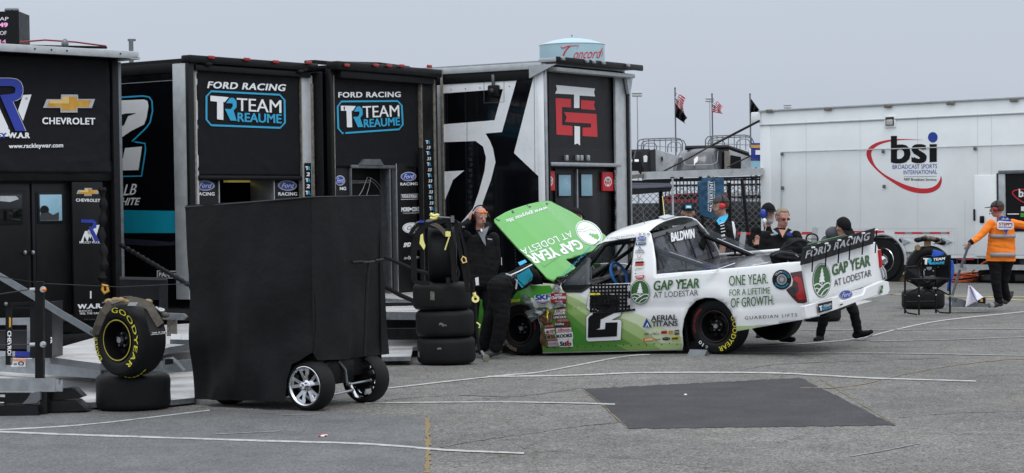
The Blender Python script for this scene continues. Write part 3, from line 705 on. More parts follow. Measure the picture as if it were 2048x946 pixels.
marker(H3,HM3,h3,[(692,131),(750,131),(777,132),(802,132),(857,133)],-.19)
for o in H3.children:
    pass
wrinkle(h3,.05,x0-.02,-.0,h3.zv(680,334),Zt-.02,'canvas_fine','canvas_cover',H3,0.02,23)
d=Dec(h3.rear(-.005),base=.009)
wide_text(d,'FORD RACING',(677,195),(801,194),10.5,'white_vinyl',1)
tr_logo(d,[(675,203),(803,202),(806,258),(677,267)])
d.build('canvas_lettering',H3)
zl=h3.zv(740,333,.05)
b=MB(); xx=h3.xu(700,.05); b.box(.12,xx,.02,.5,.5,zl,'black_vinyl',.006); pn=b.build('sponsor_panel',H3)
d=Dec(h3.rear(.02)); ford_oval(d,(680,361),10,10,1,.0); d.text('NG',(680,380),(692,380),6,'white_vinyl',1,.04); d.build('lettering',pn)
xg0,xg1=h3.xu(701,.0),h3.xu(778,.0)
b=MB(); b.box(xg0,xg0+.02,-.02,.06,.5,zl,'steel',.005); b.box(xg1,xg1+.03,-.02,.06,.5,zl,'steel',.005); b.box(xg1+.07,xg1+.12,-.02,.06,.5,zl,'dark_grey',.005); b.box(xg0,xg1+.16,-.03,.06,zl-.03,zl+.02,'steel',.005)
b.prism([(h3.xu(716),-.05,zl+.02),(h3.xu(764),-.05,zl+.02),(h3.xu(757),-.05,zl+.11),(h3.xu(726),-.05,zl+.11)],(0,.08,0),'steel'); b.build('gate_frame',H3)
b=MB(); b.box(.15,h3.xu(780,.3),.30,.34,.5,zl,'black_vinyl'); dd=b.build('inner_door',H3)
d=Dec(h3.rear(.30)); 
d.line([(742,355),(738,375),(732,395)],.9,'white_vinyl',1); d.line([(735,354),(726,378),(716,395)],.9,'white_vinyl',1)
for k_ in (0,5): d.line(arc(728,415,44-k_,62-k_,-78,40,20),.9,'silver_vinyl',1)
for q in ([(772,470),(780,452)],[(770,500),(782,478)],[(771,520),(783,497)],[(772,536),(784,508)],[(770,505),(784,540)],[(772,520),(786,560)],[(704,362),(742,362)],[(702,366),(740,365)]): d.line(q,.9,'silver_vinyl',1)
d.build('line_art',dd)
xp0,xp1=h3.xu(793,.0),h3.xu(833,.0)
b=MB(); b.box(xp0,xp1,-.01,.4,.5,zl+.05,'black_vinyl',.006); b.box(xp0-.02,xp0,-.02,.4,.5,zl+.05,'alu',.003); pn=b.build('sponsor_panel',H3)
d=Dec(h3.rear(-.01)); ford_oval(d,(817,353),15.5,9,1,-.04); wide_text(d,'RACING',(801,371),(835,370),5.5,'white_vinyl',1)
d.line([(802,389),(836,388),(836,398),(802,399)],.8,'white_vinyl',1,closed=True); d.text('MORGAN & MORGAN',(804,396),(834,395.5),6,'white_vinyl',1,.03)
d.text('MORE',(803,423),(819,422.5),8,'white_vinyl',1,.05); d.text('CORE',(824,422.5),(838,422),8,'white_vinyl',1,.05); d.ellipse((821,418),2.4,2.4,'white_vinyl',1); d.text('COMMERCIAL ROOFING SERVICES',(806,427.5),(838,426.5),2,'white_vinyl',1)
d.ellipse((823,456),18,11,'white_vinyl',1); d.ellipse((823,456),16.5,9.5,'silver_vinyl',2,inner=.92); d.text('Oto',(813,460),(832,460),9,'mid_grey',2,sh=3)
d.text('SMD',(807,494),(820,493),8,'white_vinyl',1,.08,sh=2); d.text('DEAN',(826,489),(838,489),3,'white_vinyl',1); d.text('AUTOS',(825,494),(838,494),3,'white_vinyl',1)
d.text('dm',(808,519),(815,518),5,'white_vinyl',1); d.text('Doctor',(817,519),(831,518),7,'white_vinyl',1,.02); d.text('4er',(832,517),(839,516),5,'white_vinyl',1)
d.build('lettering',pn)
d=Dec(h3.rear(-.06),base=.003)
for i in range(14):
    v=284+i*11.1; u=855+i*.6
    if i%2==0:
        d.poly([(u-3.5,v-3.5),(u+2,v-3.5),(u+1,v-1.8),(u,v-1.8),(u,v+3.5),(u-1.8,v+3.5),(u-1.8,v-1.8),(u-3.5,v-1.8)],'white_vinyl',1); d.text('R',(u+.8,v+3.5),(u+5,v+3.5),6.5,'cyan',2,.03)
    else: d.text('33',(u-2.6,v+3),(u+4.4,v+3),6,'white_vinyl',1,.03,sh=1)
d.build('number_strip',H3)
b=MB(); b.box(h3.xu(840,-.1),h3.xu(845,-.1),-.12,-.08,.5,zl+.3,'strap_black'); b.build('hanging_strap',H3)
plate(H3,'lift_platform',[(762,572),(900,566),(925,590),(900,632),(766,628)],.55,.10)
plate(H3,'lift_gate',[(748,690),(765,666),(920,664),(930,688),(915,698),(826,700),(822,714),(756,715)],.10,.05)
b=MB(); b.prism([h3.I@P(764,606,27.0),h3.I@P(925,606,27.2),h3.I@P(925,655,27.2),h3.I@P(764,655,27.0)],(0,.5,0),'black_metal'); b.build('gate_skirt',H3)
b=MB(); b.bar(h3.I@G(765,668,.32),h3.I@G(845,668,.32),.08,.14,'black_metal'); b.bar(h3.I@G(768,600,.6),h3.I@G(832,604,.6),.05,.05,'alu'); b.build('gate_beam',H3)
b=MB(); b.tube([h3.I@P(768,513,27),h3.I@P(830,540,27),h3.I@P(905,560,27)],.025,'strap_black'); b.build('gate_cable',H3)
b=MB(); b.tube([h3.I@P(768,572,25.5),h3.I@P(800,590,25.7),h3.I@P(850,612,26)],.03,'strap_black'); b.build('gate_cable',H3)

# ---------- hauler with the red and white monogram
HM4=frame(.516,31.3,57); h4=HF(HM4)
H4=thing('race_hauler','trailer with red and white ribbon monogram on its black rear above two doors','race hauler',HM4)
Zt=h4.zv(1092,128); 
b=MB(); wallbox(b,0,2.59,15,.35,Zt,'black_gloss','dark_grey','alu'); b.build('trailer_body',H4)
d=Dec(h4.side(0))
W='alu_white'; M_['side_white']=mat('side_white','#eceff2',.3,coat=.3,var=.05)
W='side_white'
d.poly([(884,165),(1036,151),(1004,264),(971,267),(980,282),(986,297),(991,324),(982,360),(966,404),(962,424),(938,434),(920,448),(946,417),(957,386),(969,342),(972,315),(966,293),(951,282),(870,285),(870,250),(989,240.5),(1006,178),(884,187)],W,1)
d.poly([(1008,179),(988,240),(870,251),(884,186)],'black_gloss',2) if False else None
d.poly([(1069.6,144),(1092,135),(1094,366),(1087,362),(1028,306)],W,1)
d.poly([(870,344),(928.5,341),(906,359.6),(898,380),(890,400),(870,400)],W,1)
d.line([(978,152),(1008,148),(1008,204),(968,206),(968,160)],1.0,'steel',2,closed=True)
for q in ([(934,186),(934,430)],[(1068,150),(1070,360)]): d.line(q,.7,'black_metal',2)
for i in range(26):
    d.ellipse((1028+i*0.4,470+i*6.0),.7,.9,'steel',2,n=8) if i<12 else d.ellipse((1062-i*1.0,430),.9,.6,'steel',2,n=8)
d.poly([(1002,515),(1003.6,515),(1004,530),(1002.4,530)],'white_vinyl',2)
d.build('side_graphics',H4)
b=MB(); (y,z)=h4.s_(991,182,-.0); b.box(-.10,0,y-.09,y+.09,z-.09,z+.09,'black_metal',.02); b.ell((-.11,y,z),(.03,.04,.04),'dark_grey'); b.box(-.04,0,y+.0,y+.05,z+.09,z+.26,'steel',.01); b.build('side_camera',H4)
b=MB(); b.box(-.02,0,.2,14.9,Zt-.24,Zt-.08,'black_metal',.006); b.box(-.05,0,-.0,14.9,Zt-.08,Zt+.02,'alu_white',.008)
for i in range(40): b.ell((-.035,.6+i*.28,Zt-.33),(.008,.012,.012),'steel',n=6,m=4)
b.build('roof_trim',H4)
b=MB(); b.box(-.01,.0,-.02,.10,.4,Zt,'side_white',.004); b.box(-.01,.04,-.06,-.02,.4,Zt,'alu',.006); b.box(.055,.085,-.07,.0,.4,Zt-.15,'black_frame'); b.build('corner_post',H4)
ya,za=h4.s_(889,300); b=MB(); b.box(-.05,.0,ya-.0,ya+.12,.5,Zt-.25,'alu_white',.01); b.box(-.07,-.05,ya-.03,ya+.02,.5,Zt,'grime_alu',.01); b.build('awning_leg',H4)
b=MB(); b.box(-.04,2.66,-.28,.05,Zt+.02,Zt+.08,'alu_white',.01); b.box(-.04,2.70,-.30,-.26,Zt-.0,Zt+.10,'black_metal',.02); b.box(.1,2.6,-.2,.0,Zt-.12,Zt-.05,'alu_white',.02); b.prism([(-.08,-.3,Zt-.02),(-.08,.2,Zt-.02),(-.08,.2,Zt-.22)],(.05,0,0),'alu_white')
b.prism([(2.45,-.1,Zt-.05),(2.70,-.1,Zt-.05),(2.62,-.1,Zt-.3),(2.55,-.1,Zt-.38)],(0,.05,0),'alu_white')
for u in (1128,1176,1190,1209,1258): x=h4.xu(u,-.3); b.box(x-.04,x+.04,-.34,-.28,Zt+.04,Zt+.1,'alu',.01)
b.build('header_beam',H4)
xr0,xr1=h4.xu(1232,0),h4.xu(1256,0)
b=MB(); b.box(xr0,xr1-.06,-.02,.03,.4,Zt-.1,'alu_white',.01); b.box(xr1-.06,xr1+.0,-.05,.02,.3,Zt-.08,'black_frame',.01); b.box(xr1+.0,xr1+.04,-.06,.02,.3,Zt-.08,'alu',.005); b.build('door_frame',H4)
xm0=.09; zs=h4.zv(1160,326,.06)
b=MB(); b.box(xm0,xr0,.05,.09,zs,Zt-.1,'door_black'); up=b.build('upper_door',H4)
d=Dec(h4.rear(.05))
d.poly([(1112,170),(1190,177),(1188,184),(1190,193),(1159,191),(1159,216),(1148,216),(1148,189),(1110,187),(1114,179)],'white_vinyl',2)
d.poly([(1149,252),(1160,253),(1160,291),(1155,287),(1149,289)],'white_vinyl',2)
d.poly([(1111,196),(1142,198),(1142,215),(1124,214),(1124,250),(1145,252),(1145,271),(1113,269)],'red',1)
d.poly([(1162,200),(1190,202),(1188,210),(1191,220),(1162,218)],'red',1)
d.poly([(1128,224),(1193,228),(1195,274),(1165,272),(1165,255),(1182,255),(1182,247),(1130,244),(1133,234)],'red',1)
for i in range(10): d.line([(1096,296+i*2.6),(1236,300+i*2.6)],.5,'dark_grey',1)
d.build('monogram',up)
b=MB(); b.box(xm0,xr0+.02,-.10,.05,zs-.06,zs,'alu',.01)
for u in (1135,1157,1165,1178): x,z=h4.r(u,315,.0); b.box(x-.04,x+.04,.0,.05,z-.05,z+.04,'alu',.01)
b.build('door_sill',H4)
b=MB(); b.box(xm0,xr0+.1,.10,.14,.4,zs-.05,'black_metal'); b.build('lower_bulkhead',H4)
for (u0,u1,wq) in ((1110,1153,(1117,350,1140,392)),(1156,1200,(1162,349,1183,392))):
    x0,x1=h4.xu(u0,.08),h4.xu(u1,.08); b=MB(); b.box(x0,x1,.07,.10,.45,zs-.08,'door_black',.008); dr=b.build('door',H4)
    (a0,c0),(a1,c1)=h4.r(wq[0],wq[3],.06),h4.r(wq[2],wq[1],.06)
    b=MB(); b.box(a0-.02,a1+.02,.055,.07,c0-.02,c1+.02,'black_frame',.01); b.box(a0,a1,.045,.056,c0,c1,'window_blue',.01); b.build('window',dr)
b=MB(); x,_=h4.r(1153.5,400,.06); b.box(x-.015,x+.015,.04,.07,.5,zs-.1,'alu'); b.build('door_seam',H4)
for (q,c) in (([(1095,342),(1109,342),(1109,381),(1096,381)],(1100,362)),([(1205,344),(1226,344),(1226,382),(1205,382)],(1216,363))):
    (a0,c0),(a1,c1)=h4.r(q[3][0],q[3][1],.04),h4.r(q[1][0],q[1][1],.04); b=MB(); b.box(a0,a1,.035,.07,c0,c1,'red',.003); em=b.build('emblem_plate',H4)
    d=Dec(h4.rear(.035)); d.ellipse(c,7.5 if c[0]>1150 else 6,10,'white_vinyl',1,inner=.84); d.ellipse(c,3,9,'white_vinyl',2,inner=.72); d.ellipse((c[0],c[1]-4),6,4,'white_vinyl',3,inner=.75); d.build('emblem',em)
d=Dec(h4.rear(.07),base=.012); d.text('Mobil',(1110,450),(1138,450),14,'dark_grey',1,sh=4); d.build('door_print',H4)
b=MB()
for i in range(22): 
    p=h4.I@P(1230+math.sin(i*1.3)*.8,344+i*6,32.8); b.ell(p,(.02,.014,.03),'black_metal' if i>6 else 'steel',n=8,m=6)
b.build('door_chain',H4)
b=MB(); x0=h4.xu(1198,-.02); b.box(x0,h4.xu(1232,-.02),.075,.10,.4,zs-.07,'black_vinyl',.006); b.build('side_panel',H4)
# ================================================================ BACKGROUND
# ---------- white broadcast trailer
YB=-42.0; PB=P(1524,440,48.6); HMB=Matrix.Translation((PB.x,PB.y,0))@Matrix.Rotation(R(YB),4,'Z'); hb=HF(HMB)
TB=thing('broadcast_trailer','long white trailer with black bsi lettering and a red swoosh','trailer',HMB)
Zt=hb.zv(1524,222); zb=.62
b=MB(); b.box(0,15,0,2.6,zb,Zt,'trailer_white',.03); body=b.build('trailer_body',TB)
b=MB(); b.box(-.02,15,-.03,.0,Zt-.36,Zt-.33,'alu_white',.004); b.box(-.03,15,-.05,.02,Zt-.02,Zt+.02,'alu_white',.005); b.box(-.02,.28,-.012,0,.6,Zt-.33,'trailer_white',.003); b.box(-.28,0,-.02,.05,Zt-.28,Zt-.02,'trailer_white',.02); b.build('roof_trim',TB)
for u,v in ((1539,222),(1656,218),(1776,212),(1901,206),(2028,200)):
    x,z=hb.r(u,v,-.03); b=MB(); b.box(x-.10,x+.10,-.06,-.03,z-.04,z+.04,'grime_alu',.015); b.build('marker_light',TB)
d=Dec(hb.rear(0)); 
for u in (1612,1720,1835,1955,1983): d.line([(u,240-(u-1612)*.04),(u+1,536)],.35,'alu_white',1)
EY=lambda a:(1.0)
def ell_pt(t,off=0):  # red swoosh ellipse, tilted
    cx,cy,rx,ry,rot=1809,332,80,41,R(27)
    x,y=(rx+off)*math.cos(t),(ry+off*.8)*math.sin(t); return (cx+x*math.cos(rot)-y*math.sin(rot),cy+x*math.sin(rot)+y*math.cos(rot))
pts=[];ws=[]
sw=[(1846,280,0.4),(1825,279,1),(1800,279,2.4),(1775,282,4),(1755,288,6),(1742,297,8.5),(1737.5,307,9.5),(1741,320,8),(1750,334,4),(1765,348,4),(1785,361,6),(1810,374,9),(1835,381,10),(1858,381,9.5),(1874,374,8.5),(1881,362,5),(1882,352,.6)]
sp=spline([(a,b_,c) for a,b_,c in sw],5)
d.line([(p.x,p.y) for p in sp],[max(.3,p.z) for p in sp],'red',1)
d.text('bs',(1784,326),(1851,325),53,'black_vinyl',2,.03)
d.poly([(1859,288.5),(1873.5,288),(1873.5,323.5),(1859,324.5)],'black_vinyl',2); d.poly([(1860,301),(1860,301),(1873,301)],'black_vinyl',2)
d.ellipse((1865.5,274.5),9.6,10.4,'ford_blue',2)
d.text('BROADCAST SPORTS',(1785,338),(1874,336.5),8.5,'ford_blue',2); d.text('INTERNATIONAL',(1807,349),(1874,347.5),8.5,'ford_blue',2)
d.line([(1808,353.5),(1873,352.5)],.7,'mid_grey',2); d.text('NEP Broadcast Services',(1808,361),(1873,361.5),5,'black_vinyl',2,.02)
d.poly([(1689,462),(1768,461.5),(1768,464.5),(1689,465)],'red',1)
for i in range(6):
    u0=1733+i*34.5+ (0 if i<1 else 0)
    if i in (0,1,2,3,4,5):
        u=1700+i*36
for (u0,u1,k) in ((1604,1626,'red'),(1735,1769,'red'),(1789,1810,'red'),(1810,1824,'grey_reflect'),(1824,1845,'red'),(1845,1860,'grey_reflect'),(1860,1882,'red'),(1882,1893,'grey_reflect'),(1893,1899,'red'),(1917,1948,'dark_red')):
    v=466 if u0<1910 else 518; d.poly([(u0,v-2),(u1,v-2),(u1,v+2),(u0,v+2)],k,2)
for q in ([(1700,458),(1914,457),(1914,536)],[(1740,475),(1898,476)],[(1740,487),(1898,488)],[(1898,460),(1898,530)],[(1930,400),(1930,536)]): d.line(q,.4,'alu_white',1)
for i in range(11): d.ellipse((1747+i*15,471),.5,.6,'steel',1,n=6); d.ellipse((1903,462+i*6),.6,.5,'steel',1,n=6); d.ellipse((1909,462+i*6),.5,.5,'steel',1,n=6)
# narrower long-text bars
d.build('side_graphics',TB)
b=MB()
def rod(u0,v0,u1,v1,r=.014,k='alu_white'): 
    (x0,z0),(x1,z1)=hb.r(u0,v0,-.04),hb.r(u1,v1,-.04); b.tube([(x0,-.04,z0),(x1,-.04,z1)],r,k,6)
rod(1564,304.5,2060,289); rod(1563,305,1562,440)
for u,v in ((1564,307),(1766,302),(1950,296),(1565,375),(1768,372)): x,z=hb.r(u,v,-.03); b.box(x-.03,x+.03,-.06,0,z-.05,z+.03,'steel',.01)
b.build('awning_frame',TB)
(x0,z0),(x1,z1)=hb.r(1770,256),hb.r(1792,230)
b=MB(); b.box(x0,x1,-.03,0,z0,z1,'trailer_white',.01); b.box(x0+.04,x1-.04,-.04,-.03,z0+.05,z1-.04,'dark_grey'); b.box(x0+.08,x1-.06,-.09,-.03,z0+.06,z1-.10,'hair_white',.02); b.build('side_lamp',TB)
# door at the right
(x0,z0),(x1,z1)=hb.r(2001,560,0),hb.r(2060,345,0)
b=MB(); b.box(x0,x0+.16,-.05,.0,.95,z1,'alu_white',.01); b.box(x0,x0+1.3,-.06,.0,z1-.02,z1+.06,'steel',.01); b.box(x0+.16,x0+1.3,-.02,0,1.15,z1,'black_vinyl',.0); b.box(x0-.05,x0,-.04,0,.95,z1,'dark_grey'); dr=b.build('door',TB)
d=Dec(hb.rear(-.02)); sp2=[(2054,378),(2032,380),(2025,385),(2030,393),(2042,402),(2056,408)]; d.line([(p.x,p.y) for p in spline([(a,b_,0) for a,b_ in sp2],4)],2.2,'red',1); d.text('bs',(2038,394),(2054,394),16,'white_vinyl',1,.03)
d.poly([(2042,413),(2052,413),(2052,422),(2042,422)],'white_vinyl',1); d.poly([(2015,427),(2038,427),(2038,429),(2015,429)],'white_vinyl',1); d.poly([(2041,426),(2052,426),(2052,434),(2041,434)],'green',1); d.build('door_notices',dr)
(x0,z0),(x1,z1)=hb.r(1951,512,0),hb.r(2000,350,0)
b=MB(); b.box(x0,x1,-.025,0,z0,z1,'trailer_white',.008); x,z=hb.r(1949,430,-.03); b.box(x-.02,x+.02,-.06,-.02,z-.13,z+.13,'black_metal',.01); x,z=hb.r(1964,439,-.03); b.box(x-.05,x+.06,-.06,-.02,z-.08,z+.08,'black_metal',.02); b.build('side_hatch',TB)
for u,v in ((1801,483),(1884,483)):
    x,z=hb.r(u,v,-.01); b=MB(); b.lathe([(0,.06),(.05,.05),(.075,.0)],'black_vinyl',(x,-.0,z),(0,-1,0),16); b.prism([(x+.02,-.01,z-.1),(x+.02,-.01,z+.08),(x+.26,-.01,z)],(0,-.03,0),'alu_white'); b.build('latch',TB)
for u,v in ((1778,475),(1817,505)):
    x,z=hb.r(u,v,-.01); b=MB(); b.box(x-.1,x+.1,-.04,0,z-.02,z+.02,'steel',.01); b.build('latch',TB)
b=MB(); b.box(0,15,.02,.1,.55,.64,'trailer_white',.01); b.box(.2,14.8,.4,2.3,.35,.62,'black_metal'); b.box(0,15,.0,.05,hb.zv(1850,538),hb.zv(1850,528),'alu_white'); b.build('chassis_rail',TB)
def big_wheel(c,ax,r=.5,w=.28,hub=True):
    b=MB(); rr=r*.57
    prof=[(rr,-w/2),(r*.62,-w/2),(r*.9,-w/2+.0),(r*.985,-w/2+.04),(r,-w/2+.07),(r,w/2-.07),(r*.985,w/2-.04),(r*.9,w/2),(r*.62,w/2),(rr,w/2)]
    b.lathe(prof,'rubber',c,ax,40); t=b.build('tyre',TB)
    b=MB(); b.lathe([(rr,w/2-.0),(rr*.97,w/2+.01),(rr*.92,w/2-.03),(rr*.8,w/2-.10),(rr*.55,w/2-.12),(rr*.40,w/2-.02),(.09,w/2+.02),(.0,w/2+.05)],'chrome',c,ax,40); 
    a=Vector(ax).cross(Vector((0,0,1))).normalized(); u_=Vector((0,0,1))
    for i in range(10):
        t_=2*math.pi*i/10; p=Vector(c)+a*math.cos(t_)*rr*.46+u_*math.sin(t_)*rr*.46+Vector(ax)*(w/2-.03); b.tube([p,p+Vector(ax)*.06],.02,'chrome',8)
        t_+=.3; p=Vector(c)+a*math.cos(t_)*rr*.70+u_*math.sin(t_)*rr*.70+Vector(ax)*(w/2-.108); b.tube([p,p+Vector(ax)*.006],.035,'black_vinyl',10)
    b.build('rim',TB)
for uu in (1767,):
    x,z=hb.r(uu,520,-.02); big_wheel((x,.10,.5),(0,-1,0))
    b=MB(); pr=[(x+.60*math.cos(R(a)),-.035,.5+.60*math.sin(R(a))) for a in range(-10,191,10)]; b.tube(pr,.035,'alu_white',8); b.lathe([(.59,0),(.60,.03)],'black_vinyl',(x,.0,.5),(0,-1,0),40)
    b.prism([(x+.59*math.cos(R(a)),-.003,.5+.59*math.sin(R(a))) for a in range(0,360,12)],(0,.003,0),'black_vinyl'); b.build('wheel_arch',TB)
    x2=x-1.25; big_wheel((x2,.10,.5),(0,-1,0)); b=MB(); b.tube([(x2+.60*math.cos(R(a)),-.035,.5+.60*math.sin(R(a))) for a in range(-10,191,10)],.035,'alu_white',8); b.prism([(x2+.59*math.cos(R(a)),-.003,.5+.59*math.sin(R(a))) for a in range(0,360,12)],(0,.003,0),'black_vinyl'); b.build('wheel_arch',TB)
# fold-out canopy arm reaching left from the trailer
CA=thing('canopy_frame','long white box beam held level by black chains off the white trailer','canopy frame',P(1524,345,48.6))
b=MB(); A0=P(1288,351,47.4); A1=P(1522,343,48.6); b.bar(A0,A1,.25,.17,'alu_white'); b.build('box_beam',CA,world=True)
b=MB(); b.bar(P(1238,357,47.6),A0+Vector((0,.1,0)),.2,.09,'grime_alu'); b.bar(P(1288,361,47.6),P(1522,354,48.8),.2,.05,'dark_grey'); b.build('beam_tail',CA,world=True)
b=MB(); b.tube([P(1524,239,48.6),P(1480,262,48.4),P(1430,287,48.1),P(1380,315,47.8),P(1328,342,47.5)],.022,'black_metal',6)
for i in range(40):
    t=i/39; p=P(1524,239,48.6).lerp(P(1425,290,48.1),t); b.ell(p,(.035,.02,.03),'black_metal',n=6,m=5)
b.build('support_chain',CA,world=True)
b=MB(); b.tube([P(1505,310,48.3),P(1480,322,48.1),P(1455,334,47.9)],.018,'black_metal',6); b.build('support_chain',CA,world=True)
for u in (1345,1363,1401,1417,1433,1449,1489,1506):
    b=MB(); b.bar(P(u,354,47.5),P(u,361,47.5),.08,.05,'black_metal'); b.build('clip',CA,world=True)

# ---------- fence with posts
def mesh_mat():
    m=bpy.data.materials.new('chain_link'); m.use_nodes=True; t=m.node_tree; bs=t.nodes['Principled BSDF']; L=t.links.new
    bs.inputs['Base Color'].default_value=(.16,.165,.17,1); bs.inputs['Metallic'].default_value=.6; bs.inputs['Roughness'].default_value=.5
    tcn=N(t,'ShaderNodeTexCoord'); mpn=N(t,'ShaderNodeMapping'); mpn.inputs['Rotation'].default_value=(0,R(45),0); mpn.inputs['Scale'].default_value=(8.5,8.5,8.5); L(tcn.outputs['Object'],mpn.inputs[0])
    sp=N(t,'ShaderNodeSeparateXYZ'); L(mpn.outputs[0],sp.inputs[0]); mins=[]
    for ax in ('X','Z'):
        f=N(t,'ShaderNodeMath',operation='FRACT'); L(sp.outputs[ax],f.inputs[0]); s_=N(t,'ShaderNodeMath',operation='LESS_THAN'); L(f.outputs[0],s_.inputs[0]); s_.inputs[1].default_value=.13; mins.append(s_)
    mxn=N(t,'ShaderNodeMath',operation='MAXIMUM'); L(mins[0].outputs[0],mxn.inputs[0]); L(mins[1].outputs[0],mxn.inputs[1]); L(mxn.outputs[0],bs.inputs['Alpha'])
    return m
M_['chain_link']=mesh_mat()
FO=G(1258,520); FO=Vector((P(1256,450,52).x,52,0))
FN=thing('chain_link_fence','dark chain link fence panels behind the white truck roof','fence',FO)
Wd=P(1530,450,52).x-FO.x+.6
ztop=proj; zf=(CO+ray(1300,372)*52).z
b=MB(); b.sheet(lambda a,c:(a*Wd,0,.05+c*(zf-.05)),1,1,'chain_link'); b.build('wire_mesh',FN)
for u in (1322,1405,1460,1529):
    x=P(u,450,52).x-FO.x; b=MB(); b.tube([(x,0.03,0),(x,0.03,zf+.06)],.05,'black_metal',8); b.build('post',FN)
b=MB(); b.tube([(0,.03,zf),(Wd,.03,zf)],.03,'black_metal',8); b.tube([(0,.03,1.35),(Wd,.03,1.35)],.025,'black_metal',8); b.build('rail',FN)
b=MB()
def fs(a,c):
    x=a*Wd; z=.05+c*1.85
    return (x,.10+.05*noise.noise(Vector((x*2,z*1.5,4)))+.03*noise.noise(Vector((x*7,z*5,1))),z)
D('screen_grey','#2c2e33',.45,var=.35,vs=3,bump=1.0,bs=5)
b.sheet(fs,60,18,'screen_grey'); b.build('privacy_screen',FN)
# iron picket fence beyond, and slanted post in front
F2=thing('picket_fence','black iron picket fence high behind the chain link','fence',Vector((P(1330,380,58).x,58,0)))
b=MB(); za=(CO+ray(1330,398)*58).z; zb_=(CO+ray(1330,358)*58).z
for i in range(46):
    x=i*.105; 
    if x<3.2: b.box(x,x+.03,0,.03,0,zb_,'black_metal')
b.box(-.1,3.2,-.02,.05,zb_-.08,zb_-.03,'black_metal'); b.box(-.1,3.2,-.02,.05,za,za+.05,'black_metal'); b.build('pickets',F2)
PO=thing('leaning_pole','black pole leaning against the fence right of the blue bag','pole',P(1500,490,50))
b=MB(); b.tube([P(1499,490,50.2),P(1484,360,50.4)],.045,'black_metal',8); b.build('pole',PO,world=True)
PO=thing('tent_pole','thin white upright pole in front of the fence','pole',G(1345,560))
p0=P(1345,356,46); b=MB(); b.tube([(p0.x,p0.y,0),tuple(p0)],.022,'alu_white',8); o=b.build('pole',PO,world=True)
# navy folded awning at left of the gap
AW=thing('folded_awning','navy canvas awning rolled at the edge of the monogram trailer','awning',P(1258,375,44))
b=MB()
def fa(a,c):
    u=1248+a*93; vt=365+1*a; vb=391-8*a; p=P(u,vt+(vb-vt)*c,44+0.25*math.cos(c*math.pi*2)); 
    return p+Vector((0,0.35*math.sin(c*math.pi)*-1+.05*noise.noise(Vector((a*9,c*4,0))),0))
b.sheet(fa,30,10,'navy'); b.build('canvas',AW,world=True,solid=.05)
b=MB(); b.bar(P(1250,363,44.1),P(1341,364,44.1),.04,.05,'black_metal'); p=P(1322,380,44.2); b.tube([(p.x,p.y,0),tuple(p)],.04,'black_metal',8); b.build('frame',AW,world=True)
# blue tent bag with white lettering
BG=thing('hanging_bag','blue fabric bag with white vertical lettering hanging from the beam','bag',P(1425,400,47.0))
b=MB()
def fb(a,c):
    ul=1398+ (2 if c<.1 else -1+5*max(0,c-.75)*4*.6); ur=1448-6*max(0,c-.8)*4
    u=ul+(ur-ul)*a; v=356+(428-356+8*math.sin(a*math.pi)*(c>.9))*c
    return P(u,v,47.0-.22*math.sin(a*math.pi)-.04*noise.noise(Vector((a*6,c*7,2))))
b.sheet(fb,20,24,'tent_blue'); 
b.sheet(lambda a,c:fb(a,c)+Vector((0,.04+.45*math.sin(a*math.pi),0)),20,24,'tent_blue'); b.build('bag_body',BG,world=True)
b=MB(); b.ell(P(1416,432,47),(.1,.1,.07),'black_metal'); b.tube([P(1401,359,47),P(1401,353,47)],.03,'black_metal'); b.tube([P(1417,359,46.9),P(1417,353,47)],.03,'black_metal'); b.build('strap',BG,world=True)
d=Dec(Plane(P(1420,400,46.72),(0,-1,0))); d.line([(1416.5,362),(1416.5,422)],.9,'white_vinyl',1); d.text('MASTERTENT',(1426,423),(1426,362),1,'white_vinyl',1,.02,up=(-7,0)); d.text('TENTS BENEFIT',(1430,400),(1430,362),1,'white_vinyl',1,up=(-2.5,0)); d.build('lettering',BG)

# ---------- parked things behind the fence
def far_hauler(name,label,M,parts):
    return thing(name,label,'race hauler',M)
HX=P(1262,340,95); FH=thing('race_hauler','distant dark hauler cab with horns and white mirror left of the black sleeper cab','truck',Vector((HX.x,95,0)))
b=MB(); 
def far_poly(parent,name,px,d,k,th=.3,kk=None,**kw):
    b=MB(); b.prism([P(u,v,d) for u,v in px],CF*th,k,kk); return b.build(name,parent,world=True,**kw)
far_poly(FH,'cab',[(1240,350),(1240,300),(1300,298),(1302,350)],95,'dark_grey',3)
far_poly(FH,'sleeper_edge',[(1302,352),(1300,300),(1311,298),(1312,352)],94.6,'black_gloss',2)
far_poly(FH,'hood',[(1240,352),(1240,330),(1255,326),(1282,328),(1288,336),(1288,352)],92,'black_metal',2)
far_poly(FH,'grille',[(1240,354),(1240,342),(1276,342),(1280,348),(1278,354)],91.8,'alu_white',.3)
far_poly(FH,'windshield',[(1244,326),(1244,305),(1282,304),(1284,326)],94.9,'dark_glass',.05)
far_poly(FH,'mirror',[(1288,324),(1287,312),(1292,310),(1295,313),(1294,324)],92.5,'white_paint',.2)
b=MB(); b.tube([P(1256,323,92.5),P(1264,323,92.5)],.1,'chrome'); b.tube([P(1269,323,92.5),P(1277,323,92.5)],.1,'chrome'); b.tube([P(1268,318,93),P(1271,302,94)],.04,'black_metal'); b.build('air_horn',FH,world=True)
far_poly(FH,'trailer_body',[(1311,342),(1310,299),(1312,299),(1358,313),(1390,320),(1390,346)],96,'alu_white',2)
far_poly(FH,'side_hatch',[(1322,321),(1322,313),(1326,314),(1326,322)],95.9,'dark_grey',.05)
HX=P(1355,340,88); FS=thing('sleeper_cab_truck','distant dark sleeper cab with a white leaf painted on its roof fairing','truck',Vector((HX.x,88,0)))
b=MB()
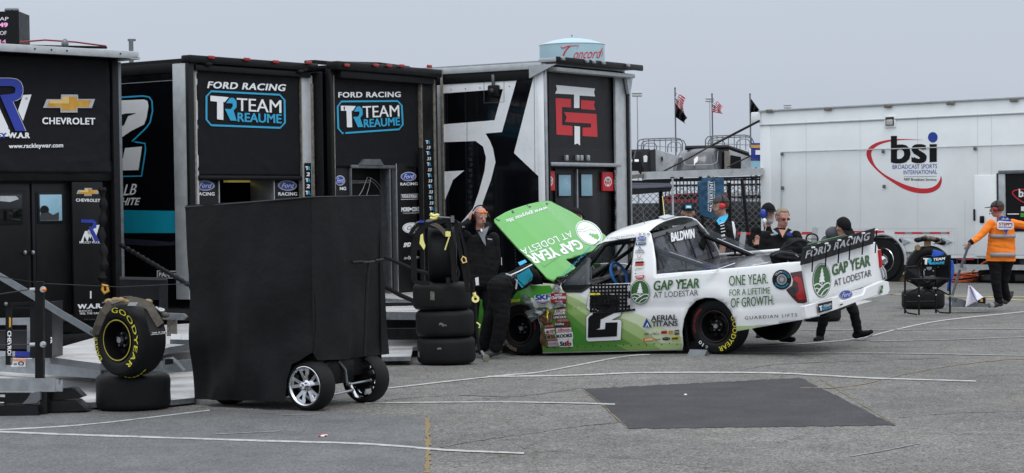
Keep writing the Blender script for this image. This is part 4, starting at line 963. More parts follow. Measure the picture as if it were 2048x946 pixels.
rows=[(1352,341),(1355,334),(1358,318),(1362,305),(1368,299),(1378,296),(1392,295)]; rr=[(1442,341),(1440,334),(1437,318),(1438,305),(1440,298),(1442,295.5),(1442,294.5)]
def ff(a,c):
    i=min(int(c*6),5); f=c*6-i; l=(rows[i][0]+(rows[i+1][0]-rows[i][0])*f, rows[i][1]+(rows[i+1][1]-rows[i][1])*f); r_=(rr[i][0]+(rr[i+1][0]-rr[i][0])*f, rr[i][1]+(rr[i+1][1]-rr[i][1])*f)
    return P(l[0]+(r_[0]-l[0])*a, l[1]+(r_[1]-l[1])*a, 88+c*c*1.6+1.2*(2*a-1)**4)
D('fairing','#45474d',.35,coat=.4,var=.05)
b.sheet(ff,20,18,'fairing'); b.prism([P(1352,342,88.4),P(1357,316,88.8),P(1368,299,90.2),P(1440,298,90.2),P(1442,342,90)],CF*2,'fairing'); b.build('roof_fairing',FS,world=True)
d=Dec(Plane(P(1400,320,87.9),(0,-1,.35))); lf=[(1388,328),(1388,318),(1392,314),(1396,312),(1396,319),(1394,324),(1390,327),(1389,332)]; d.poly(lf,'white_vinyl',2); d.line([(1366,315),(1370,328),(1376,330),(1424,329),(1434,324),(1436,302)],.8,'silver_vinyl',1); d.build('leaf_emblem',FS)
far_poly(FS,'cab_side',[(1434,345),(1437,300),(1442,295),(1452,296),(1458,300),(1458,345)],89.5,'black_gloss',3)
far_poly(FS,'side_fairing',[(1449,340),(1449,302),(1459,302),(1460,340)],88.9,'grime_alu',.1)
far_poly(FS,'trailer_body',[(1458,340),(1456,296),(1465,297),(1506,310),(1506,344)],92,'alu_white',2)
far_poly(FS,'side_opening',[(1461,336),(1461,310),(1482,314),(1482,338)],91.9,'black_vinyl',.05)
b=MB(); b.tube([P(1371,296,89),P(1455,294,89.5),P(1508,312,92)],.10,'black_metal'); b.build('roof_edge',FS,world=True)
far_poly(FS,'mirror',[(1497,298),(1501,296),(1506,309),(1500,310)],87,'white_paint',.2)
def railing(name,label,u0,u1,vt,vb,d):
    t=thing(name,label,'railing',P((u0+u1)/2,vb,d)); b=MB(); r=.028; dd=1.7
    F_=[P(u0,vb,d),P(u0,vt+8,d),P(u0+4,vt+2,d),P(u0+14,vt,d),P(u1-14,vt-2,d),P(u1-4,vt,d),P(u1,vt+8,d),P(u1,vb+6,d)]
    b.tube(F_,r,'steel',6); b.tube([p+CF*dd+CR*.3 for p in F_],r,'steel',6)
    for v in ((vt+vb)/2+2,): b.tube([P(u0,v,d),P(u1,v+4,d)],r*.8,'steel',6)
    for i in range(1,8): u=u0+(u1-u0)*i/8; b.tube([P(u,vt,d),P(u,vb+4,d)],r*.7,'steel',6)
    b.tube([P(u0+12,vb,d-.5),P(u0+13,vt+12,d-.5),P(u0+19,vt+8,d-.5),P(u0+34,vt+8,d-.5),P(u0+38,vt+14,d-.5),P(u0+38,vb+3,d-.5)],r,'steel',6)
    b.tube([P(u1-30,vb+5,d-.5),P(u1-29,vt+12,d-.5),P(u1-22,vt+6,d-.5),P(u1-8,vt+6,d-.5),P(u1-3,vt+12,d-.5),P(u1-3,vb+6,d-.5)],r,'steel',6)
    b.build('rails',t,world=True)
railing('roof_railing','steel roof railing above the distant pale trailer beside flag pair',1275,1365,278,300,98)
railing('roof_railing','steel roof railing above the black sleeper cab truck',1411,1503,272,296,94)
# small purple board
SG=thing('sign_board','small purple and blue board at the edge of the white trailer','sign',P(1518,320,80))
b=MB(); b.obox(P(1515,304,80),CR*.26,CF*.05,CU*.36,'blue'); b.obox(P(1515,293,79.95),CR*.26,CF*.05,CU*.06,'gold'); b.obox(P(1516,305,79.9),CR*.10,CF*.05,CU*.09,'white_vinyl'); b.obox(P(1515,324,80),CR*.26,CF*.05,CU*.22,'window_blue'); b.build('panel',SG,world=True)
b=MB(); p=P(1512,330,80.1); b.tube([(p.x,p.y,0),tuple(p)],.06,'steel'); b.build('post',SG,world=True)
# low parked cars / canopies seen through fence
for (lab,px,k,dd) in (('dark red car seen through the fence left of the blue bag',[(1325,400),(1330,392),(1350,388),(1400,385),(1452,384),(1460,400),(1450,410),(1330,410)],'dark_red',60),('pale car roof seen through the fence right of the blue bag',[(1450,402),(1456,386),(1480,382),(1540,383),(1540,404)],'alu_white',61)):
    t=thing('parked_car',lab,'car',P(px[0][0],410,dd)); far_poly(t,'body',px,dd,k,1.6)
    far_poly(t,'window',[(px[0][0]+28,397),(px[0][0]+34,390),(px[0][0]+70,389),(px[0][0]+72,396)],dd-.02,'dark_glass',.05)
    b=MB(); 
    q=P(px[0][0]+20,415,dd); q2=P(px[-2][0]-14,415,dd)
    for w_ in (q,q2): b.lathe([(.33,-.1),(.34,.1)],'rubber',(w_.x,w_.y,.34),(0,1,0),24); b.tube([(w_.x,w_.y-.1,.34),(w_.x,w_.y+.3,.34)],.33,'rubber',20)
    b.build('wheel',t,world=True)
    far_poly(t,'lower_body',[(px[0][0],440),(px[0][0],405),(px[-2][0],405),(px[-2][0],440)],dd,k,1.6)
# ---------- flags
def flag_stripes(t,name,top,bot,w0,d,us=True,drop=(0,0)):
    """hanging flag: strip from hoist (top..bot on pole) sagging down-right"""
    b=MB(); nx_,ny_=26,26
    (ut,vt),(ub,vb)=top,bot
    def fn(a,c):   # a along fly, c along hoist
        u=ut+(ub-ut)*c + w0*a ; v=vt+(vb-vt)*c + drop[0]*a + drop[1]*a*c
        u-= w0*.25*math.sin(c*3)*a
        return P(u,v,d+.35*math.sin(a*9+c*2)*a+.12*math.sin(a*17+c*5))
    for j in range(ny_):
        for i in range(nx_):
            a0,a1,c0,c1=i/nx_,(i+1)/nx_,j/ny_,(j+1)/ny_
            k='black_vinyl'
            if us: k='blue' if (a0<.42 and c0<.54) else ('red' if int(c0*13)%2==0 else 'white_vinyl')
            b.add([fn(a0,c0),fn(a1,c0),fn(a1,c1),fn(a0,c1)],[(0,1,2,3)],k)
    if us:
        for ii in range(4):
            for jj in range(4): 
                p=fn(.06+ii*.1,.06+jj*.13); b.ell(p-CF*.03,(.05,.02,.05),'white_vinyl',n=6,m=4)
    return b.build(name,t,world=True)
def pole(t,u,v0,v1,d,r=.045,top=True):
    b=MB(); p=P(u,v0,d); b.tube([(p.x,p.y,0),tuple(p)],r,'steel',8); 
    if top: b.ell(p,(.06,.06,.06),'steel',n=8,m=6)
    return b.build('pole',t,world=True)
T1=thing('flagpole','flagpole with an American flag above a black flag, left of three','flagpole',G(1352,420)*0+Vector((P(1352,300,120).x,120,0))); pole(T1,1350,176,300,120)
flag_stripes(T1,'flag',(1350,182),(1351,208),21,120,True,(14,10)); flag_stripes(T1,'flag',(1351,206),(1351,234),24,120,False,(30,-14))
T2=thing('flagpole','flagpole with a single American flag, middle of three','flagpole',Vector((P(1423,300,120).x,120,0))); pole(T2,1424,188,300,120)
flag_stripes(T2,'flag',(1425,193),(1425,224),22,120,True,(22,-18))
T3=thing('flagpole','flagpole with a dark flag at the corner of the white trailer','flagpole',Vector((P(1500,300,120).x,120,0))); pole(T3,1500,188,300,120)
flag_stripes(T3,'flag',(1501,196),(1501,230),18,120,False,(24,-18))
# ---------- light masts
def mast(label,u,v0,d,lamps=True,r=.09,w=8):
    t=thing('light_mast',label,'light mast',Vector((P(u,400,d).x,d,0)),group=None); b=MB(); p=P(u,v0,d); b.tube([(p.x,d,0),(p.x,d,p.z)],[r*1.5,r*.7],'alu',8); b.build('pole',t,world=True)
    b=MB()
    for j,dv in enumerate((0,5)):
        b.bar(P(u-w,v0+dv,d),P(u+w,v0+dv,d),.12,.12,'steel')
        for i in range(-2,3): b.ell(P(u+i*w*.45,v0+dv-1,d-.3),(.26,.2,.2),'alu_white',n=8,m=6)
    b.build('lamp_cluster',t,world=True); return t
mast('floodlight mast standing beside the monogram trailer',1274,187,300)
mast('floodlight mast just left of the middle flagpole',1419,198,340,w=6)
mast('floodlight mast showing only its lamps above the white trailer roof',1575,211,400,w=6)
t=thing('light_mast','plain grey mast with small flat top behind the bowtie trailer','light mast',Vector((P(263,300,60).x,60,0))); b=MB(); p=P(263,80,60); b.tube([(p.x,60,0),(p.x,60,p.z)],.07,'steel',8); b.build('pole',t,world=True); b=MB(); b.bar(P(256,80,60),P(271,80,60),.12,.06,'steel'); b.build('head_bracket',t,world=True)
# ---------- scoring tower
t=thing('scoring_tower','black scoring tower reading LAP 49 OF above the leftmost trailer','scoring tower',Vector((P(-20,300,90).x,90,0)))
b=MB(); p0,p1=P(-80,23,90),P(39,23,90); zb_=0; b.box(p0.x,p1.x,90,92,0,p1.z,'black_vinyl'); b.build('tower_body',t,world=True)
b=MB()
for u in (14,20,28,33): b.ell(P(u,20,90),(.12,.12,.10),'steel',n=8,m=6); b.tube([P(u,24,90),P(u,20,90)],.04,'steel')
b.build('roof_lamps',t,world=True)
D('led_pink','#c98fb8',.5,emit='#d78fc6',es=.55,var=0); D('led_white','#cfc6d4',.5,emit='#cfc3d6',es=.45,var=0)
d=Dec(Plane((0,90,0),(0,-1,0)),base=.02); d.text('LAP',(-7,41),(17,41),7,'led_white',1); d.text('49',(-1,54),(15,54),8.5,'led_pink',1,.05); d.text('OF',(0,70),(13,70),8,'led_white',1); d.text('134',(-10,87),(12,87),8,'led_pink',1); d.build('display',t)
# ---------- water tower
WT=Vector((P(1144,100,420).x,420,0)); t=thing('water_tower','pale blue water tower with red Concord script beyond the trailers','water tower',WT)
D('tank_blue','#a4c3cf',.5,var=.05,vs=.3); D('tank_top','#a6c2cc',.5,var=.05,vs=.3)
s_=420/F; rw=65*s_; zt=(CO+ray(1144,91)*420).z; zb_=(CO+ray(1144,126)*420).z
b=MB(); prof=[(rw*.2,zb_-14),(rw*.6,zb_-10),(rw,zb_-4),(rw,zb_-4),(rw,zt),(rw*.86,zt+.45),(rw*.6,zt+1.0),(rw*.3,zt+1.35),(0,zt+1.45)]
b.lathe(prof,'tank_blue',(0,0,0),(0,0,1),64,mats=['tank_blue']*4+['tank_top']*5); b.lathe([(rw+.05,zt-.06),(rw+.12,zt),(rw+.05,zt+.06)],'alu_white',(0,0,0),(0,0,1),64); b.tube([(0,0,0),(0,0,zb_-12)],2.4,'tank_blue',24); b.build('tank',t)
b=MB(); b.tube([(0,0,zt+1.3),(0,0,zt+2.2)],.12,'steel'); b.box(-.5,.5,-.3,.3,zt+1.35,zt+1.75,'tank_top',.1); b.build('vent',t)
class Cyl:
    def hit(s,u,v,off=0):
        r=ray(u,v); c=CO-WT; a=r.x**2+r.y**2; b_=2*(c.x*r.x+c.y*r.y); q=c.x**2+c.y**2-(rw+off)**2; D_=max(0,b_*b_-4*a*q); return CO+r*((-b_-math.sqrt(D_))/(2*a))
d=Dec(Cyl(),grid=6,base=.08)
C_=[(1127,95),(1124,92),(1140,91),(1154,90),(1157,95),(1154,98)]
d.line([(p.x,p.y) for p in spline([(1121,92,0),(1124,96,0),(1129,95,0),(1136,92.5,0),(1146,91.5,0),(1157,91,0),(1153,97,0)],4)],[.5,.8,1.2,1.6,2,2.2,2,2,2,2,2,2,2,2,1.6,1.4,1.3,1.2,1.1,1,.8,.7,.6,.5,.5],'red',1)
d.line([(p.x,p.y) for p in spline([(1141,92,0),(1133,99,0),(1127,110,0),(1129,118,0),(1138,121,0),(1148,117,0)],4)],[1,1.4,1.8,2.2,2.4,2.6,2.8,3,3,3,2.8,2.5,2.2,2,1.8,1.5,1.2,1,.8,.6,.5],'red',1)
d.text('oncord',(1145,118),(1199,116),20,'red',1,.0,sh=7)
d.line([(1198,112),(1204,98),(1206,106),(1203,113)],1,'red',2)
d.build('script_lettering',t)
YAW,TPITCH,TROLL=R(33),R(2.0),R(7.0)
f0=Vector((-math.cos(YAW),math.sin(YAW),0)); l0=Vector((-math.sin(YAW),-math.cos(YAW),0)); z0_=Vector((0,0,1))
tf=(f0*math.cos(TPITCH)-z0_*math.sin(TPITCH)).normalized()
tl=(l0*math.cos(TROLL)-z0_*math.sin(TROLL)); tl=(tl-tf*tl.dot(tf)).normalized()
tu=tf.cross(tl)
TR3=Matrix(((tf.x,tl.x,tu.x),(tf.y,tl.y,tu.y),(tf.z,tl.z,tu.z)))
LRC=G(1430,709)
TO=LRC-TR3@Vector((0,.98,0))
TM=Matrix.Translation(TO)@TR3.to_4x4(); TI=TM.inverted()
D('dim_red','#2e1519',.5,var=.2)
# ================================================================ RACE TRUCK
def ring_text(mb, M, txt, r0, h, a0, a1, z, k, wgt=0.02):
    vs,fs,tw,th=glyphs(txt,0.0,1.1)
    for i,(dx,dy) in enumerate(strikes(wgt)):
        out=[]
        for x,y in vs:
            a=R(a0+(a1-a0)*(x+dx/tw)); r=r0+h*(y+dy/th); out.append(M@Vector((r*math.cos(a),r*math.sin(a),z+.0002*i)))
        mb.add(out,fs,k)
def wframe(c,out,up=(0,0,1)):
    z=Vector(out).normalized(); y=Vector(up); y=(y-z*y.dot(z)).normalized(); x=y.cross(z)
    return Matrix(((x.x,y.x,z.x,c[0]),(x.y,y.y,z.y,c[1]),(x.z,y.z,z.z,c[2]),(0,0,0,1)))
def race_wheel(parent, W, rad=.355, wid=.30, letters=(), worn=True, as_thing=None, rimk='black_metal', world=True, holes=True, ring='dim_red'):
    """W: wheel frame in world, +z outward. builds tyre, rim (> lugs), lettering"""
    h=wid/2; rr=.198*rad/.355
    b=MB(W); prof=[(rr,-h+.02),(rr+.02,-h+.0),(rad*.72,-h-.012),(rad*.9,-h-.004),(rad*.965,-h+.02),(rad*.99,-h+.05),(rad,-h+.10),(rad,h-.10),(rad*.99,h-.05),(rad*.965,h-.02),(rad*.9,h+.004),(rad*.72,h+.012),(rr+.02,h),(rr,h-.02)]
    mats=['rubber_wall']*3+['rubber']*7+['rubber_wall']*3
    b.lathe(prof,'rubber',(0,0,0),(0,0,1),56,mats=mats)
    for i in range(0,360,9):   # small tread vents and scuffs on the shoulder
        a=R(i); b.obox((rad*.935*math.cos(a),rad*.935*math.sin(a),h+.0005),(.006*math.cos(a),.006*math.sin(a),0),(-.0016*math.sin(a),.0016*math.cos(a),0),(0,0,.001),'dark_grey')
    ty=b.build('tyre',parent,world=world)
    b=MB(W); b.lathe([(rr+.006,-h+.02),(rr+.008,h-.012),(rr+.004,h+.004),(rr-.012,h-.002),(rr-.02,h-.03),(rr-.026,h-.12),(rr-.05,h-.15),(.085,h-.12),(.07,h-.085),(.045,h-.08),(.045,h-.05),(.0,h-.05)],rimk,(0,0,0),(0,0,1),48)
    b.lathe([(rr+.001,h+.003),(rr-.004,h+.006),(rr-.009,h+.003)],ring,(0,0,0),(0,0,1),48)
    for i in range(8):
        a=R(i*45+22); rc=.125*rad/.355; c=Vector((rc*math.cos(a),rc*math.sin(a),h-.130)); b.tube([c,c+Vector((0,0,.006))],.024,'black_vinyl',10)
    for i in range(5):
        a=R(i*72+18); c=Vector((.062*math.cos(a),.062*math.sin(a),h-.085)); b.tube([c,c+Vector((0,0,.03))],.012,'steel',6)
    b.tube([Vector((0,0,h-.06)),Vector((0,0,h-.02))],.028,'alu',12); rim=b.build('rim',parent,world=world)
    if letters:
        b=MB(W)
        for (t,r0,hh,a0,a1,k) in letters: ring_text(b,W.inverted()@W,t,r0,hh,a0,a1,h+.0155,k)
        b.build('sidewall_lettering',parent,world=True,weld=False)
    return ty,rim
TRK=thing('race_truck','white and green race pickup with its hood raised and a black 2 on the door','race truck',TM)
def ys(x,z):
    if z<.35: y=.985-.03*((.35-z)/.35)**2
    elif z<1.0: y=.985-.085*((z-.35)/.65)**2
    else: y=.90-.40*(z-1.0)-.25*(z-1.0)**2
    if z<1.0:
        for xc in (0,2.845):
            dd=math.hypot(x-xc,z-.36); 
            if dd>.3: y+=.03*math.exp(-((dd-.42)/.12)**2)
        y-=.012*math.exp(-((z-.62)/.05)**2)
    if x<-.95: y-=.10*min(1.2,(-x-.95)/.5)**2
    if x>3.1: y-=.35*((x-3.1)/.8)**2
    return y
def hitx(fn, nrm, org, u, v, off):
    """generic: solve ray against local displaced surface. fn(p)->target coordinate along axis"""
    pass
class Side:
    def hit(s,u,v,off=0.0):
        r=ray(u,v); lo=TI@CO; ld=TI.to_3x3()@r; y=.95
        for _ in range(7):
            t=(y+off-lo.y)/ld.y; p=lo+ld*t; y=ys(p.x,p.z)
        t=(y+off-lo.y)/ld.y; return CO+r*t
SD=Side()
def L(u,v,surf=None,off=0.0): return TI@(surf or SD).hit(u,v,off)
def yplane(y): return Plane(TM@Vector((0,y,0)),TR3@Vector((0,1,0)))
def xplane(x,lean=0.0): return Plane(TM@Vector((x,0,0)),TR3@Vector((-1,0,lean)))
def zplane(z): return Plane(TM@Vector((0,0,z)),TR3@Vector((0,0,1)))
def gridded(pts_loops, fn, g=10):
    """pixel loops (outer + holes) -> cut on a grid and mapped through fn(u,v)"""
    loops=[[Vector((x,y,0)) for x,y in lp] for lp in pts_loops]; flat=[p for lp in loops for p in lp]
    tri=tessellate_polygon(loops); bm=bmesh.new(); bv=[bm.verts.new(p) for p in flat]
    for t in tri:
        try: bm.faces.new([bv[i] for i in t])
        except ValueError: pass
    for ax in (0,1):
        lo=min(p[ax] for p in flat); hi=max(p[ax] for p in flat); q=math.floor(lo/g)*g+g
        while q<hi:
            co=(q,0,0) if ax==0 else (0,q,0); no=(1,0,0) if ax==0 else (0,1,0)
            bmesh.ops.bisect_plane(bm,geom=bm.verts[:]+bm.edges[:]+bm.faces[:],plane_co=co,plane_no=no,dist=1e-5); q+=g
    bm.verts.index_update(); vs=[fn(v.co.x,v.co.y) for v in bm.verts]; fs=[[v.index for v in f.verts] for f in bm.faces]; bm.free(); return vs,fs
arch_r=[(1366,690),(1364,664),(1368,638),(1377,617),(1393,601),(1411,595),(1430,596),(1449,606),(1462,622),(1471,641),(1475,662)]
arch_f=[(968,690),(976,650),(990,625),(1012,610),(1036,604),(1056,610),(1072,626),(1081,650),(1085,680)]
side_out=[(1086,706),(1365,700)]+arch_r+[(1560,647),(1623,636),(1640,632),(1634,612),(1618,606),(1612,570),(1607,528),(1570,530),(1500,538),(1400,546.5),(1313,553),(1311.5,520),(1307,490),(1302,467),(1296,461),(1270,463),(1240,469),(1218,476),(1204,484),(1186,502),(1160,528),(1138,551),(1119,573),(1112,570),(1080,569),(1040,571),(1005,580),(970,592),(945,600),(934,612),(932,640),(940,672),(955,690)]+arch_f
win_hole=[(1123,574),(1124,566),(1140,549),(1164,525),(1185,504),(1196,492),(1207,486),(1240,480),(1272,476),(1267,500),(1263,530),(1261,566),(1184,569),(1165,583),(1130,583)]
vs,fs=gridded([side_out,win_hole],lambda u,v:L(u,v),9)
# split: green nose/fender area vs white by x
def side_col(c):
    return 'green_e' if c.x>2.62 else 'white_paint'
b=MB()
cent=[sum((vs[i] for i in f),Vector())/len(f) for f in fs]
for sgn in (1,-1):
    vv=[Vector((p.x if (sgn>0 or p.x>-1.0) else -1.0+(p.x+1.0)*.25,p.y*sgn,p.z)) for p in vs]
    for k in ('green_e','white_paint'):
        b.add(vv,[f for f,c in zip(fs,cent) if side_col(c)==k],k)
body=b.build('body',TRK,ang=28)
md=body.modifiers.new('solid','SOLIDIFY'); md.thickness=.018; md.offset=-1
# recalc can flip the open shells; keep thickness inward by using offset 0
md.offset=0
# ---- roof
rl=[L(*p) for p in ((1296,461),(1270,463),(1240,469),(1218,476),(1204,484))]
def rfn(a,c):
    t=a*(len(rl)-1); i=min(int(t),len(rl)-2); f=t-i; p=rl[i].lerp(rl[i+1],f); s=2*c-1
    return Vector((p.x-(.02 if a<.02 else 0)+.10*(1-s*s)*(a>.5)*(a-.5)*2, p.y*s, p.z+.075*(1-abs(s)**2.6)-.004))
b=MB(); b.sheet(rfn,16,30,'white_paint'); rf=b.build('roof',TRK,solid=.015,ang=50)
b=MB(); 
def roofpt(a,c,dz=0): p=rfn(a,c); p.z+=dz; return p
b.prism([roofpt(.0,.40,.0),roofpt(.0,.62,.0),roofpt(.12,.60,.03),roofpt(.12,.42,.03)],(0,0,.02),'silver_vinyl'); rb=b.build('roof_light',rf)
d=Dec(xplane(rl[0].x-.03,.6)); d.poly([(1346,461),(1349,452),(1376,447),(1380,456)],'silver_vinyl',1); d.poly([(1351,459),(1353,453),(1371,450),(1373,456)],'red',2); d.build('light_lens',rf)
b=MB(); p=roofpt(.35,.2); b.tube([p,p+Vector((0,0,.30))],.006,'pale_yellow',6); p=roofpt(.3,.72); b.tube([p,p+Vector((0,0,.22))],.005,'steel',6); b.build('antenna',rf)
d=Dec(Side(),grid=0,base=.012); 
# ---- glass: windscreen and rear window
glass=mat('lexan','#565a62',.1,alpha=.62,var=0)
ap=[L(*p) for p in ((1119,573),(1160,528),(1204,484))]
b=MB()
def wfn(a,c):
    t=a*2; i=min(int(t),1); p=ap[i].lerp(ap[i+1],t-i); s=2*c-1; return Vector((p.x+.22*(1-s*s)*(1-.6*a),(p.y-.03)*s,p.z+.03*(1-s*s)*a))
clear=mat('clear_pane','#9aa4ac',.05,alpha=.16,var=0)
b.sheet(wfn,8,16,clear); b.build('windscreen',TRK,solid=.005)
rwT=L(1303,468); rwB=L(1313,552); 
def rwp(a,c,ins=.0):
    p=rwT.lerp(rwB,c); s=2*a-1; return Vector((p.x+.03,(p.y-.02)*-s if False else (p.y-.02)*(1-2*a),p.z))
b=MB(); b.sheet(lambda a,c:rwp(a,c),6,6,glass); rw=b.build('rear_window',TRK,solid=.005)
b=MB()
W_=rwT.y-.02; 
for (a0,a1) in ((0,.045),(.955,1)): b.prism([rwp(a0,0)-Vector((.03,0,0)),rwp(a1,0)-Vector((.03,0,0)),rwp(a1,1)-Vector((.03,0,0)),rwp(a0,1)-Vector((.03,0,0))],(.02,0,0),'black_frame')
for (c0,c1) in ((0,.10),(.88,1)): b.prism([rwp(0,c0)-Vector((.034,0,0)),rwp(1,c0)-Vector((.034,0,0)),rwp(1,c1)-Vector((.034,0,0)),rwp(0,c1)-Vector((.034,0,0))],(.02,0,0),'carbon')
b.build('window_frame',rw)
for (a0,a1) in ((.30,.40),(.70,.62)):
    b=MB(); b.bar(rwp(a0,.05)-Vector((.04,0,0)),rwp(a1,.95)-Vector((.04,0,0)),.03,.01,'black_metal',up=(1,0,0)); b.build('window_brace',rw)
for a in (.16,.84):
    b=MB(); b.bar(rwp(a,.2)-Vector((.035,0,0)),rwp(a+.03,.95)-Vector((.035,0,0)),.008,.005,'steel',up=(1,0,0)); c=rwp(a+.01,.58)-Vector((.045,0,0)); b.obox(c,(0,.05,.05),(0,.05,-.05),(.008,0,0),'black_metal'); b.build('window_latch',rw)
nv=(rwB-rwT); RWP=Plane(TM@(rwT-Vector((0,0,0))),TR3@Vector((-nv.z,0,nv.x))*-1)
d=Dec(RWP,base=.022); d.text('BALDWIN',(1343,483),(1389,475),17,'white_vinyl',1,.05,sh=-1); 
d.build('lettering',rw)
# ---- rear deck over the bed
b=MB()
topL=[L(*p) for p in ((1313,553),(1400,546.5),(1500,538),(1570,530),(1607,528))]
def dfn(a,c):
    t=a*4; i=min(int(t),3); p=topL[i].lerp(topL[i+1],t-i); s=2*c-1; return Vector((p.x,(p.y-.015)*s,p.z-.012+.02*(1-s*s)))
b.sheet(dfn,14,14,'carbon'); dk=b.build('bed_cover',TRK,solid=.01)
b=MB()
for s in (1,-1):
    pts=[Vector((p.x,(p.y-.03)*s,p.z)) for p in topL]; b.tube(pts,.028,'white_paint',10)
b.build('bed_rail',TRK)
d=Dec(zplane(dfn(.4,.5).z+.0),base=.014)
d.text('Performance',(1400,541),(1463,524),7,'ford_blue',1,.02,up=(14,-6)); d.line([(1398,543),(1430,540),(1470,526)],1.0,'white_vinyl',1); d.text('Racing',(1500,533),(1535,526),5,'white_vinyl',1,.02,up=(8,-4)); d.build('deck_lettering',dk)
# ---- diagonal window supports with clear fins
for s,(p0,p1) in ((1,((1314,500),(1418,536))),(-1,((1408,470),(1520,518)))):
    pl=yplane(.62*s); a=L(*p0,surf=pl); c=L(*p1,surf=pl)
    b=MB(); b.tube([a,c],.033,'black_frame',12); b.tube([a+Vector((0,0,.02)),a+Vector((.06,0,.07))],.03,'black_frame'); 
    m_=a.lerp(c,.55); b.tube([m_,Vector((m_.x,m_.y,topL[1].z))],.014,'black_metal'); b.obox((m_.x,m_.y,topL[1].z+.01),(.10,0,0),(0,.05,0),(0,0,.01),'black_metal'); b.tube([a,Vector((a.x-.1,m_.y,topL[0].z))],.012,'black_metal')
    st=b.build('deck_support',TRK)
    q0=a.lerp(c,.25)+Vector((0,.0,.034)); q1=a.lerp(c,.88)+Vector((0,0,.034)); b=MB(); b.bar(q0+Vector((0,.012*s*0+.006,0)),q1,.012,.004,'white_vinyl'); b.build('lettering_strip',st)
    b=MB(); b.prism([a+Vector((.02,.05*s,.10)),c+Vector((-.22,.05*s,0)),c+Vector((0,.05*s,-.02)),a+Vector((.02,.05*s,-.3))],(0,.004,0),mat('fin_clear','#7d838c',.05,alpha=.28,var=0)); b.build('clear_fin',TRK)
# ---- tailgate and bumper
TG=xplane(-1.36); tgL=lambda u,v:L(u,v,surf=TG)
tg=[(1606,529),(1640,518),(1700,500),(1752,484),(1758,505),(1764,535),(1770,560),(1620,608),(1613,570)]
b=MB(); b.prism([tgL(*p) for p in tg],(.03,0,0),'white_paint')
b.build('tailgate',TRK,bevel=.008)
tgo=[o for o in TRK.children if o.name.startswith('tailgate')][0] if TRK.children else None
tgo=bpy.data.objects['tailgate']
c1=lambda x,y:(1560+x/4.3,440+y/4.3)
d=Dec(TG,base=.004)
d.ellipse(c1(361,517),18.5,34.5,'green_dark',1,rot=.02); d.ellipse(c1(361,517),17.5,33,'white_vinyl',2,rot=.02,inner=.955)
def tree_logo(d,cx,cy,w,h,lay=3,tilt=0.0,k='white_vinyl'):
    T=lambda x,y:(cx+x*w,cy+y*h+tilt*x*w)
    d.poly([T(.02,-.78),T(.14,-.55),T(.08,-.54),T(.22,-.34),T(.14,-.33),T(.30,-.10),T(.20,-.09),T(.36,.14),T(.05,.10),T(.05,.26),T(-.05,.26),T(-.05,.10),T(-.36,.14),T(-.22,-.08),T(-.31,-.08),T(-.15,-.31),T(-.23,-.32),T(-.08,-.53),T(-.14,-.54)],k,lay)
    d.line([T(-.93,.30),T(-.65,.20),T(-.35,.20),T(-.05,.33),T(.15,.44)],h*.07,k,lay)
    d.line([T(-.55,.78),T(-.25,.55),T(.1,.35),T(.45,.22),T(.75,.20),T(.93,.28)],h*.07,k,lay)
    d.line([T(-.85,.52),T(-.6,.45),T(-.3,.55)],h*.06,k,lay); d.line([T(-.15,.93),T(.15,.70),T(.5,.55),T(.82,.50)],h*.06,k,lay)
tree_logo(d,c1(361,517)[0],c1(361,517)[1],17.5,33,3,-.1)
d.text('GAP YEAR',c1(455,478),c1(778,392),19,'green_dark',2,.03,up=(-1,-22)); d.text('AT LODESTAR',c1(470,572),c1(790,480),12,'dark_grey',2,.0,up=(-1,-13.5))
d.build('lettering',tgo)
BP=xplane(-1.52); bpL=lambda u,v:L(u,v,surf=BP)
bpoly=[c1(215,740),c1(500,655),c1(520,700),c1(720,640),c1(740,585),c1(890,520),c1(935,530),c1(945,600),c1(925,640),c1(700,690),c1(500,765),c1(300,832),c1(225,845)]
b=MB(); b.prism([bpL(*p) for p in bpoly],(.06,0,0),'white_paint')
b.prism([bpL(*p)+Vector((.03,0,0)) for p in (c1(490,650),c1(750,580),c1(725,650),c1(515,712))],(-.012,0,0),'white_paint'); bu=b.build('rear_bumper',TRK,bevel=.02)
d=Dec(BP,base=.022); tr_logo(d,[c1(330,735),c1(445,700),c1(447,765),c1(335,795)],2,box=False); d.poly([c1(326,722),c1(448,692),c1(450,768),c1(332,800)],'black_vinyl',1)
d.poly([c1(866,565),c1(888,560),c1(886,590),c1(872,606),c1(884,604),c1(882,628),c1(852,634),c1(856,608),c1(872,590),c1(872,578),c1(864,582)],'green_dark',1)
d.line([c1(200,728),c1(330,705),c1(450,672)],.8,'grime_alu',1); d.line([c1(690,700),c1(760,672),c1(850,640)],.6,'grime_alu',1); d.poly([c1(515,724),c1(543,718),c1(541,730),c1(517,738)],'dark_grey',1)
d.build('lettering',bu)
d=Dec(BP,base=-.012); ford_oval(d,(1692,589),13.5,9.5,1,-.12); d.build('oval_emblem',bu)
b=MB(); b.tube([tgL(1759,528)+Vector((-.01,0,0)),tgL(1763,542)+Vector((-.03,0,0)),tgL(1766,558)+Vector((-.03,0,0))],[.016,.03,.026],'chrome',8); b.build('crumpled_trim',TRK)
b=MB(); b.tube([tgL(1756,500)+Vector((-.0,-.02,0)),tgL(1759,535)+Vector((-.0,-.02,0))],.035,'lens_red',8); b.build('taillight',TRK)
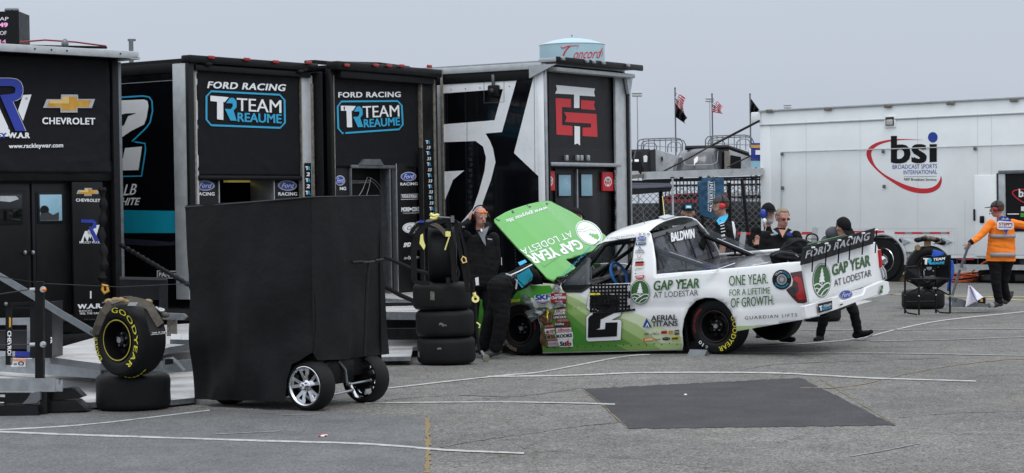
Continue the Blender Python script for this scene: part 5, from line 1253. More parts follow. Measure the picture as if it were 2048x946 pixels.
# spoiler
SP=xplane(-1.38,-.05); spL=lambda u,v:L(u,v,surf=SP)
b=MB(); b.prism([spL(*p) for p in (c1(180,388),c1(200,240),c1(500,158),c1(818,68),c1(812,140),c1(800,205),c1(500,295),c1(250,372))],(.012,0,0),'black_vinyl'); sp_=b.build('spoiler',TRK)
d=Dec(SP,base=.004); wide_text(d,'FORD RACING',c1(218,330),c1(762,170),15,'silver_vinyl',1,sh=3.5); d.build('lettering',sp_)
for x,y0,y1 in ((255,240,448),(370,206,402),(480,178,372),(575,150,345),(687,118,300),(800,88,285)):
    a=spL(*c1(x,y0)); c=spL(*c1(x,y1)); b=MB(); b.tube([a+Vector((-.05,0,0)),c+Vector((-.03,0,0))],.009,'black_vinyl',6); b.tube([a+Vector((-.05,.04,.01)),a+Vector((-.05,-.03,0))],.012,'white_vinyl',6); b.build('spoiler_strut',sp_)
b=MB(); b.tube([spL(*c1(235,212)),spL(*c1(560,128))],.010,'green_dark',6); b.build('spoiler_tube',sp_)
# taillight, filler
lay=Dec(SD,grid=12,base=.012)
lay.poly([(1580,545.5),(1608,541),(1613,575),(1616.5,602),(1608,607),(1595,606),(1583,594),(1572,580),(1584,571),(1586,560)],'lens_dark',1)
lay.poly([(1586,557),(1592,552),(1602,556),(1608,575),(1611,598),(1597,600),(1590,588),(1598,584),(1596,566)],'lens_red',2); lay.poly([(1575,579),(1584,573),(1592,577),(1592,592),(1584,592)],'dark_grey',2); lay.poly([(1608,546),(1610,546),(1616,600),(1613.5,601)],'dark_red',2)
lay.build('taillight',TRK)
lay=Dec(SD,grid=8,base=.012); c=(1563.5,559)
lay.ellipse(c,19,20,'black_vinyl',3); lay.ellipse(c,17.5,18.5,'cyan',4,inner=.86,n=40); lay.ellipse(c,10,10.5,'alu',4); lay.ellipse(c,8,8.5,'steel',5); lay.ellipse(c,4,4.2,'alu',6)
def arc_text(d,t,c,rx,ry,h,a0,a1,k,layr,wgt=.03):
    vs,fs,tw,th=glyphs(t,0.0,1.1); out=[]
    for x,y in vs:
        a=R(a0+(a1-a0)*x); out.append((c[0]+(rx+h*y)*math.cos(a), c[1]-(ry+h*y)*math.sin(a)))
    d.put(out,fs,k,layr)
lay.ellipse(c,17.6,18.6,'black_vinyl',5,inner=.72)
arc_text(lay,'TEAM',c,12.6,13.4,4,150,92,'white_vinyl',6); arc_text(lay,'REAUME',c,12.6,13.4,4,88,12,'cyan',6); arc_text(lay,'TEAM REAUME',c,16.8,17.4,-4,205,330,'cyan',6,.02)
lay.build('fuel_filler',TRK)
# ---- livery and stickers on the side
c4=lambda x,y:(1060+x/3.262,440+y/3.262); c6=lambda x,y:(1040+x/5.9125,560+y/5.9125); c5=lambda x,y:(1090+x/5.257,440+y/5.257)
dl=Dec(SD,grid=10,base=.0115)
bot=[c4(995,842),c4(700,850),c4(80,858)]
def below(top): dl_pts=[c4(*p) for p in top]; return dl_pts
dl.poly([c4(238,462),c4(300,478),c4(370,512),c4(480,550),c4(600,588),c4(700,612),c4(800,655),c4(900,722),c4(994,765),c4(995,842),c4(84,860),c4(84,600),c4(238,600)],'green_a',0)
dl.poly([c4(238,488),c4(310,518),c4(370,556),c4(480,600),c4(600,640),c4(700,682),c4(770,738),c4(850,800),c4(960,815),c4(995,842),c4(84,860),c4(84,600),c4(238,600)],'green_b',1)
dl.poly([c4(238,538),c4(310,580),c4(370,622),c4(480,668),c4(600,705),c4(680,752),c4(760,800),c4(790,848),c4(84,860),c4(84,600)],'green_c',2)
dl.poly([c4(238,596),c4(310,656),c4(365,700),c4(480,735),c4(600,772),c4(650,800),c4(690,851),c4(84,860),c4(84,600)],'green_d',3)
dl.poly([c4(238,638),c4(290,690),c4(360,756),c4(420,800),c4(470,855),c4(84,861),c4(84,640)],'green_e',4)
dl.poly([(1086,566),(1108,568),(1118,574),(1128,584),(1134,598),(1134,630),(1086,640),(1070,600)],'green_a',0)
dl.poly([(1040,572),(1100,571),(1106,580),(1100,590),(1070,596),(1040,592)],'green',1)
dl.poly([c4(82,822),c4(995,806),c4(995,842),c4(82,861)],'green_d',5); dl.poly([c4(560,814),c4(995,806),c4(995,842),c4(640,852)],'green_c',6); dl.poly([c4(800,810),c4(995,806),c4(995,842),c4(860,848)],'green_b',7)
dl.poly([(1472.5,652),(1530,651),(1476,661)],'green_b',0)
for i in range(18):
    p=c4(110+i*50,838-i*1.5+(i%2)*6-8); dl.ellipse(p,1.3,1.4,'dark_grey',8,n=8)
dl.build('livery',body)
dl=Dec(SD,grid=10,base=.029)
# door number
c8=lambda x,y:(1150+x/5.171,560+y/5.171)
up_=[(160,134),(136,156),(115,291),(150,320),(240,314),(500,318),(500,134)]; lo_=[(232,310),(148,343),(113,383),(113,620),(131,640),(475,625),(486,430),(468,407),(386,411),(468,371),(491,327),(494,308)]
for q in (up_,lo_): dl.poly([c8(*p) for p in q],'dark_grey',0)
dl.poly([c8(*p) for p in ((162,138),(139,158),(119,289),(152,316),(238,311),(490,314),(490,138))],'white_vinyl',1)
dl.poly([c8(*p) for p in ((238,312),(150,347),(117,386),(117,618),(133,636),(472,621),(482,432),(466,411),(374,415),(465,368),(486,325),(489,312))],'white_vinyl',2)
dl.poly([c8(*p) for p in ((168,150),(160,162),(148,268),(172,270),(245,316),(444,320),(444,150))],'black_vinyl',3)
dl.poly([c8(*p) for p in ((246,315),(205,342),(150,375),(137,400),(133,598),(432,583),(440,437),(315,441),(310,508),(215,515),(258,497),(265,408),(330,378),(446,324),(444,316))],'black_vinyl',4)
# names
dl.text('GAP YEAR',c4(805,460),c4(1103,442),18.5,'green_dark',1,.03,up=(1.5,-19)); dl.text('AT LODESTAR',c4(805,510),c4(1097,492),11.5,'dark_grey',1,-.006)
dl.ellipse((1280,583.5),19.8,25,'green_dark',1); dl.ellipse((1280,583.5),18.6,23.6,'white_vinyl',2,inner=.955); tree_logo(dl,1280,583.5,18.5,23.5,3)
dl.text('ONE YEAR.',(1458,572),(1536,567),20.5,'green_dark',1,.01); dl.text('FOR A LIFETIME',(1459,592),(1540,587),13,'green_dark',1,.01); dl.text('OF GROWTH.',(1461.5,615.5),(1548,609.5),19,'green_dark',1,.01)
dl.text('GUARDIAN LIFTS',(1489.7,639.4),(1594,633),6.6,'dark_grey',1,.01,space=1.3)
dl.poly([c4(735,700),c4(760,640),c4(795,700)],'ford_blue',1); dl.poly([c4(752,698),c4(765,668),c4(780,698)],'white_vinyl',2); dl.poly([c4(757,700),c4(765,682),c4(773,700)],'ford_blue',3)
dl.text('AERIAL',c4(790,660),c4(958,650),10.5,'dark_grey',1,.03); dl.text('TITANS',c4(795,697),c4(962,690),10.5,'dark_grey',1,.03)
def stick(q,k,lay=1): dl.poly([p for p in q],k,lay)
def quad(f,x0,y0,x1,y1,s=0): return [f(x0,y0),f(x1,y0+s),f(x1,y1+s),f(x0,y1)]
stick(quad(c4,855,725,893,745,-3),'red'); stick(quad(c4,857,732,891,736,-3),'black_vinyl',2); stick(quad(c4,905,722,932,746,-2),'gold'); stick(quad(c4,943,718,972,750,-2),'dark_grey'); dl.text('TV',c4(946,740),c4(970,738),4,'yellow',2,.05)
dl.text('SPORT',c4(745,752),c4(776,750),4,'dark_grey',1,.03); dl.poly([c4(750,742),c4(760,728),c4(772,742)],'silver_vinyl',1); dl.text('LEYRACK',c4(785,752),c4(845,749),3.4,'dark_grey',1,.02); dl.line([c4(800,728),c4(806,738),c4(820,738),c4(826,726)],.8,'mid_grey',1)
stick(quad(c4,740,772,806,790,-5),'orange'); dl.text('VYPER',c4(750,787),c4(800,783),3,'white_vinyl',2,.04); dl.poly([c4(738,775),c4(752,773),c4(744,803)],'red',1); dl.text('Simms',c4(816,788),c4(850,785),5,'dark_red',1,.02)
dl.ellipse(c4(888,775),8,3.2,'black_vinyl',1,rot=-.05); dl.text('Ford',c4(874,779),c4(903,777),3,'silver_vinyl',2); stick(quad(c4,922,764,974,788,-3),'yellow'); dl.text('M/',c4(930,783),c4(966,780),4.5,'black_vinyl',2,.1)
# column of stickers on the pillar
for i,k in enumerate(('dark_red','green','mid_grey')): dl.ellipse(c5(998+i*45,152-i*2),2.5,2.5,k,1,inner=.55)
ford_oval(dl,c5(1018,188),9.5,4.2,1,-.04); dl.text('PERFORMANCE',c5(958,224),c5(1066,218),2.4,'ford_blue',1,.03)
stick([c5(955,238),c5(1062,228),c5(1060,256),c5(954,264)],'dark_grey'); tr_logo(dl,[c5(958,240),c5(1060,231),c5(1058,254),c5(956,262)],2,box=False,cy='cyan')
dl.poly([c5(978,308),c5(996,275),c5(1014,306)],'ford_blue',1); dl.poly([c5(988,306),c5(996,291),c5(1005,306)],'white_vinyl',2)
dl.text('AERIAL',c5(950,333),c5(1042,327),3.6,'dark_grey',1,.02); dl.text('TITANS',c5(946,355),c5(1044,350),3.8,'dark_grey',1,.02)
dl.line([c5(972,372),c5(976,392),c5(1000,394),c5(1008,374)],1.1,'dark_red',1); dl.text('LEYRACK',c5(940,424),c5(1032,420),3.6,'mid_grey',1)
stick([c5(950,438),c5(1040,432),c5(1038,450),c5(948,456)],'black_vinyl'); stick([c5(948,456),c5(1038,450),c5(1036,468),c5(946,474)],'red'); dl.text('barbelle',c5(946,486),c5(1035,480),2.6,'dark_red',1,.03); stick([c5(944,490),c5(1034,484),c5(1034,500),c5(944,505)],'green_a')
dl.ellipse(c5(950,530),1.2,1.2,'teal',1); dl.line([c5(960,530),c5(1040,522)],.6,'silver_vinyl',1); dl.ellipse(c5(950,562),1.4,1.4,'teal',1); dl.line([c5(960,562),c5(1040,554)],.6,'silver_vinyl',1)
dl.poly([c5(946,588),c5(1046,578),c5(1040,608),c5(1030,614),c5(956,618)],'red',1); dl.text('VYPER',c5(962,608),c5(1030,602),2.6,'white_vinyl',2,.05)
# roof rail names, A-pillar script
dl.text('LUKE',c5(655,200),c5(735,185),2.8,'mid_grey',1); dl.text('BALDWIN',c5(800,186),c5(935,165),2.8,'mid_grey',1); dl.line([c5(745,178),c5(785,168),c5(780,190),c5(740,196),c5(745,178)],.8,'dark_grey',1)
dl.text('TEAM REAUME.COM',c5(188,600),c5(488,298),1,'teal',1,.01,up=(-3.2,-3.6)); dl.poly([c5(498,280),c5(560,218),c5(580,212),c5(572,230),c5(515,278)],'silver_vinyl',1)
dl.line([c5(505,272),c5(568,222)],1.2,'mid_grey',2)
# fender stickers
dl.ellipse(c6(430,100),7.8,8.2,'dark_grey',1); dl.ellipse(c6(430,100),7,7.4,'white_vinyl',2,inner=.93); dl.ellipse(c6(430,100),3.6,3.8,'silver_vinyl',2); arc_text(dl,'RACERS',c6(430,100),4,4.2,2.3,165,15,'white_vinyl',3,.04); arc_text(dl,'RACING',c6(430,100),6.3,6.5,-2.2,195,345,'white_vinyl',3,.04)
stick([c6(168,185),c6(360,160),c6(358,240),c6(182,248)],'white_vinyl'); dl.text('SKF',c6(186,238),c6(350,226),9.5,'ford_blue',2,.06,up=(0,-9.5))
dl.poly([c6(185,262),c6(270,245),c6(352,255),c6(300,300),c6(235,300)],'silver_vinyl',1); dl.line([c6(205,265),c6(270,272),c6(335,258)],1.4,'ford_blue',2); dl.line([c6(230,285),c6(270,280),c6(310,282)],1.4,'dark_red',2)
stick([c6(362,155),c6(548,152),c6(546,262),c6(366,275)],'dark_red'); dl.text('NASCAR',c6(410,186),c6(495,182),3.2,'white_vinyl',2,.04); dl.text('CRAFTSMAN',c6(370,228),c6(543,222),5.6,'white_vinyl',2,.05); dl.text('TRUCKS',c6(410,262),c6(500,258),2.6,'white_vinyl',2,.03)
stick([c6(400,275),c6(545,262),c6(542,325),c6(430,335)],'dark_grey'); dl.text('CURTIS',c6(440,318),c6(540,314),5,'white_vinyl',2,.05)
stick([c6(405,348),c6(545,338),c6(538,408),c6(395,418)],'dark_red',1); stick([c6(412,353),c6(538,344),c6(533,402),c6(402,411)],'white_vinyl',2); stick([c6(415,357),c6(535,348),c6(530,392),c6(408,400)],'dark_red',3); dl.text('KLOTZ',c6(412,396),c6(526,388),6,'white_vinyl',4,.05,sh=1)
stick([c6(385,425),c6(545,420),c6(548,455),c6(390,462)],'dark_grey'); dl.text('LINCOLN',c6(400,456),c6(540,450),4.8,'white_vinyl',2,.03); stick([c6(420,465),c6(580,455),c6(582,492),c6(425,502)],'dark_red'); dl.text('WELDERS',c6(440,494),c6(572,486),4.2,'hair_grey',2,.03)
stick([c6(408,505),c6(592,498),c6(594,555),c6(412,562)],'dark_grey'); dl.text('Holley',c6(416,545),c6(522,538),6.4,'white_vinyl',2,.02); dl.text('EFI',c6(530,550),c6(585,546),6,'dark_red',2,.06)
stick([c6(425,568),c6(608,560),c6(608,610),c6(428,620)],'silver_vinyl'); stick([c6(430,573),c6(603,565),c6(603,605),c6(433,614)],'white_vinyl',2); dl.text('tilton',c6(442,608),c6(594,600),5.4,'red',3,.04)
stick([c6(430,625),c6(622,612),c6(630,695),c6(440,702)],'white_vinyl'); dl.text('KOOKS',c6(442,685),c6(612,672),6.4,'black_vinyl',2,.06)
stick([c6(440,705),c6(620,695),c6(628,788),c6(470,794)],'white_vinyl'); dl.text('Stilo',c6(474,780),c6(605,775),8.6,'black_vinyl',2,.05); dl.poly([c6(548,780),c6(552,720),c6(575,712),c6(580,772)],'red',3)
stick([c6(288,520),c6(402,515),c6(402,562),c6(292,570)],'dark_red'); dl.text('LUCAS',c6(296,558),c6(396,550),4,'hair_grey',2,.05)
stick([c6(288,580),c6(408,572),c6(410,632),c6(298,640)],'white_vinyl'); dl.text('AUTO',c6(300,632),c6(398,622),6,'dark_red',2,.12,sh=2)
stick([c6(300,650),c6(436,638),c6(438,700),c6(310,706)],'hair_grey'); dl.text('DIESEL!',c6(304,696),c6(434,688),6.6,'black_vinyl',2,.05); stick([c6(310,706),c6(446,700),c6(446,714),c6(316,718)],'dark_red')
stick([c6(330,722),c6(450,716),c6(462,782),c6(335,790)],'silver_vinyl'); dl.text('brembo',c6(340,765),c6(450,758),3.6,'red',2,.0)
dl.text('GOODYEAR',(1006,608),(1040,603),6,'yellow',1,.05,sh=1)
dl.build('stickers',body)
# seams: door outline, bed seam, flap
dl=Dec(SD,grid=10,base=.027)
for q in ([(1262,585),(1262,600)],[(1300,553),(1303,555)]): pass
dl.line([(1131,585),(1134,600),(1137,700)],.5,'green_dark',9)
dl.line([(1475,541),(1476,560)],.4,'silver_vinyl',0)
dl.build('panel_seam',body)
# crumpled fender metal
def crum(pts,k,amp,seed,nm,off=.03):
    b=MB(); 
    vs,fs=gridded([pts],lambda u,v:(L(u,v)+Vector((0,off+amp*abs(noise.noise(Vector((u*.09,v*.11,seed))))*2.2,0))),4)
    b.add(vs,fs,k); return b.build(nm,TRK,solid=.006,ang=50)
D('torn_metal','#7f8886',.45,metal=.35,var=.3,vs=14,bump=.5,bs=30); D('torn_brown','#5f4632',.7,var=.4,vs=16,bump=.5,bs=30)
crum([c6(45,150),c6(80,160),c6(110,200),c6(165,250),c6(215,320),c6(190,335),c6(130,310),c6(70,280)],'torn_metal',.03,1,'torn_panel')
crum([c6(95,365),c6(200,330),c6(300,300),c6(420,285),c6(510,250),c6(540,265),c6(520,310),c6(420,330),c6(330,350),c6(290,400),c6(165,490),c6(130,440)],'torn_metal',.035,4,'torn_panel',.06)
crum([c6(215,330),c6(300,320),c6(370,350),c6(400,420),c6(395,510),c6(285,520),c6(250,460)],'torn_brown',.03,9,'torn_panel',.02)
crum([c6(268,520),c6(292,560),c6(320,700),c6(330,780),c6(440,790),c6(300,800),c6(266,800),c6(255,700)],'torn_brown',.02,6,'torn_panel',.018)
crum([c6(345,320),c6(385,330),c6(380,370),c6(362,400),c6(372,470),c6(355,440),c6(350,370)],'yellow',.02,7,'torn_panel',.07)
# ---- quarter light frame and window net
d=Dec(SD,grid=8,base=.016)
d.line([(1123,573),(1125,564),(1140,548),(1164,524),(1186,502),(1197,490),(1209,485),(1240,479.5),(1272,475.5)],2.2,'black_frame',1); d.line([(1272,476),(1266,502),(1262.5,532),(1261,566)],1.5,'black_frame',1)
d.poly([(1123,571),(1130,571),(1180,569),(1182,572),(1168,582),(1163,585),(1131,585),(1125,580)],'black_vinyl',1); d.line([(1128,582),(1163,582),(1178,571.5)],.6,'mid_grey',2)
d.build('window_trim',TRK)
b=MB(); pl=yplane(.70)
vs,fs=gridded([[(1126,571),(1127,566),(1141,550),(1164,526),(1180,510),(1178,569)]],lambda u,v:L(u,v)-Vector((0,.02,0)),9); b.add(vs,fs,glass); b.build('quarter_light',TRK)
b=MB(); 
def nety(u,v): return L(u,v,off=.04+.016*math.sin(u*.25)+.01*math.sin(v*.3+u*.1))
for i in range(12):
    u=1182.5+i*7.0; pts=[nety(u+ (v-570)*(-.02),v)+Vector((0,.002*(i%2),0)) for v in range(568,628,6)]
    for a,c in zip(pts,pts[1:]): b.bar(a,c,.025,.004,'strap_black',up=(0,1,0))
for j in range(8):
    v=571+j*7.3; pts=[nety(u,v-(u-1182)*.02)+Vector((0,.005,0)) for u in range(1180,1264,7)]
    for a,c in zip(pts,pts[1:]): b.bar(a,c,.027,.004,'strap_black',up=(0,1,0))
b.tube([nety(1186,627),nety(1226,625),nety(1270,619)],.012,'black_metal',8)
net=b.build('window_net',TRK)
d=Dec(SD,base=.075); d.poly([(1180,586),(1191,586),(1191,590),(1180,590)],'yellow',1); d.poly([(1193,586),(1200,586),(1200,589.5),(1193,590)],'yellow',1); d.poly([(1255,571),(1261,571),(1261,582),(1255,582)],'silver_vinyl',1); d.poly([(1255,597),(1261,597),(1261,610),(1255,610)],'silver_vinyl',1); d.build('net_tags',net)
# ---- cab interior
b=MB(); b.box(.8,2.35,-.84,.84,.18,.22,'black_metal'); b.box(2.3,2.34,-.8,.8,.2,.92,'black_metal'); b.box(.78,.82,-.82,.82,.2,.95,'black_metal'); b.box(1.95,2.3,-.78,.78,.62,.86,'black_metal',.03); b.build('cab_tub',TRK)
b=MB(); yb=.60
for s in (1,-1):
    b.tube([(2.15,.70*s,.3),(2.12,.70*s,.86),(1.62,.60*s,1.38),(1.0,.60*s,1.42),(.9,.62*s,.9),(.9,.7*s,.3)],.022,'black_metal')
    b.tube([(1.0,.60*s,1.42),(.85,.35*s,1.0)],.022,'black_metal')
b.tube([(1.62,.6,1.38),(1.62,-.6,1.38)],.022,'black_metal'); b.tube([(1.0,.6,1.42),(1.0,-.6,1.42)],.022,'black_metal'); b.tube([(1.62,0,1.38),(2.12,.0,.86)],.02,'black_metal'); b.tube([(1.0,.6,1.4),(.95,-.6,.4)],.022,'black_metal'); b.tube([(1.0,.62,.95),(1.0,-.62,.95)],.022,'black_metal'); b.tube([(1.62,-.6,1.38),(1.3,-.64,.9)],.022,'black_metal')
b.tube([(1.25,.10,1.40),(2.1,.45,.88)],.026,'black_metal')
b.build('roll_cage',TRK)
b=MB(); b.box(1.0,1.16,.12,.60,.35,1.05,'black_metal',.04); b.box(1.02,1.5,.12,.6,.3,.45,'black_metal',.04); b.build('seat',TRK)
b=MB(); b.box(1.02,1.2,.18,.52,1.05,1.30,'black_vinyl',.05); b.build('headrest',TRK)
swc=L(1238,550,surf=yplane(.40)); b=MB(); ax=Vector((-1,0,.35)).normalized(); a_=Vector((0,1,0)); u_=ax.cross(a_).normalized()
b.tube([swc+a_*.17*math.cos(t*math.pi/16)+u_*.17*math.sin(t*math.pi/16) for t in range(32)],.02,'wheel_blue',8,closed=True)
for t in (90,210,330): b.bar(swc,swc+a_*.16*math.cos(R(t))+u_*.16*math.sin(R(t)),.03,.008,'steel',up=tuple(ax))
b.tube([swc,swc+Vector((.35,0,-.12))],.02,'black_metal'); b.build('steering_wheel',TRK)
duct=mat('duct_silver','#b4b8bb',.3,metal=.7,var=.1)
b=MB(); a=L(1177,517,surf=yplane(.66)); c=L(1176,566,surf=yplane(.66)); n=14
b.tube([a.lerp(c,i/(n*2)) for i in range(n*2+1)],[.026 if i%2 else .022 for i in range(n*2+1)],duct,10); b.tube([L(1182,520,surf=yplane(.62)),L(1183,566,surf=yplane(.62))],.008,'alu',6); b.ell(L(1178,568,surf=yplane(.66)),(.03,.03,.03),'alu'); b.tube([L(1178,562,surf=yplane(.6)),L(1238,547,surf=yplane(.5))],.009,'steel'); b.build('vent_duct',TRK)
b=MB(); b.ell(L(1165,556,surf=yplane(.5)),(.03,.03,.035),'gold',n=8,m=6); b.build('gauge',TRK)
# ---- underbody
b=MB(); b.box(.3,3.5,-.80,.80,.14,.18,'black_vinyl'); b.box(-1.30,.3,-.84,.88,.50,.53,'black_vinyl'); b.box(-1.30,-.42,-.45,.40,.34,.62,'black_vinyl',.05); b.box(.40,2.5,-.9,.93,.05,.10,'black_vinyl'); b.box(.38,.42,-.9,.93,.05,.95,'black_vinyl'); b.box(2.36,2.38,-.9,.93,.1,.8,'black_vinyl'); b.box(-.40,.42,-.62,.62,.60,.9,'black_vinyl'); b.tube([(0,.7,.355),(0,-.7,.25)],.06,'black_metal'); b.box(2.4,3.4,-.60,.62,.2,.6,'black_vinyl'); b.build('underbody',TRK)
b=MB(); b.box(2.5,3.2,-.25,.28,.55,.86,'black_metal',.03); b.tube([(2.5,.3,.80),(2.9,.5,.86),(3.3,.4,.8)],.03,'torn_brown'); b.ell((2.85,0,.9),(.2,.2,.06),'steel'); b.box(2.35,2.42,-.78,.78,.5,.9,'black_metal'); 
for i in range(5): b.tube([(2.45+i*.15,.35,.72),(2.5+i*.15,.55,.80),(2.5+i*.15,.68,.7)],.02,'torn_brown' if i%2 else 'steel')
b.build('engine',TRK)
b=MB(); b.sheet(lambda a,c:(3.42+.42*math.cos((c-.5)*1.4),(-.82+1.64*c)*(1-.15*a),.16+.5*a),8,20,'green_e'); b.sheet(lambda a,c:(3.35+.5*a*math.cos((c-.5)*1.2),(-.80+1.6*c),.74-.12*a),8,16,'green'); b.build('front_bumper',TRK,solid=.015)
# ---- hood
HINGE=L(1110,562,surf=yplane(.76)); FLp=L(990,440,surf=yplane(.76))
hd=(FLp-HINGE); hd.y=0; hd.normalize(); hn=Vector((-hd.z,0,hd.x)); hn=hn if hn.z>0 else -hn
def hbulge(p):
    y=abs(p.y); return .045*(1-min(1,(y/.8))**2)+.012*math.exp(-((y-.42)/.05)**2)
class Hood:
    def hit(s,u,v,off=0.0):
        r=ray(u,v); lo=TI@CO; ld=TI.to_3x3()@r; h=0
        for _ in range(6):
            o=HINGE+hn*(h+off); t=(o-lo).dot(hn)/ld.dot(hn); p=lo+ld*t; h=hbulge(p)
        return CO+r*t
HS=Hood(); c3=lambda x,y:(980+x/5.254,395+y/5.254)
hp=[c3(*p) for p in ((45,232),(70,212),(150,165),(230,130),(320,100),(400,75),(500,52),(600,40),(640,45),(700,80),(860,160),(1000,250),(1120,340),(1200,395),(1240,440),(1100,560),(970,600),(860,640),(790,655),(900,745),(770,830),(700,845),(665,885),(600,852),(470,710),(300,545),(120,345),(48,262))]
vs,fs=gridded([hp],lambda u,v:TI@HS.hit(u,v),6); b=MB(); b.add(vs,fs,'hood_green'); hood=b.build('hood',TRK,solid=.02,ang=30)
hood.modifiers['solid'].offset=1 if False else 0
d=Dec(HS,grid=7,base=.0125)
d.text('GAP YEAR',c3(915,437),c3(383,607),1,'white_vinyl',1,.04,up=(15,17.5))
d.text('AT LODESTA',c3(842,348),c3(312,545),1,'white_vinyl',1,.0,up=(8,11.5))
d.text('www.gapyear.life',c3(585,80),c3(152,222),1,'white_vinyl',1,.02,up=(7,8.5))
ce=c3(1040,372)
d.ellipse(ce,21,30,'white_vinyl',1,rot=-.9); d.ellipse(ce,19.5,28.5,'hood_green',2,rot=-.9,inner=.94)
d.poly([c3(1035,392),c3(1060,365),c3(1062,385),c3(1090,372),c3(1085,388),c3(1130,380),c3(1140,400),c3(1150,420),c3(1130,445),c3(1110,430),c3(1090,432),c3(1095,418),c3(1065,415),c3(1070,402)],'hood_green',2)
d.line([c3(915,355),c3(980,362),c3(1060,335),c3(1120,350)],.8,'hood_green',2); d.line([c3(918,340),c3(980,335),c3(1030,300)],.8,'hood_green',2)
for q in ([(225,142),(245,140)],[(232,155),(255,156)],[(60,226),(80,230)],[(82,238),(105,236)],[(390,78),(400,84)],[(405,95),(432,96)],[(590,62),(600,56)],[(595,70),(612,64)],[(965,236),(975,230)]): d.line([c3(*q[0]),c3(*q[1])],1.8,'dark_grey',2)
d.line([c3(570,728),c3(640,680),c3(730,618)],.5,'green_dark',2); d.line([c3(545,705),c3(572,730)],.5,'green_dark',2)
d.build('hood_lettering',hood)
b=MB(); b.tube([L(1108,556,surf=yplane(.7)),L(1120,568,surf=yplane(.7))],.02,'black_metal'); b.tube([(2.5,-.6,.8),(2.75,-.6,1.25)],.012,'steel'); b.build('hood_hinge',TRK)
b=MB(); b.sheet(lambda a,c:(HINGE.x-.02+ .16*a-.05, .80-1.6*c, HINGE.z-.04+.02*a),3,10,'black_metal'); b.build('cowl',TRK,solid=.01)
# ---- wheels
GY='GOODYEAR'
lw=-0
WLR=wframe(tuple(LRC+Vector((0,0,.355))-l0*.15),l0+Vector((0,0,-.03)))
fwc=TM@Vector((2.845,.98,.355)); fg=Vector((fwc.x,fwc.y,gz(fwc.x,fwc.y))); WLF=wframe(tuple(fg+Vector((0,0,.355))-l0*.17),(l0+f0*.10+Vector((0,0,.03))))
WRR=wframe(tuple(TM@Vector((0,-.83,.20))),-l0,(0,0,1)); wrf=TM@Vector((2.845,-.83,.0)); WRF=wframe((wrf.x,wrf.y,.36+gz(wrf.x,wrf.y)),-l0)
def wheel_part(W,letters,ring='dim_red'):
    e=bpy.data.objects.new('wheel',None); COL.objects.link(e); e.empty_display_size=.1; e.parent=TRK; loc_=TI@W; e.matrix_basis=loc_; WM[e.name]=TM@loc_
    h=.15; rad=.355; rr=.198
    race_wheel(e,W,letters=letters,ring=ring); return e
def race_wheel_flat(e,W,letters,ring): return race_wheel(e,W,letters=letters,ring=ring)
LET=[(GY,.258,.06,28,-78,'yellow'),('HONOR AND REMEMBER',.262,.03,198,128,'dark_red'),('10',.262,.045,236,222,'white_vinyl'),('6',.262,.04,250,243,'silver_vinyl')]
wheel_part(WLR,LET); wheel_part(WLF,[(GY,.262,.045,262,215,'hair_grey'),('HONOR AND REMEMBER',.262,.025,70,0,'dark_red')]); wheel_part(WRR,[]); wheel_part(WRF,[])
# wedge under the left rear tyre
wg=G(1385,709); t=thing('wheel_wedge','grey metal wedge plate under the front of the left rear tyre','wheel ramp',Matrix.Translation(wg)); b=MB()
A=[G(1358,712),G(1376,711),G(1432,704),G(1405,700),G(1372,700)]
w0=G(1374,711.5); b.prism([w0,w0+l0*-.16,w0+l0*-.08+Vector((0,0,.075))],f0*-.24,'steel'); b.build('ramp_plate',t,world=True)
D('hair_blond','#8d8070',.85,var=.25,vs=60,bump=.6,bs=140)
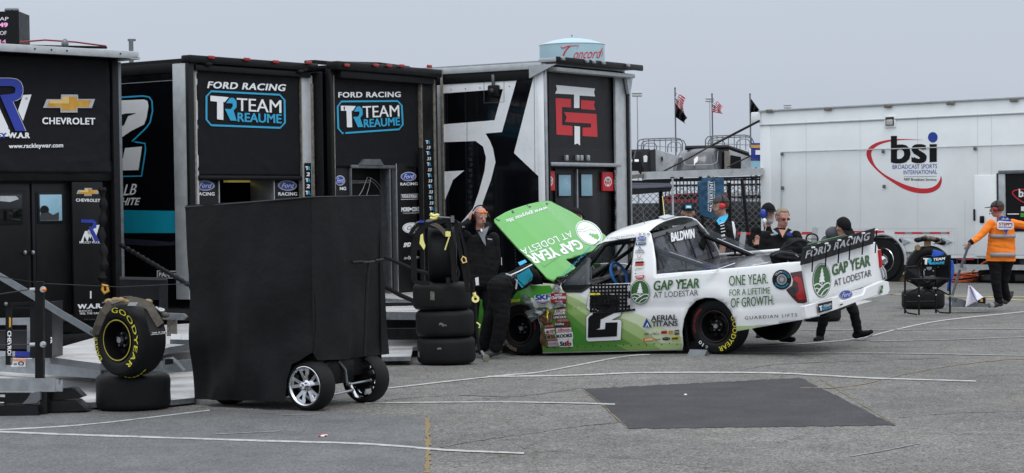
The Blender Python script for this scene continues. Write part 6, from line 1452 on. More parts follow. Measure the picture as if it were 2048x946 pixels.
# ================================================================ PEOPLE
class Body:
    def __init__(s): s.mb=MB(); s.seg=[]; s.arms=[]; s.hem=None
    def limb(s, pts, rs, k, n=12, arm=False):
        pts=[Vector(p) for p in pts]
        for i in range(len(pts)-1):
            a,b=pts[i],pts[i+1]; ra,rb=rs[i],rs[i+1]; m=5
            s.mb.tube([a.lerp(b,j/m) for j in range(m+1)],[ra+(rb-ra)*j/m for j in range(m+1)],k,n); s.seg.append((a,b,ra,rb,k,None)); s.arms.append(arm)
        for p,r in zip(pts,rs): s.mb.ell(p,(r,r,r),k,n=12,m=8)
    def ell(s,c,r,k,rot=None):
        s.mb.ell(c,r,k,rot,16,12); m=Matrix.Identity(3) if rot is None else rot; s.seg.append((Vector(c),Vector(c),1,1,k,(m.transposed(),r))); s.arms.append(False)
    def torso(s, st, k):
        """st: list of (centre, half-width vector, half-depth)"""
        n=20; vs=[]
        for c,wv,hd in st:
            pass
        m=len(st)
        for i,(c,wv,hd) in enumerate(st):
            ax=(st[min(i+1,m-1)][0]-st[max(i-1,0)][0]).normalized(); dv=ax.cross(wv).normalized()*hd
            for j in range(n):
                t=2*math.pi*j/n; ct,stt=math.cos(t),math.sin(t); q=2.6
                rr=(abs(ct)**q+abs(stt)**q)**(-1/q); vs.append(c+wv*ct*rr+dv*stt*rr)
        fs=[(i*n+j,i*n+(j+1)%n,(i+1)*n+(j+1)%n,(i+1)*n+j) for i in range(m-1) for j in range(n)]+[tuple(range(n)),tuple((m-1)*n+j for j in range(n))]
        s.mb.add(vs,fs,k)
        for i in range(m-1):
            a,b=st[i],st[i+1]; s.seg.append((a[0],b[0],(a[1].length+a[2])/2,(b[1].length+b[2])/2,k,None)); s.arms.append(False)
    def build(s,parent,vox=.0095,fold=.006,name='body',seed=0):
        me=bpy.data.meshes.new('tmp'); me.from_pydata([tuple(p) for p in s.mb.v],[],s.mb.f)
        bm=bmesh.new(); bm.from_mesh(me); bmesh.ops.remove_doubles(bm,verts=bm.verts,dist=1e-5); bmesh.ops.recalc_face_normals(bm,faces=bm.faces); bm.to_mesh(me); bm.free()
        o=bpy.data.objects.new('tmp',me); COL.objects.link(o)
        md=o.modifiers.new('r','REMESH'); md.mode='VOXEL'; md.voxel_size=vox
        sm=o.modifiers.new('s','SMOOTH'); sm.iterations=2; sm.factor=.5
        dg=bpy.context.evaluated_depsgraph_get(); new=bpy.data.meshes.new_from_object(o.evaluated_get(dg)); bpy.data.objects.remove(o)
        mats=[]; 
        for q in s.seg:
            if q[4] not in mats: mats.append(q[4])
        segs=s.seg
        idx=[]
        for p in new.polygons:
            c=p.center; best=1e9; bk=0; ba=False
            for (a,b,ra,rb,k,el),arm in zip(segs,s.arms):
                if el:
                    l=el[0]@(c-a); sc_=math.sqrt((l.x/el[1][0])**2+(l.y/el[1][1])**2+(l.z/el[1][2])**2)
                else:
                    ab=b-a; L2=ab.length_squared; t=max(0,min(1,(c-a).dot(ab)/L2)) if L2>0 else 0; sc_=(c-a-ab*t).length/(ra+(rb-ra)*t)
                if sc_<best: best=sc_; bk=k; ba=arm
            if s.hem and not ba and bk in s.hem[3]: bk=s.hem[3][0] if (c-s.hem[0]).dot(s.hem[1])>s.hem[2] else s.hem[3][1]
            idx.append(mats.index(bk))
        cl=[i for i,k in enumerate(mats) if not k.startswith(('skin','hair','beard'))]
        vc={}
        for p,i in zip(new.polygons,idx):
            if i in cl:
                for v in p.vertices: vc[v]=1
        nr=[v.normal.copy() for v in new.vertices]
        for i in vc:
            v=new.vertices[i]; c=v.co; n_=noise.noise(Vector((c.x*11+seed,c.y*11,c.z*7)))+.6*noise.noise(Vector((c.x*23,c.y*23+seed,c.z*17)))
            n2=noise.noise(Vector((c.x*5+c.z*14+seed,c.y*5,c.z*16+seed))); v.co=c+nr[i]*fold*(n_+1.3*n2)
        inv=wm(parent).inverted(); new.transform(inv)
        for k in mats: new.materials.append(M_[k])
        new.polygons.foreach_set('material_index',idx); new.polygons.foreach_set('use_smooth',[True]*len(new.polygons))
        new.name=name; ob=bpy.data.objects.new(name,new); COL.objects.link(ob); ob.parent=parent; WM[ob.name]=wm(parent).copy(); return ob
def hand(B,w,dr,nrm,curl=.4,side=1,k='skin',sc_=1.0):
    """w wrist, dr pointing direction, nrm palm normal; five separate fingers and a thumb leaving the side of the palm"""
    dr=Vector(dr).normalized(); nrm=Vector(nrm); nrm=(nrm-dr*nrm.dot(dr)).normalized(); sd=dr.cross(nrm)*side
    rot=Matrix((sd,dr,nrm)).transposed(); c=w+dr*.05*sc_; B.ell(c,(.042*sc_,.052*sc_,.018*sc_),k,rot)
    for i,(o,l) in enumerate(((-.031,.058),(-.010,.072),(.011,.068),(.031,.052))):
        p=w+dr*.092*sc_+sd*o*sc_; d1=(dr*math.cos(curl*.7)+nrm*math.sin(curl*.7)).normalized(); d2=(dr*math.cos(curl*1.8)+nrm*math.sin(curl*1.8)).normalized()
        q=p+d1*l*.5*sc_; r=q+d2*l*.55*sc_; B.limb([p-dr*.02,q,r],[.0095,.0090,.0078],k,8)
    t=w+dr*.035*sc_-sd*.035*sc_; B.limb([t,t-sd*.028*sc_+dr*.025*sc_+nrm*.01,t-sd*.034*sc_+dr*.058*sc_+nrm*.02*(1+curl)],[.0125,.011,.009],k,8)
def head(B,parent,c,fwd,up=(0,0,1),sc_=1.10,skin='skin',hair=None,beard=None,cap=None,capfront=None,headset=None,glasses=None,forehead=None,back_hair=None):
    c=Vector(c); f=Vector(fwd).normalized(); u=Vector(up); u=(u-f*u.dot(f)).normalized(); s=f.cross(u)
    rot=Matrix((s,f,u)).transposed(); S=sc_
    pt=lambda a,b_,z: c+s*a*S+f*b_*S+u*z*S
    B.ell(pt(0,-.008,.028),(.076*S,.096*S,.092*S),skin,rot); B.ell(pt(0,.022,-.045),(.058*S,.066*S,.070*S),skin,rot); B.ell(pt(0,.045,-.088),(.030*S,.028*S,.024*S),beard or skin,rot)
    B.limb([pt(0,.086,.022),pt(0,.106,-.018)],[.012*S,.017*S],skin,8); B.ell(pt(0,.078,.034),(.05*S,.014*S,.010*S),skin,rot)
    for q in (-1,1): B.ell(pt(.076*q,-.005,-.004),(.012*S,.022*S,.032*S),skin,rot)
    B.ell(pt(0,.082,-.052),(.026*S,.012*S,.008*S),'skin_red' if skin!='skin_red' else 'skin',rot)
    def part(nm,fn): b=MB(); fn(b); return b.build(nm,parent,world=True)
    def eyes(b):
        for q in (-1,1):
            b.ell(pt(.031*q,.083,.016),(.013*S,.007*S,.008*S),'white_vinyl',rot,10,8); b.ell(pt(.031*q,.089,.016),(.006*S,.004*S,.006*S),'black_vinyl',rot,8,6)
    if not glasses: part('eyes',eyes)
    def shell(b,k,r,cut,seedv=0,back=-1):
        n,m=28,20; vs=[];idx={};fs=[]
        for i in range(m+1):
            ph=math.pi*i/m
            for j in range(n):
                t=2*math.pi*j/n; d_=Vector((math.sin(ph)*math.cos(t),math.sin(ph)*math.sin(t),math.cos(ph)))
                w_=1+.05*noise.noise(Vector((d_.x*9,d_.y*9+seedv,d_.z*9))); vs.append(pt(d_.x*r[0]*w_,-.010+d_.y*r[1]*w_,.030+d_.z*r[2]*w_)); idx[(i,j)]=cut(d_)
        for i in range(m):
            for j in range(n):
                if idx[(i,j)] and idx[(i+1,j)] and idx[(i,(j+1)%n)] and idx[(i+1,(j+1)%n)]: fs.append((i*n+j,(i+1)*n+j,(i+1)*n+(j+1)%n,i*n+(j+1)%n))
        b.add(vs,fs,k)
    if hair:
        o=part('hair',lambda b: shell(b,hair,(.085,.106,.100),lambda d_: d_.z>(.62 if d_.y>.45 else (.05 if d_.y>-.1 else -.55)),1)); o.modifiers.new('solid','SOLIDIFY').thickness=.012
    if back_hair:
        o=part('hair',lambda b: shell(b,back_hair,(.083,.103,.098),lambda d_: d_.z<.5 and d_.z>(.0 if d_.y>-.05 else -.6) and d_.y<.25,1)); o.modifiers.new('solid','SOLIDIFY').thickness=.012
    if beard:
        def bd(b):
            b.ell(pt(0,.050,-.082),(.052*S,.046*S,.050*S),beard,rot,14,10)
            for q in (-1,1): b.ell(pt(.046*q,.020,-.052),(.022*S,.040*S,.050*S),beard,rot,10,8)
            b.ell(pt(0,.086,-.040),(.034*S,.012*S,.008*S),beard,rot,10,8)
        part('beard',bd)
    if cap:
        def cp(b):
            shell(b,cap,(.090,.110,.108),lambda d_: d_.z>.10,2)
            vs=[];n=14
            for i in range(n+1):
                a=R(-62+124*i/n); vs+= [pt(.084*math.sin(a),.0+.100*math.cos(a),.048), pt(.080*math.sin(a),.095+.092*math.cos(a)**.6,.034+.012*math.cos(a))]
            b.add([v for v in vs],[(2*i,2*i+1,2*i+3,2*i+2) for i in range(n)],cap); b.ell(pt(0,-.01,.138),(.008,.008,.005),cap)
        o=part('cap',cp); o.modifiers.new('solid','SOLIDIFY').thickness=.008
        if capfront:
            b=MB(); b.add([pt(-.042,.098,.062),pt(.042,.098,.062),pt(.036,.088,.108),pt(-.036,.088,.108)],[(0,1,2,3)],capfront); b.add([pt(-.030,.103,.074),pt(.030,.103,.074),pt(.026,.097,.092),pt(-.026,.097,.092)],[(0,1,2,3)],'white_vinyl'); b.build('cap_patch',o,world=True)
    if headset:
        def hs(b):
            for q in (-1,1):
                b.lathe([(0,.0),(.036,.0),(.042,.012),(.040,.034),(.026,.046),(0,.048)],headset,pt(.074*q,-.004,.0),s*q,20)
            b.tube([pt(.102*math.sin(R(a)),-.02,.02+.118*math.cos(R(a))) for a in range(-90,91,12)],.009,'black_metal',8)
            b.tube([pt(-.088,.0,-.02),pt(-.07,.07,-.06),pt(-.02,.112,-.058)],.004,'black_metal',6); b.ell(pt(-.012,.114,-.057),(.012,.012,.010),'black_metal',rot,8,6)
        part('headset',hs)
    if glasses:
        z=forehead if forehead else .016
        def gl(b):
            for q in (-1,1): b.ell(pt(.032*q,.090 if z<.05 else .082,z),(.024*S,.008*S,.014*S),glasses,rot,14,8); b.tube([pt(.058*q,.082,z),pt(.082*q,.0,z-.004)],.003,'black_metal',6)
            b.tube([pt(-.01,.096,z+.006),pt(.01,.096,z+.006)],.003,'black_metal',6)
        part('sunglasses',gl)
        if z>.05: part('eyes',eyes)
    return pt
def mkperson(label,d,u0,J,group=None,top='cloth_black',leg='cloth_black',shoe='cap_black',sleeve='long',skin='skin',hd={},fwd=(0,-1,0),hup=(0,0,1),hgt=1.80,belly=0.0,bulk=1.0,legw=1.0,vox=.0095,hands=None,seed=1,dshoul=0.11,foot=None,extra=None,headc=None,coat=0.0):
    """J: joints as photo pixels (u, v, depth offset); u0 column of the body's middle, d its depth"""
    s=F/d; base=G(u0,F and (473)) if False else None
    gp=Vector((P(u0,400,d).x,d,0)); vg=proj(gp)[1] if foot is None else foot
    T=lambda x,z,dd=0.0: (u0+x*s, vg-z*s, dd)
    Z={'neck':T(0,hgt*.835),'head':T(0,hgt*.925,-.02),'shL':T(-.185,hgt*.80),'shR':T(.185,hgt*.80),'elL':T(-.235,hgt*.61,.02),'elR':T(.235,hgt*.61,.02),'haL':T(-.235,hgt*.465,-.06),'haR':T(.235,hgt*.465,-.06),
       'hipL':T(-.09,hgt*.51),'hipR':T(.09,hgt*.51),'knL':T(-.10,hgt*.275,-.02),'knR':T(.10,hgt*.275,-.02),'anL':T(-.11,.085,.03),'anR':T(.11,.085,.03),'toeL':T(-.14,.035,-.15),'toeR':T(.14,.035,-.15)}
    Z.update(J); W={k:P(q[0],q[1],d+(q[2] if len(q)>2 else 0)) for k,q in Z.items()}
    t=thing('person',label,'person',Matrix.Translation(gp),group=group); B=Body(); n=bulk
    neck,shL,shR,hL,hR=W['neck'],W['shL'],W['shR'],W['hipL'],W['hipR']; shc=(shL+shR)/2; hc=(hL+hR)/2; sv=(shR-shL)/2; hv=(hR-hL)/2
    sw=sv.normalized()
    def wv(q,w): v=sv.lerp(hv,q); return v.normalized()*w*n
    ax=shc-hc; fo=Vector(fwd); 
    B.torso([(hc-ax*.12,wv(1,.150),.105),(hc,wv(1,.178),.125*n),(hc+ax*.22,wv(.8,.165),.118*n+belly*.6),(hc+ax*.45,wv(.5,.168),.122*n+belly),(hc+ax*.70,wv(.2,.188),.128*n+belly*.4),(hc+ax*.90,wv(0,.190),dshoul*n),(hc+ax*1.00,wv(0,.150),.085*n),(hc+ax*1.045,wv(0,.085),.07)],top)
    B.hem=(hc,ax.normalized(),(-.10 if coat else .06)*ax.length,(top,leg)) if top!=leg else None
    if coat: B.torso([(hc-ax*.10,wv(1,.185+coat),.15),(hc+ax*.12,wv(1,.185+coat),.15),(hc+ax*.40,wv(.6,.180+coat*.8),.145+belly*.8),(hc+ax*.72,wv(.2,.190+coat*.4),.135),(hc+ax*.9,wv(0,.18),.1)],top)
    B.torso([(hc-ax*.16,wv(1,.150),.115),(hc-ax*.02,wv(1,.176),.128*n),(hc+ax*.10,wv(.9,.168),.122*n+belly*.3)],leg)
    B.limb([shc+ax*.02,neck,W['head']-Vector((0,0,.03))],[.062,.056,.058],skin)
    for q in 'LR':
        sh,el,ha=W['sh'+q],W['el'+q],W['ha'+q]
        if sleeve=='long': B.limb([sh,sh.lerp(el,.5),el],[.070*n,.064*n,.056],top,arm=True); B.limb([el,el.lerp(ha,.5),ha],[.056,.050,.040],top,arm=True)
        else:
            m_=sh.lerp(el,.72); B.limb([sh,sh.lerp(el,.4),m_],[.068*n,.068*n,.062*n],top,arm=True); B.limb([m_,el],[.048,.044],skin); B.limb([el,el.lerp(ha,.3),ha],[.044,.045,.029],skin)
        if hands is None or q in hands:
            hh=(hands or {}).get(q,{}) ; dr=hh.get('dir',tuple(ha-el)); hand(B,ha,Vector(dr),Vector(hh.get('n',(0,-1,0))),hh.get('curl',.5),hh.get('side',1 if q=='L' else -1),skin)
        hp,kn,an,to=W['hip'+q],W['kn'+q],W['an'+q],W['toe'+q]
        B.limb([hp,hp.lerp(kn,.5),kn],[.105*n*legw,.090*legw,.072*legw],leg); B.limb([kn,kn.lerp(an,.5),an+Vector((0,0,.02))],[.072*legw,.066*legw,.058*legw],leg)
        dr=(to-an); dr.z=0; dr.normalize() if dr.length>0 else None
        B.limb([an-Vector((0,0,.03))-dr*.035,an.lerp(to,.6)-Vector((0,0,.015)),to],[.046,.044,.036],shoe)
    if extra: extra(B,W,t)
    pt=head(B,t,headc or W['head'],fwd,hup,skin=skin,**hd)
    B.build(t,vox,seed=seed); return t,W,pt
# ---- man with raised hand and orange glasses
def ex(B,W,t): pass
tA,WA,pA=mkperson('man in black jacket holding his headset, orange sunglasses on his forehead',26.2,962,
 {'head':(961,434,-.02),'neck':(960,453,0),'shL':(934,474,.02),'shR':(987,476,.02),'elL':(914,462,-.16),'haL':(938,443,-.10),'elR':(994,520,.02),'haR':(985,552,-.06),'hipL':(950,565,0),'hipR':(976,565,0)},
 skin='skin_red',coat=.02,hd=dict(headset='black_metal',glasses='orange',forehead=.070),fwd=(.45,-1,-.22),hgt=1.86,bulk=1.06,seed=3,hands={'L':dict(dir=(.25,.05,1),n=(.9,.2,-.1),curl=.5,side=-1)})
# collar and shirt front
def cloth(parent,name,px,d,k,push=0.0,thick=.006,**kw):
    b=MB(); b.prism([P(u,v,d+(q[0] if q else 0)) for u,v,*q in px],CF*thick,k); return b.build(name,parent,world=True,**kw)
cloth(tA,'shirt_front',[(948,452,-.145),(956,464,-.16),(961,462,-.165),(971,455,-.155),(978,452,-.14),(975,462,-.16),(970,474,-.172),(972,492,-.178),(966,484,-.175),(958,468,-.16)],26.2,'shirt_grey',thick=.02)
cloth(tA,'collar',[(961,458,-.17),(964,457,-.17),(965,463,-.18),(962,463,-.18)],26.2,'white_vinyl')
d=Dec(Plane(P(978,478,26.02),(0,-1,0))); d.text('TEAM',(975,479),(984,480),2.4,'white_vinyl',1,.03); d.text('R',(925,455),(930,455),3,'silver_vinyl',1); d.poly([(950,556),(957,554),(958,570),(952,571)],'white_vinyl',1); d.build('jacket_print',tA)
# ---- man bending under the hood
def exB(B,W,t):
    pass
tB,WB,pB=mkperson('man in black work trousers and teal shirt bending under the raised green hood',25.7,1000,
 {'head':(1104,552,1.10),'neck':(1090,550,.92),'shL':(1066,550,.45),'shR':(1072,536,.80),'elL':(1080,572,.72),'haL':(1092,574,.95),'elR':(1090,560,1.05),'haR':(1100,570,1.2),'hipL':(1000,576,-.06),'hipR':(1010,572,.14),
  'knL':(1004,640,-.12),'knR':(980,642,.14),'anL':(992,698,-.08),'anR':(968,694,.22),'toeL':(968,711,-.10),'toeR':(950,700,.22)},
 skin='skin',hd=dict(hair='hair_brown'),fwd=(.85,.2,-.5),hup=(.5,0,.8),legw=1.42,bulk=1.15,seed=8,foot=713,shoe='cap_grey')
b=MB(); b.tube([P(1012,548,25.54),P(1024,552,25.50),P(1034,562,25.50),P(1032,578,25.5)],.012,'alu_white',8); b.build('belt_trim',tB,world=True)
b=MB(); c=P(1029,553,25.48); b.obox(c,CR*.035+CU*.018,CU*.03,CF*.02,'black_metal'); 
for i in range(4): b.obox(c+CR*(-.03+.02*i)+CU*(.0+.008*i)-CF*.022,CR*.004,CU*.024,CF*.004,'steel')
b.tube([P(1036,560,25.5),P(1048,572,25.55),P(1056,566,25.7),P(1062,556,25.8)],.007,'black_metal'); b.build('radio_pack',tB,world=True)
cloth(tB,'side_panel',[(1034,550,.02),(1058,536,.28),(1066,550,.34),(1064,560,.34),(1044,576,.12),(1036,566,.05)],25.6,'teal',thick=.03)
cloth(tB,'shoulder_patch',[(1036,525,.0),(1050,519,.05),(1054,524,.02),(1040,531,-.05)],25.75,'cyan',thick=.02)
b=MB(); b.tube([P(1022,550,25.52),P(1040,542,25.65),P(1064,529,25.95)],.008,'white_vinyl',6); b.build('piping',tB,world=True)
# ---- men behind the truck
tC,WC,pC=mkperson('bearded man in black cap with blue patch facing the camera over the truck roof',28.3,1377,{'head':(1376,426,-.02)},hd=dict(cap='cap_black',capfront='cyan',beard='beard_red',hair='beard_red'),hgt=1.84,bulk=1.1,seed=5,fwd=(0,-1,-.05),foot=None)
tD,WD,pD=mkperson('man in black and teal shirt with red ear defenders turned left behind the cab',27.4,1447,
 {'head':(1441,412,0),'neck':(1446,434,.02),'shL':(1440,450,-.17),'shR':(1456,452,.17),'elL':(1446,492,-.20),'haL':(1440,530,-.24),'elR':(1440,494,.20),'haR':(1420,480,.16)},
 sleeve='short',hd=dict(cap='cap_grey',headset='red',back_hair='hair_brown'),fwd=(-1,-.12,-.05),hgt=1.83,bulk=1.08,seed=6,headc=None)
cloth(tD,'shoulder_panel',[(1433,441,-.21),(1440,434,-.14),(1456,428,-.06),(1456,434,-.12),(1450,444,-.24),(1438,450,-.26)],27.4,'cyan',thick=.03)
cloth(tD,'back_panel',[(1464,442,-.06),(1468,444,-.04),(1472,462,-.06),(1470,478,-.08),(1467,466,-.12),(1465,452,-.12)],27.3,'white_vinyl',thick=.03)
d=Dec(Plane(P(1444,470,27.13),(0,-1,0)))
for i,(v,w_) in enumerate(((446,8),(451,8),(457,8),(463,9),(471,7),(478,8))): d.line([(1440+i*.7,v+1),(1440+i*.7+w_,v-1)],1.6 if i!=4 else 4,'white_vinyl',1)
d.build('sleeve_print',tD)
tE,WE,pE=mkperson('grey-bearded man in black cap with blue ear defender standing behind the sunglasses man',27.9,1536,
 {'head':(1537,427,0),'neck':(1534,450,.02),'shL':(1512,462,.02),'elL':(1502,500,-.02),'haL':(1514,494,-.20)},hd=dict(cap='cap_black',beard='hair_white'),fwd=(.3,-1,-.1),hgt=1.80,seed=7,hands={'L':dict(dir=(.0,.0,1),n=(.3,-1,0),curl=.2,side=1)},foot=680)
b=MB(); b.ell(P(1527,428,27.8),(.05,.04,.07),'ford_blue'); b.ell(P(1529,442,27.75),(.03,.03,.04),'white_vinyl'); b.tube([P(1529,444,27.7),P(1532,454,27.7),P(1530,462,27.7)],.006,'silver_vinyl'); b.build('ear_defender',tE,world=True)
tF,WF,pF=mkperson('stout man with grey hair and sunglasses in black polo shirt beside the bag',26.6,1562,
 {'head':(1565,437,-.03),'neck':(1562,462,.0),'shL':(1532,473,0),'shR':(1592,473,0),'elL':(1524,512,.02),'haL':(1532,540,-.12),'elR':(1600,512,0),'haR':(1598,545,-.1),'hipL':(1548,560,0),'hipR':(1578,560,0),'anL':(1548,666,.1),'toeL':(1538,672,.0),'anR':(1568,672,0),'toeR':(1586,679,-.06)},
 sleeve='short',skin='skin_red',hd=dict(glasses='dim_red',hair='hair_blond'),fwd=(.38,-1,-.3),hgt=1.80,bulk=1.12,belly=.04,seed=9,foot=684)
cloth(tF,'collar',[(1546,458,-.10),(1555,454,-.12),(1565,474,-.19),(1560,470,-.18)],26.6,'cloth_charcoal',thick=.02)
cloth(tF,'collar',[(1576,456,-.12),(1584,460,-.10),(1567,476,-.19),(1565,474,-.19)],26.6,'cloth_charcoal',thick=.02)
cloth(tF,'neck_opening',[(1551,458,-.10),(1573,460,-.12),(1565,475,-.195)],26.6,'skin_red',thick=.02)
d=Dec(Plane(P(1565,470,26.40),(0,-1,0))); d.text('TEAM',(1541,471),(1555,468),2.6,'white_vinyl',1,.05); d.text('RR',(1548,471),(1555,469),2.6,'cyan',2,.05); d.ellipse((1579,467.5),5.5,2.8,'ford_blue',1); d.text('RACING',(1574,472),(1586,472),1.6,'ford_blue',1,.05); d.build('shirt_print',tF)
# ---- man stepping behind the tailgate, head down
tG,WG,pG=mkperson('man in grey hooded top and black cap leaning down behind the tailgate, mid-step',27.0,1672,
 {'head':(1686,456,-.06),'neck':(1674,468,.05),'shL':(1652,482,.10),'shR':(1690,484,.05),'elL':(1650,520,-.04),'haL':(1662,548,-.16),'elR':(1706,520,0),'haR':(1700,548,-.14),'hipL':(1652,566,.05),'hipR':(1680,566,.05),
  'knL':(1650,628,.02),'anL':(1640,672,.10),'toeL':(1632,681,-.06),'knR':(1708,624,-.08),'anR':(1716,666,.0),'toeR':(1742,664,-.05)},
 top='cloth_grey',hd=dict(cap='cap_black',back_hair='hair_brown'),fwd=(.45,-.75,-.75),hup=(.2,-.5,.8),hgt=1.8,seed=12,foot=684,shoe='cap_black')
b=MB(); 
for q in (0,1): b.tube([P(1640+q,684,26.93-.05*q),P(1626+q,684.5,26.85)],.014,'cloth_grey',6)
b.tube([P(1712,679,26.9),P(1728,679,26.86),P(1748,667,26.86)],.014,'grey_reflect',6); b.build('shoe_soles',tG,world=True)
b=MB(); b.ell(P(1668,466,27.05),(.12,.10,.09),'cloth_grey'); b.build('hood',tG,world=True)
# ---- cap just visible behind the hood
tI,WI,pI=mkperson('person in black cap almost hidden behind the raised green hood',29.2,1153,{'head':(1152,436,0)},hd=dict(cap='cap_black',hair='hair_brown'),fwd=(.4,1,-.2),hgt=1.70,seed=13)
# ---- orange jacket
tH,WH,pH=mkperson('man in orange jacket seen from behind, leaning on a floor jack handle',33.4,1998,
 {'head':(1994,419,0),'neck':(2001,434,.0),'shL':(1982,448,-.04),'shR':(2026,447,.06),'elL':(1962,470,-.10),'haL':(1940,488,-.20),'elR':(2052,452,.0),'haR':(2062,470,-.1),'hipL':(1990,516,0),'hipR':(2014,516,0),
  'knL':(1992,566,-.04),'anL':(1998,604,.0),'toeL':(1978,611,-.05),'knR':(2006,562,.12),'anR':(2014,600,.22),'toeR':(2024,586,.26)},
 coat=.03,top='orange',hd=dict(cap='cap_grey',headset='dark_red',back_hair='hair_brown'),fwd=(-.85,.5,-.05),hgt=1.84,bulk=1.12,legw=1.15,seed=15,foot=614,skin='skin',shoe='cap_grey',hands={'L':dict(dir=(-.6,0,-.8),n=(0,1,0),curl=1.1,side=1)})
b=MB()
def band(v0,h,wl,wr,k,dz):
    def fn(a,c):
        t=-84+168*a; cx_=(wl+wr)/2; r_=(wr-wl)/2/F*33.4; p=P(cx_,v0-(c-.5)*h,33.4); return p+CR*(r_*1.07*math.sin(R(t)))-Vector((0,1,0))*(dz*math.cos(R(t))**.4+.012)
    b.sheet(fn,20,2,k)
band(472,7,1979,2027,'grey_reflect',.172); band(509,8,1979,2027,'grey_reflect',.178); b.build('reflective_band',tH,world=True,solid=.006)
b=MB(); b.tube([P(1945,482,33.2),P(1939,487,33.2)],.047,'cap_black',12); b.build('cuff',tH,world=True)
d=Dec(Plane(P(2005,450,33.19),(.0,-1,0)),base=.004)
oc=lambda x,y:(1880+x/3.94,390+y/3.94)
d.poly([oc(462,180),oc(480,165),oc(520,170),oc(545,180),oc(562,200),oc(545,260),oc(525,306),oc(505,290),oc(485,240),oc(465,215)],'ford_blue',1)
d.poly([oc(450,212),oc(470,202),oc(560,210),oc(580,220),oc(580,258),oc(565,270),oc(470,272),oc(452,262)],'white_vinyl',2); d.text("STEPP'S",oc(466,240),oc(572,243),6,'dark_red',3,.04); d.text('RACE RECOVERY',oc(462,258),oc(572,262),3,'blue',3,.04); d.poly([oc(480,192),oc(500,176),oc(512,190),oc(532,178),oc(545,196)],'silver_vinyl',2)
d.build('back_emblem',tH)
# ================================================================ PROPS
# ---------- covered pit cart
W1=G(615,822); cx_=Vector((.547,.837,0)).normalized(); cy_=Vector((-.837,.547,0)).normalized()
CM=Matrix(((cx_.x,cy_.x,0,W1.x),(cx_.y,cy_.y,0,W1.y),(0,0,1,0),(0,0,0,1))); CI=CM.inverted()
PC=thing('pit_cart','tall box cart under a black cloth cover on four chrome spoked wheels','pit cart',CM)
corner=P(622,394,18.5); LPn=Plane(corner,-cx_); RPn=Plane(corner,-cy_)
D('cover_black','#0e0f12',.66,var=.2,vs=2,bump=.6,bs=6,spec=.26)
def wr(p,n,a,seed):
    q=.7*math.sin(7*(p.x+p.y)+2.5*noise.noise(Vector((p.x*2,p.y*2,p.z*1.6+seed))))*max(0,1.1-p.z*.6)+noise.noise(Vector((p.x*2.2+seed,p.y*2.2,p.z*1.1)))+.6*noise.noise(Vector((p.x*6,p.y*6,p.z*1.5+seed))); return p+n*(a*q)
lp=[(370,415),(372,410),(500,402),(622,394),(624.5,560),(626.6,704),(600,722),(586,728),(577,760),(574,800),(520,801),(450,799),(387,798),(382,700),(376,560)]
rp=[(622,394),(624,392),(700,391),(757,390.5),(760,393),(766,500),(773,620),(779,708),(735,713),(690,718),(640,721),(626.6,704),(624.5,560)]
b=MB()
vs,fs=gridded([lp],lambda u,v:CI@wr(LPn.hit(u,v),-cx_,.05*(.35+min(1,max(0,(v-420)/300))),2.0),8); b.add(vs,fs,'cover_black')
vs,fs=gridded([rp],lambda u,v:CI@wr(RPn.hit(u,v),-cy_,.036*(.35+min(1,max(0,(v-420)/300))),5.0),8); b.add(vs,fs,'cover_black')
TL,TC,TRR=CI@LPn.hit(370,414),CI@corner,CI@RPn.hit(758,391); 
b.add([TC,TRR,Vector((TRR.x,TL.y,TL.z)),TL],[(0,1,2,3)],'cover_black'); b.add([TL,Vector((TRR.x,TL.y,TL.z)),Vector((TRR.x,TL.y-.12,.3)),Vector((TL.x+.05,TL.y-.16,.2))],[(0,1,2,3)],'cover_black'); b.add([TRR,Vector((TRR.x,TL.y,TL.z)),Vector((TRR.x,TL.y-.12,.3)),Vector((TRR.x,TRR.y,.4))],[(0,1,2,3)],'cover_black')
b.build('cloth_cover',PC,ang=70)
b=MB(); b.tube([TL+Vector((0,0,.0)),TC.lerp(TL,.5)+Vector((0,0,-.004)),TC],.008,'dark_grey',6); b.tube([TC,TRR],.006,'dark_grey',6); b.build('cover_seam',PC)
b=MB(); b.box(TC.x+.08,TRR.x-.08,TC.y+.08,TL.y-.08,.28,1.85,'black_metal'); b.box(.0,.95,.1,1.3,.20,.34,'black_metal',.02); b.box(.22,.66,-.06,.2,.22,.46,'black_metal',.03); b.build('frame',PC)
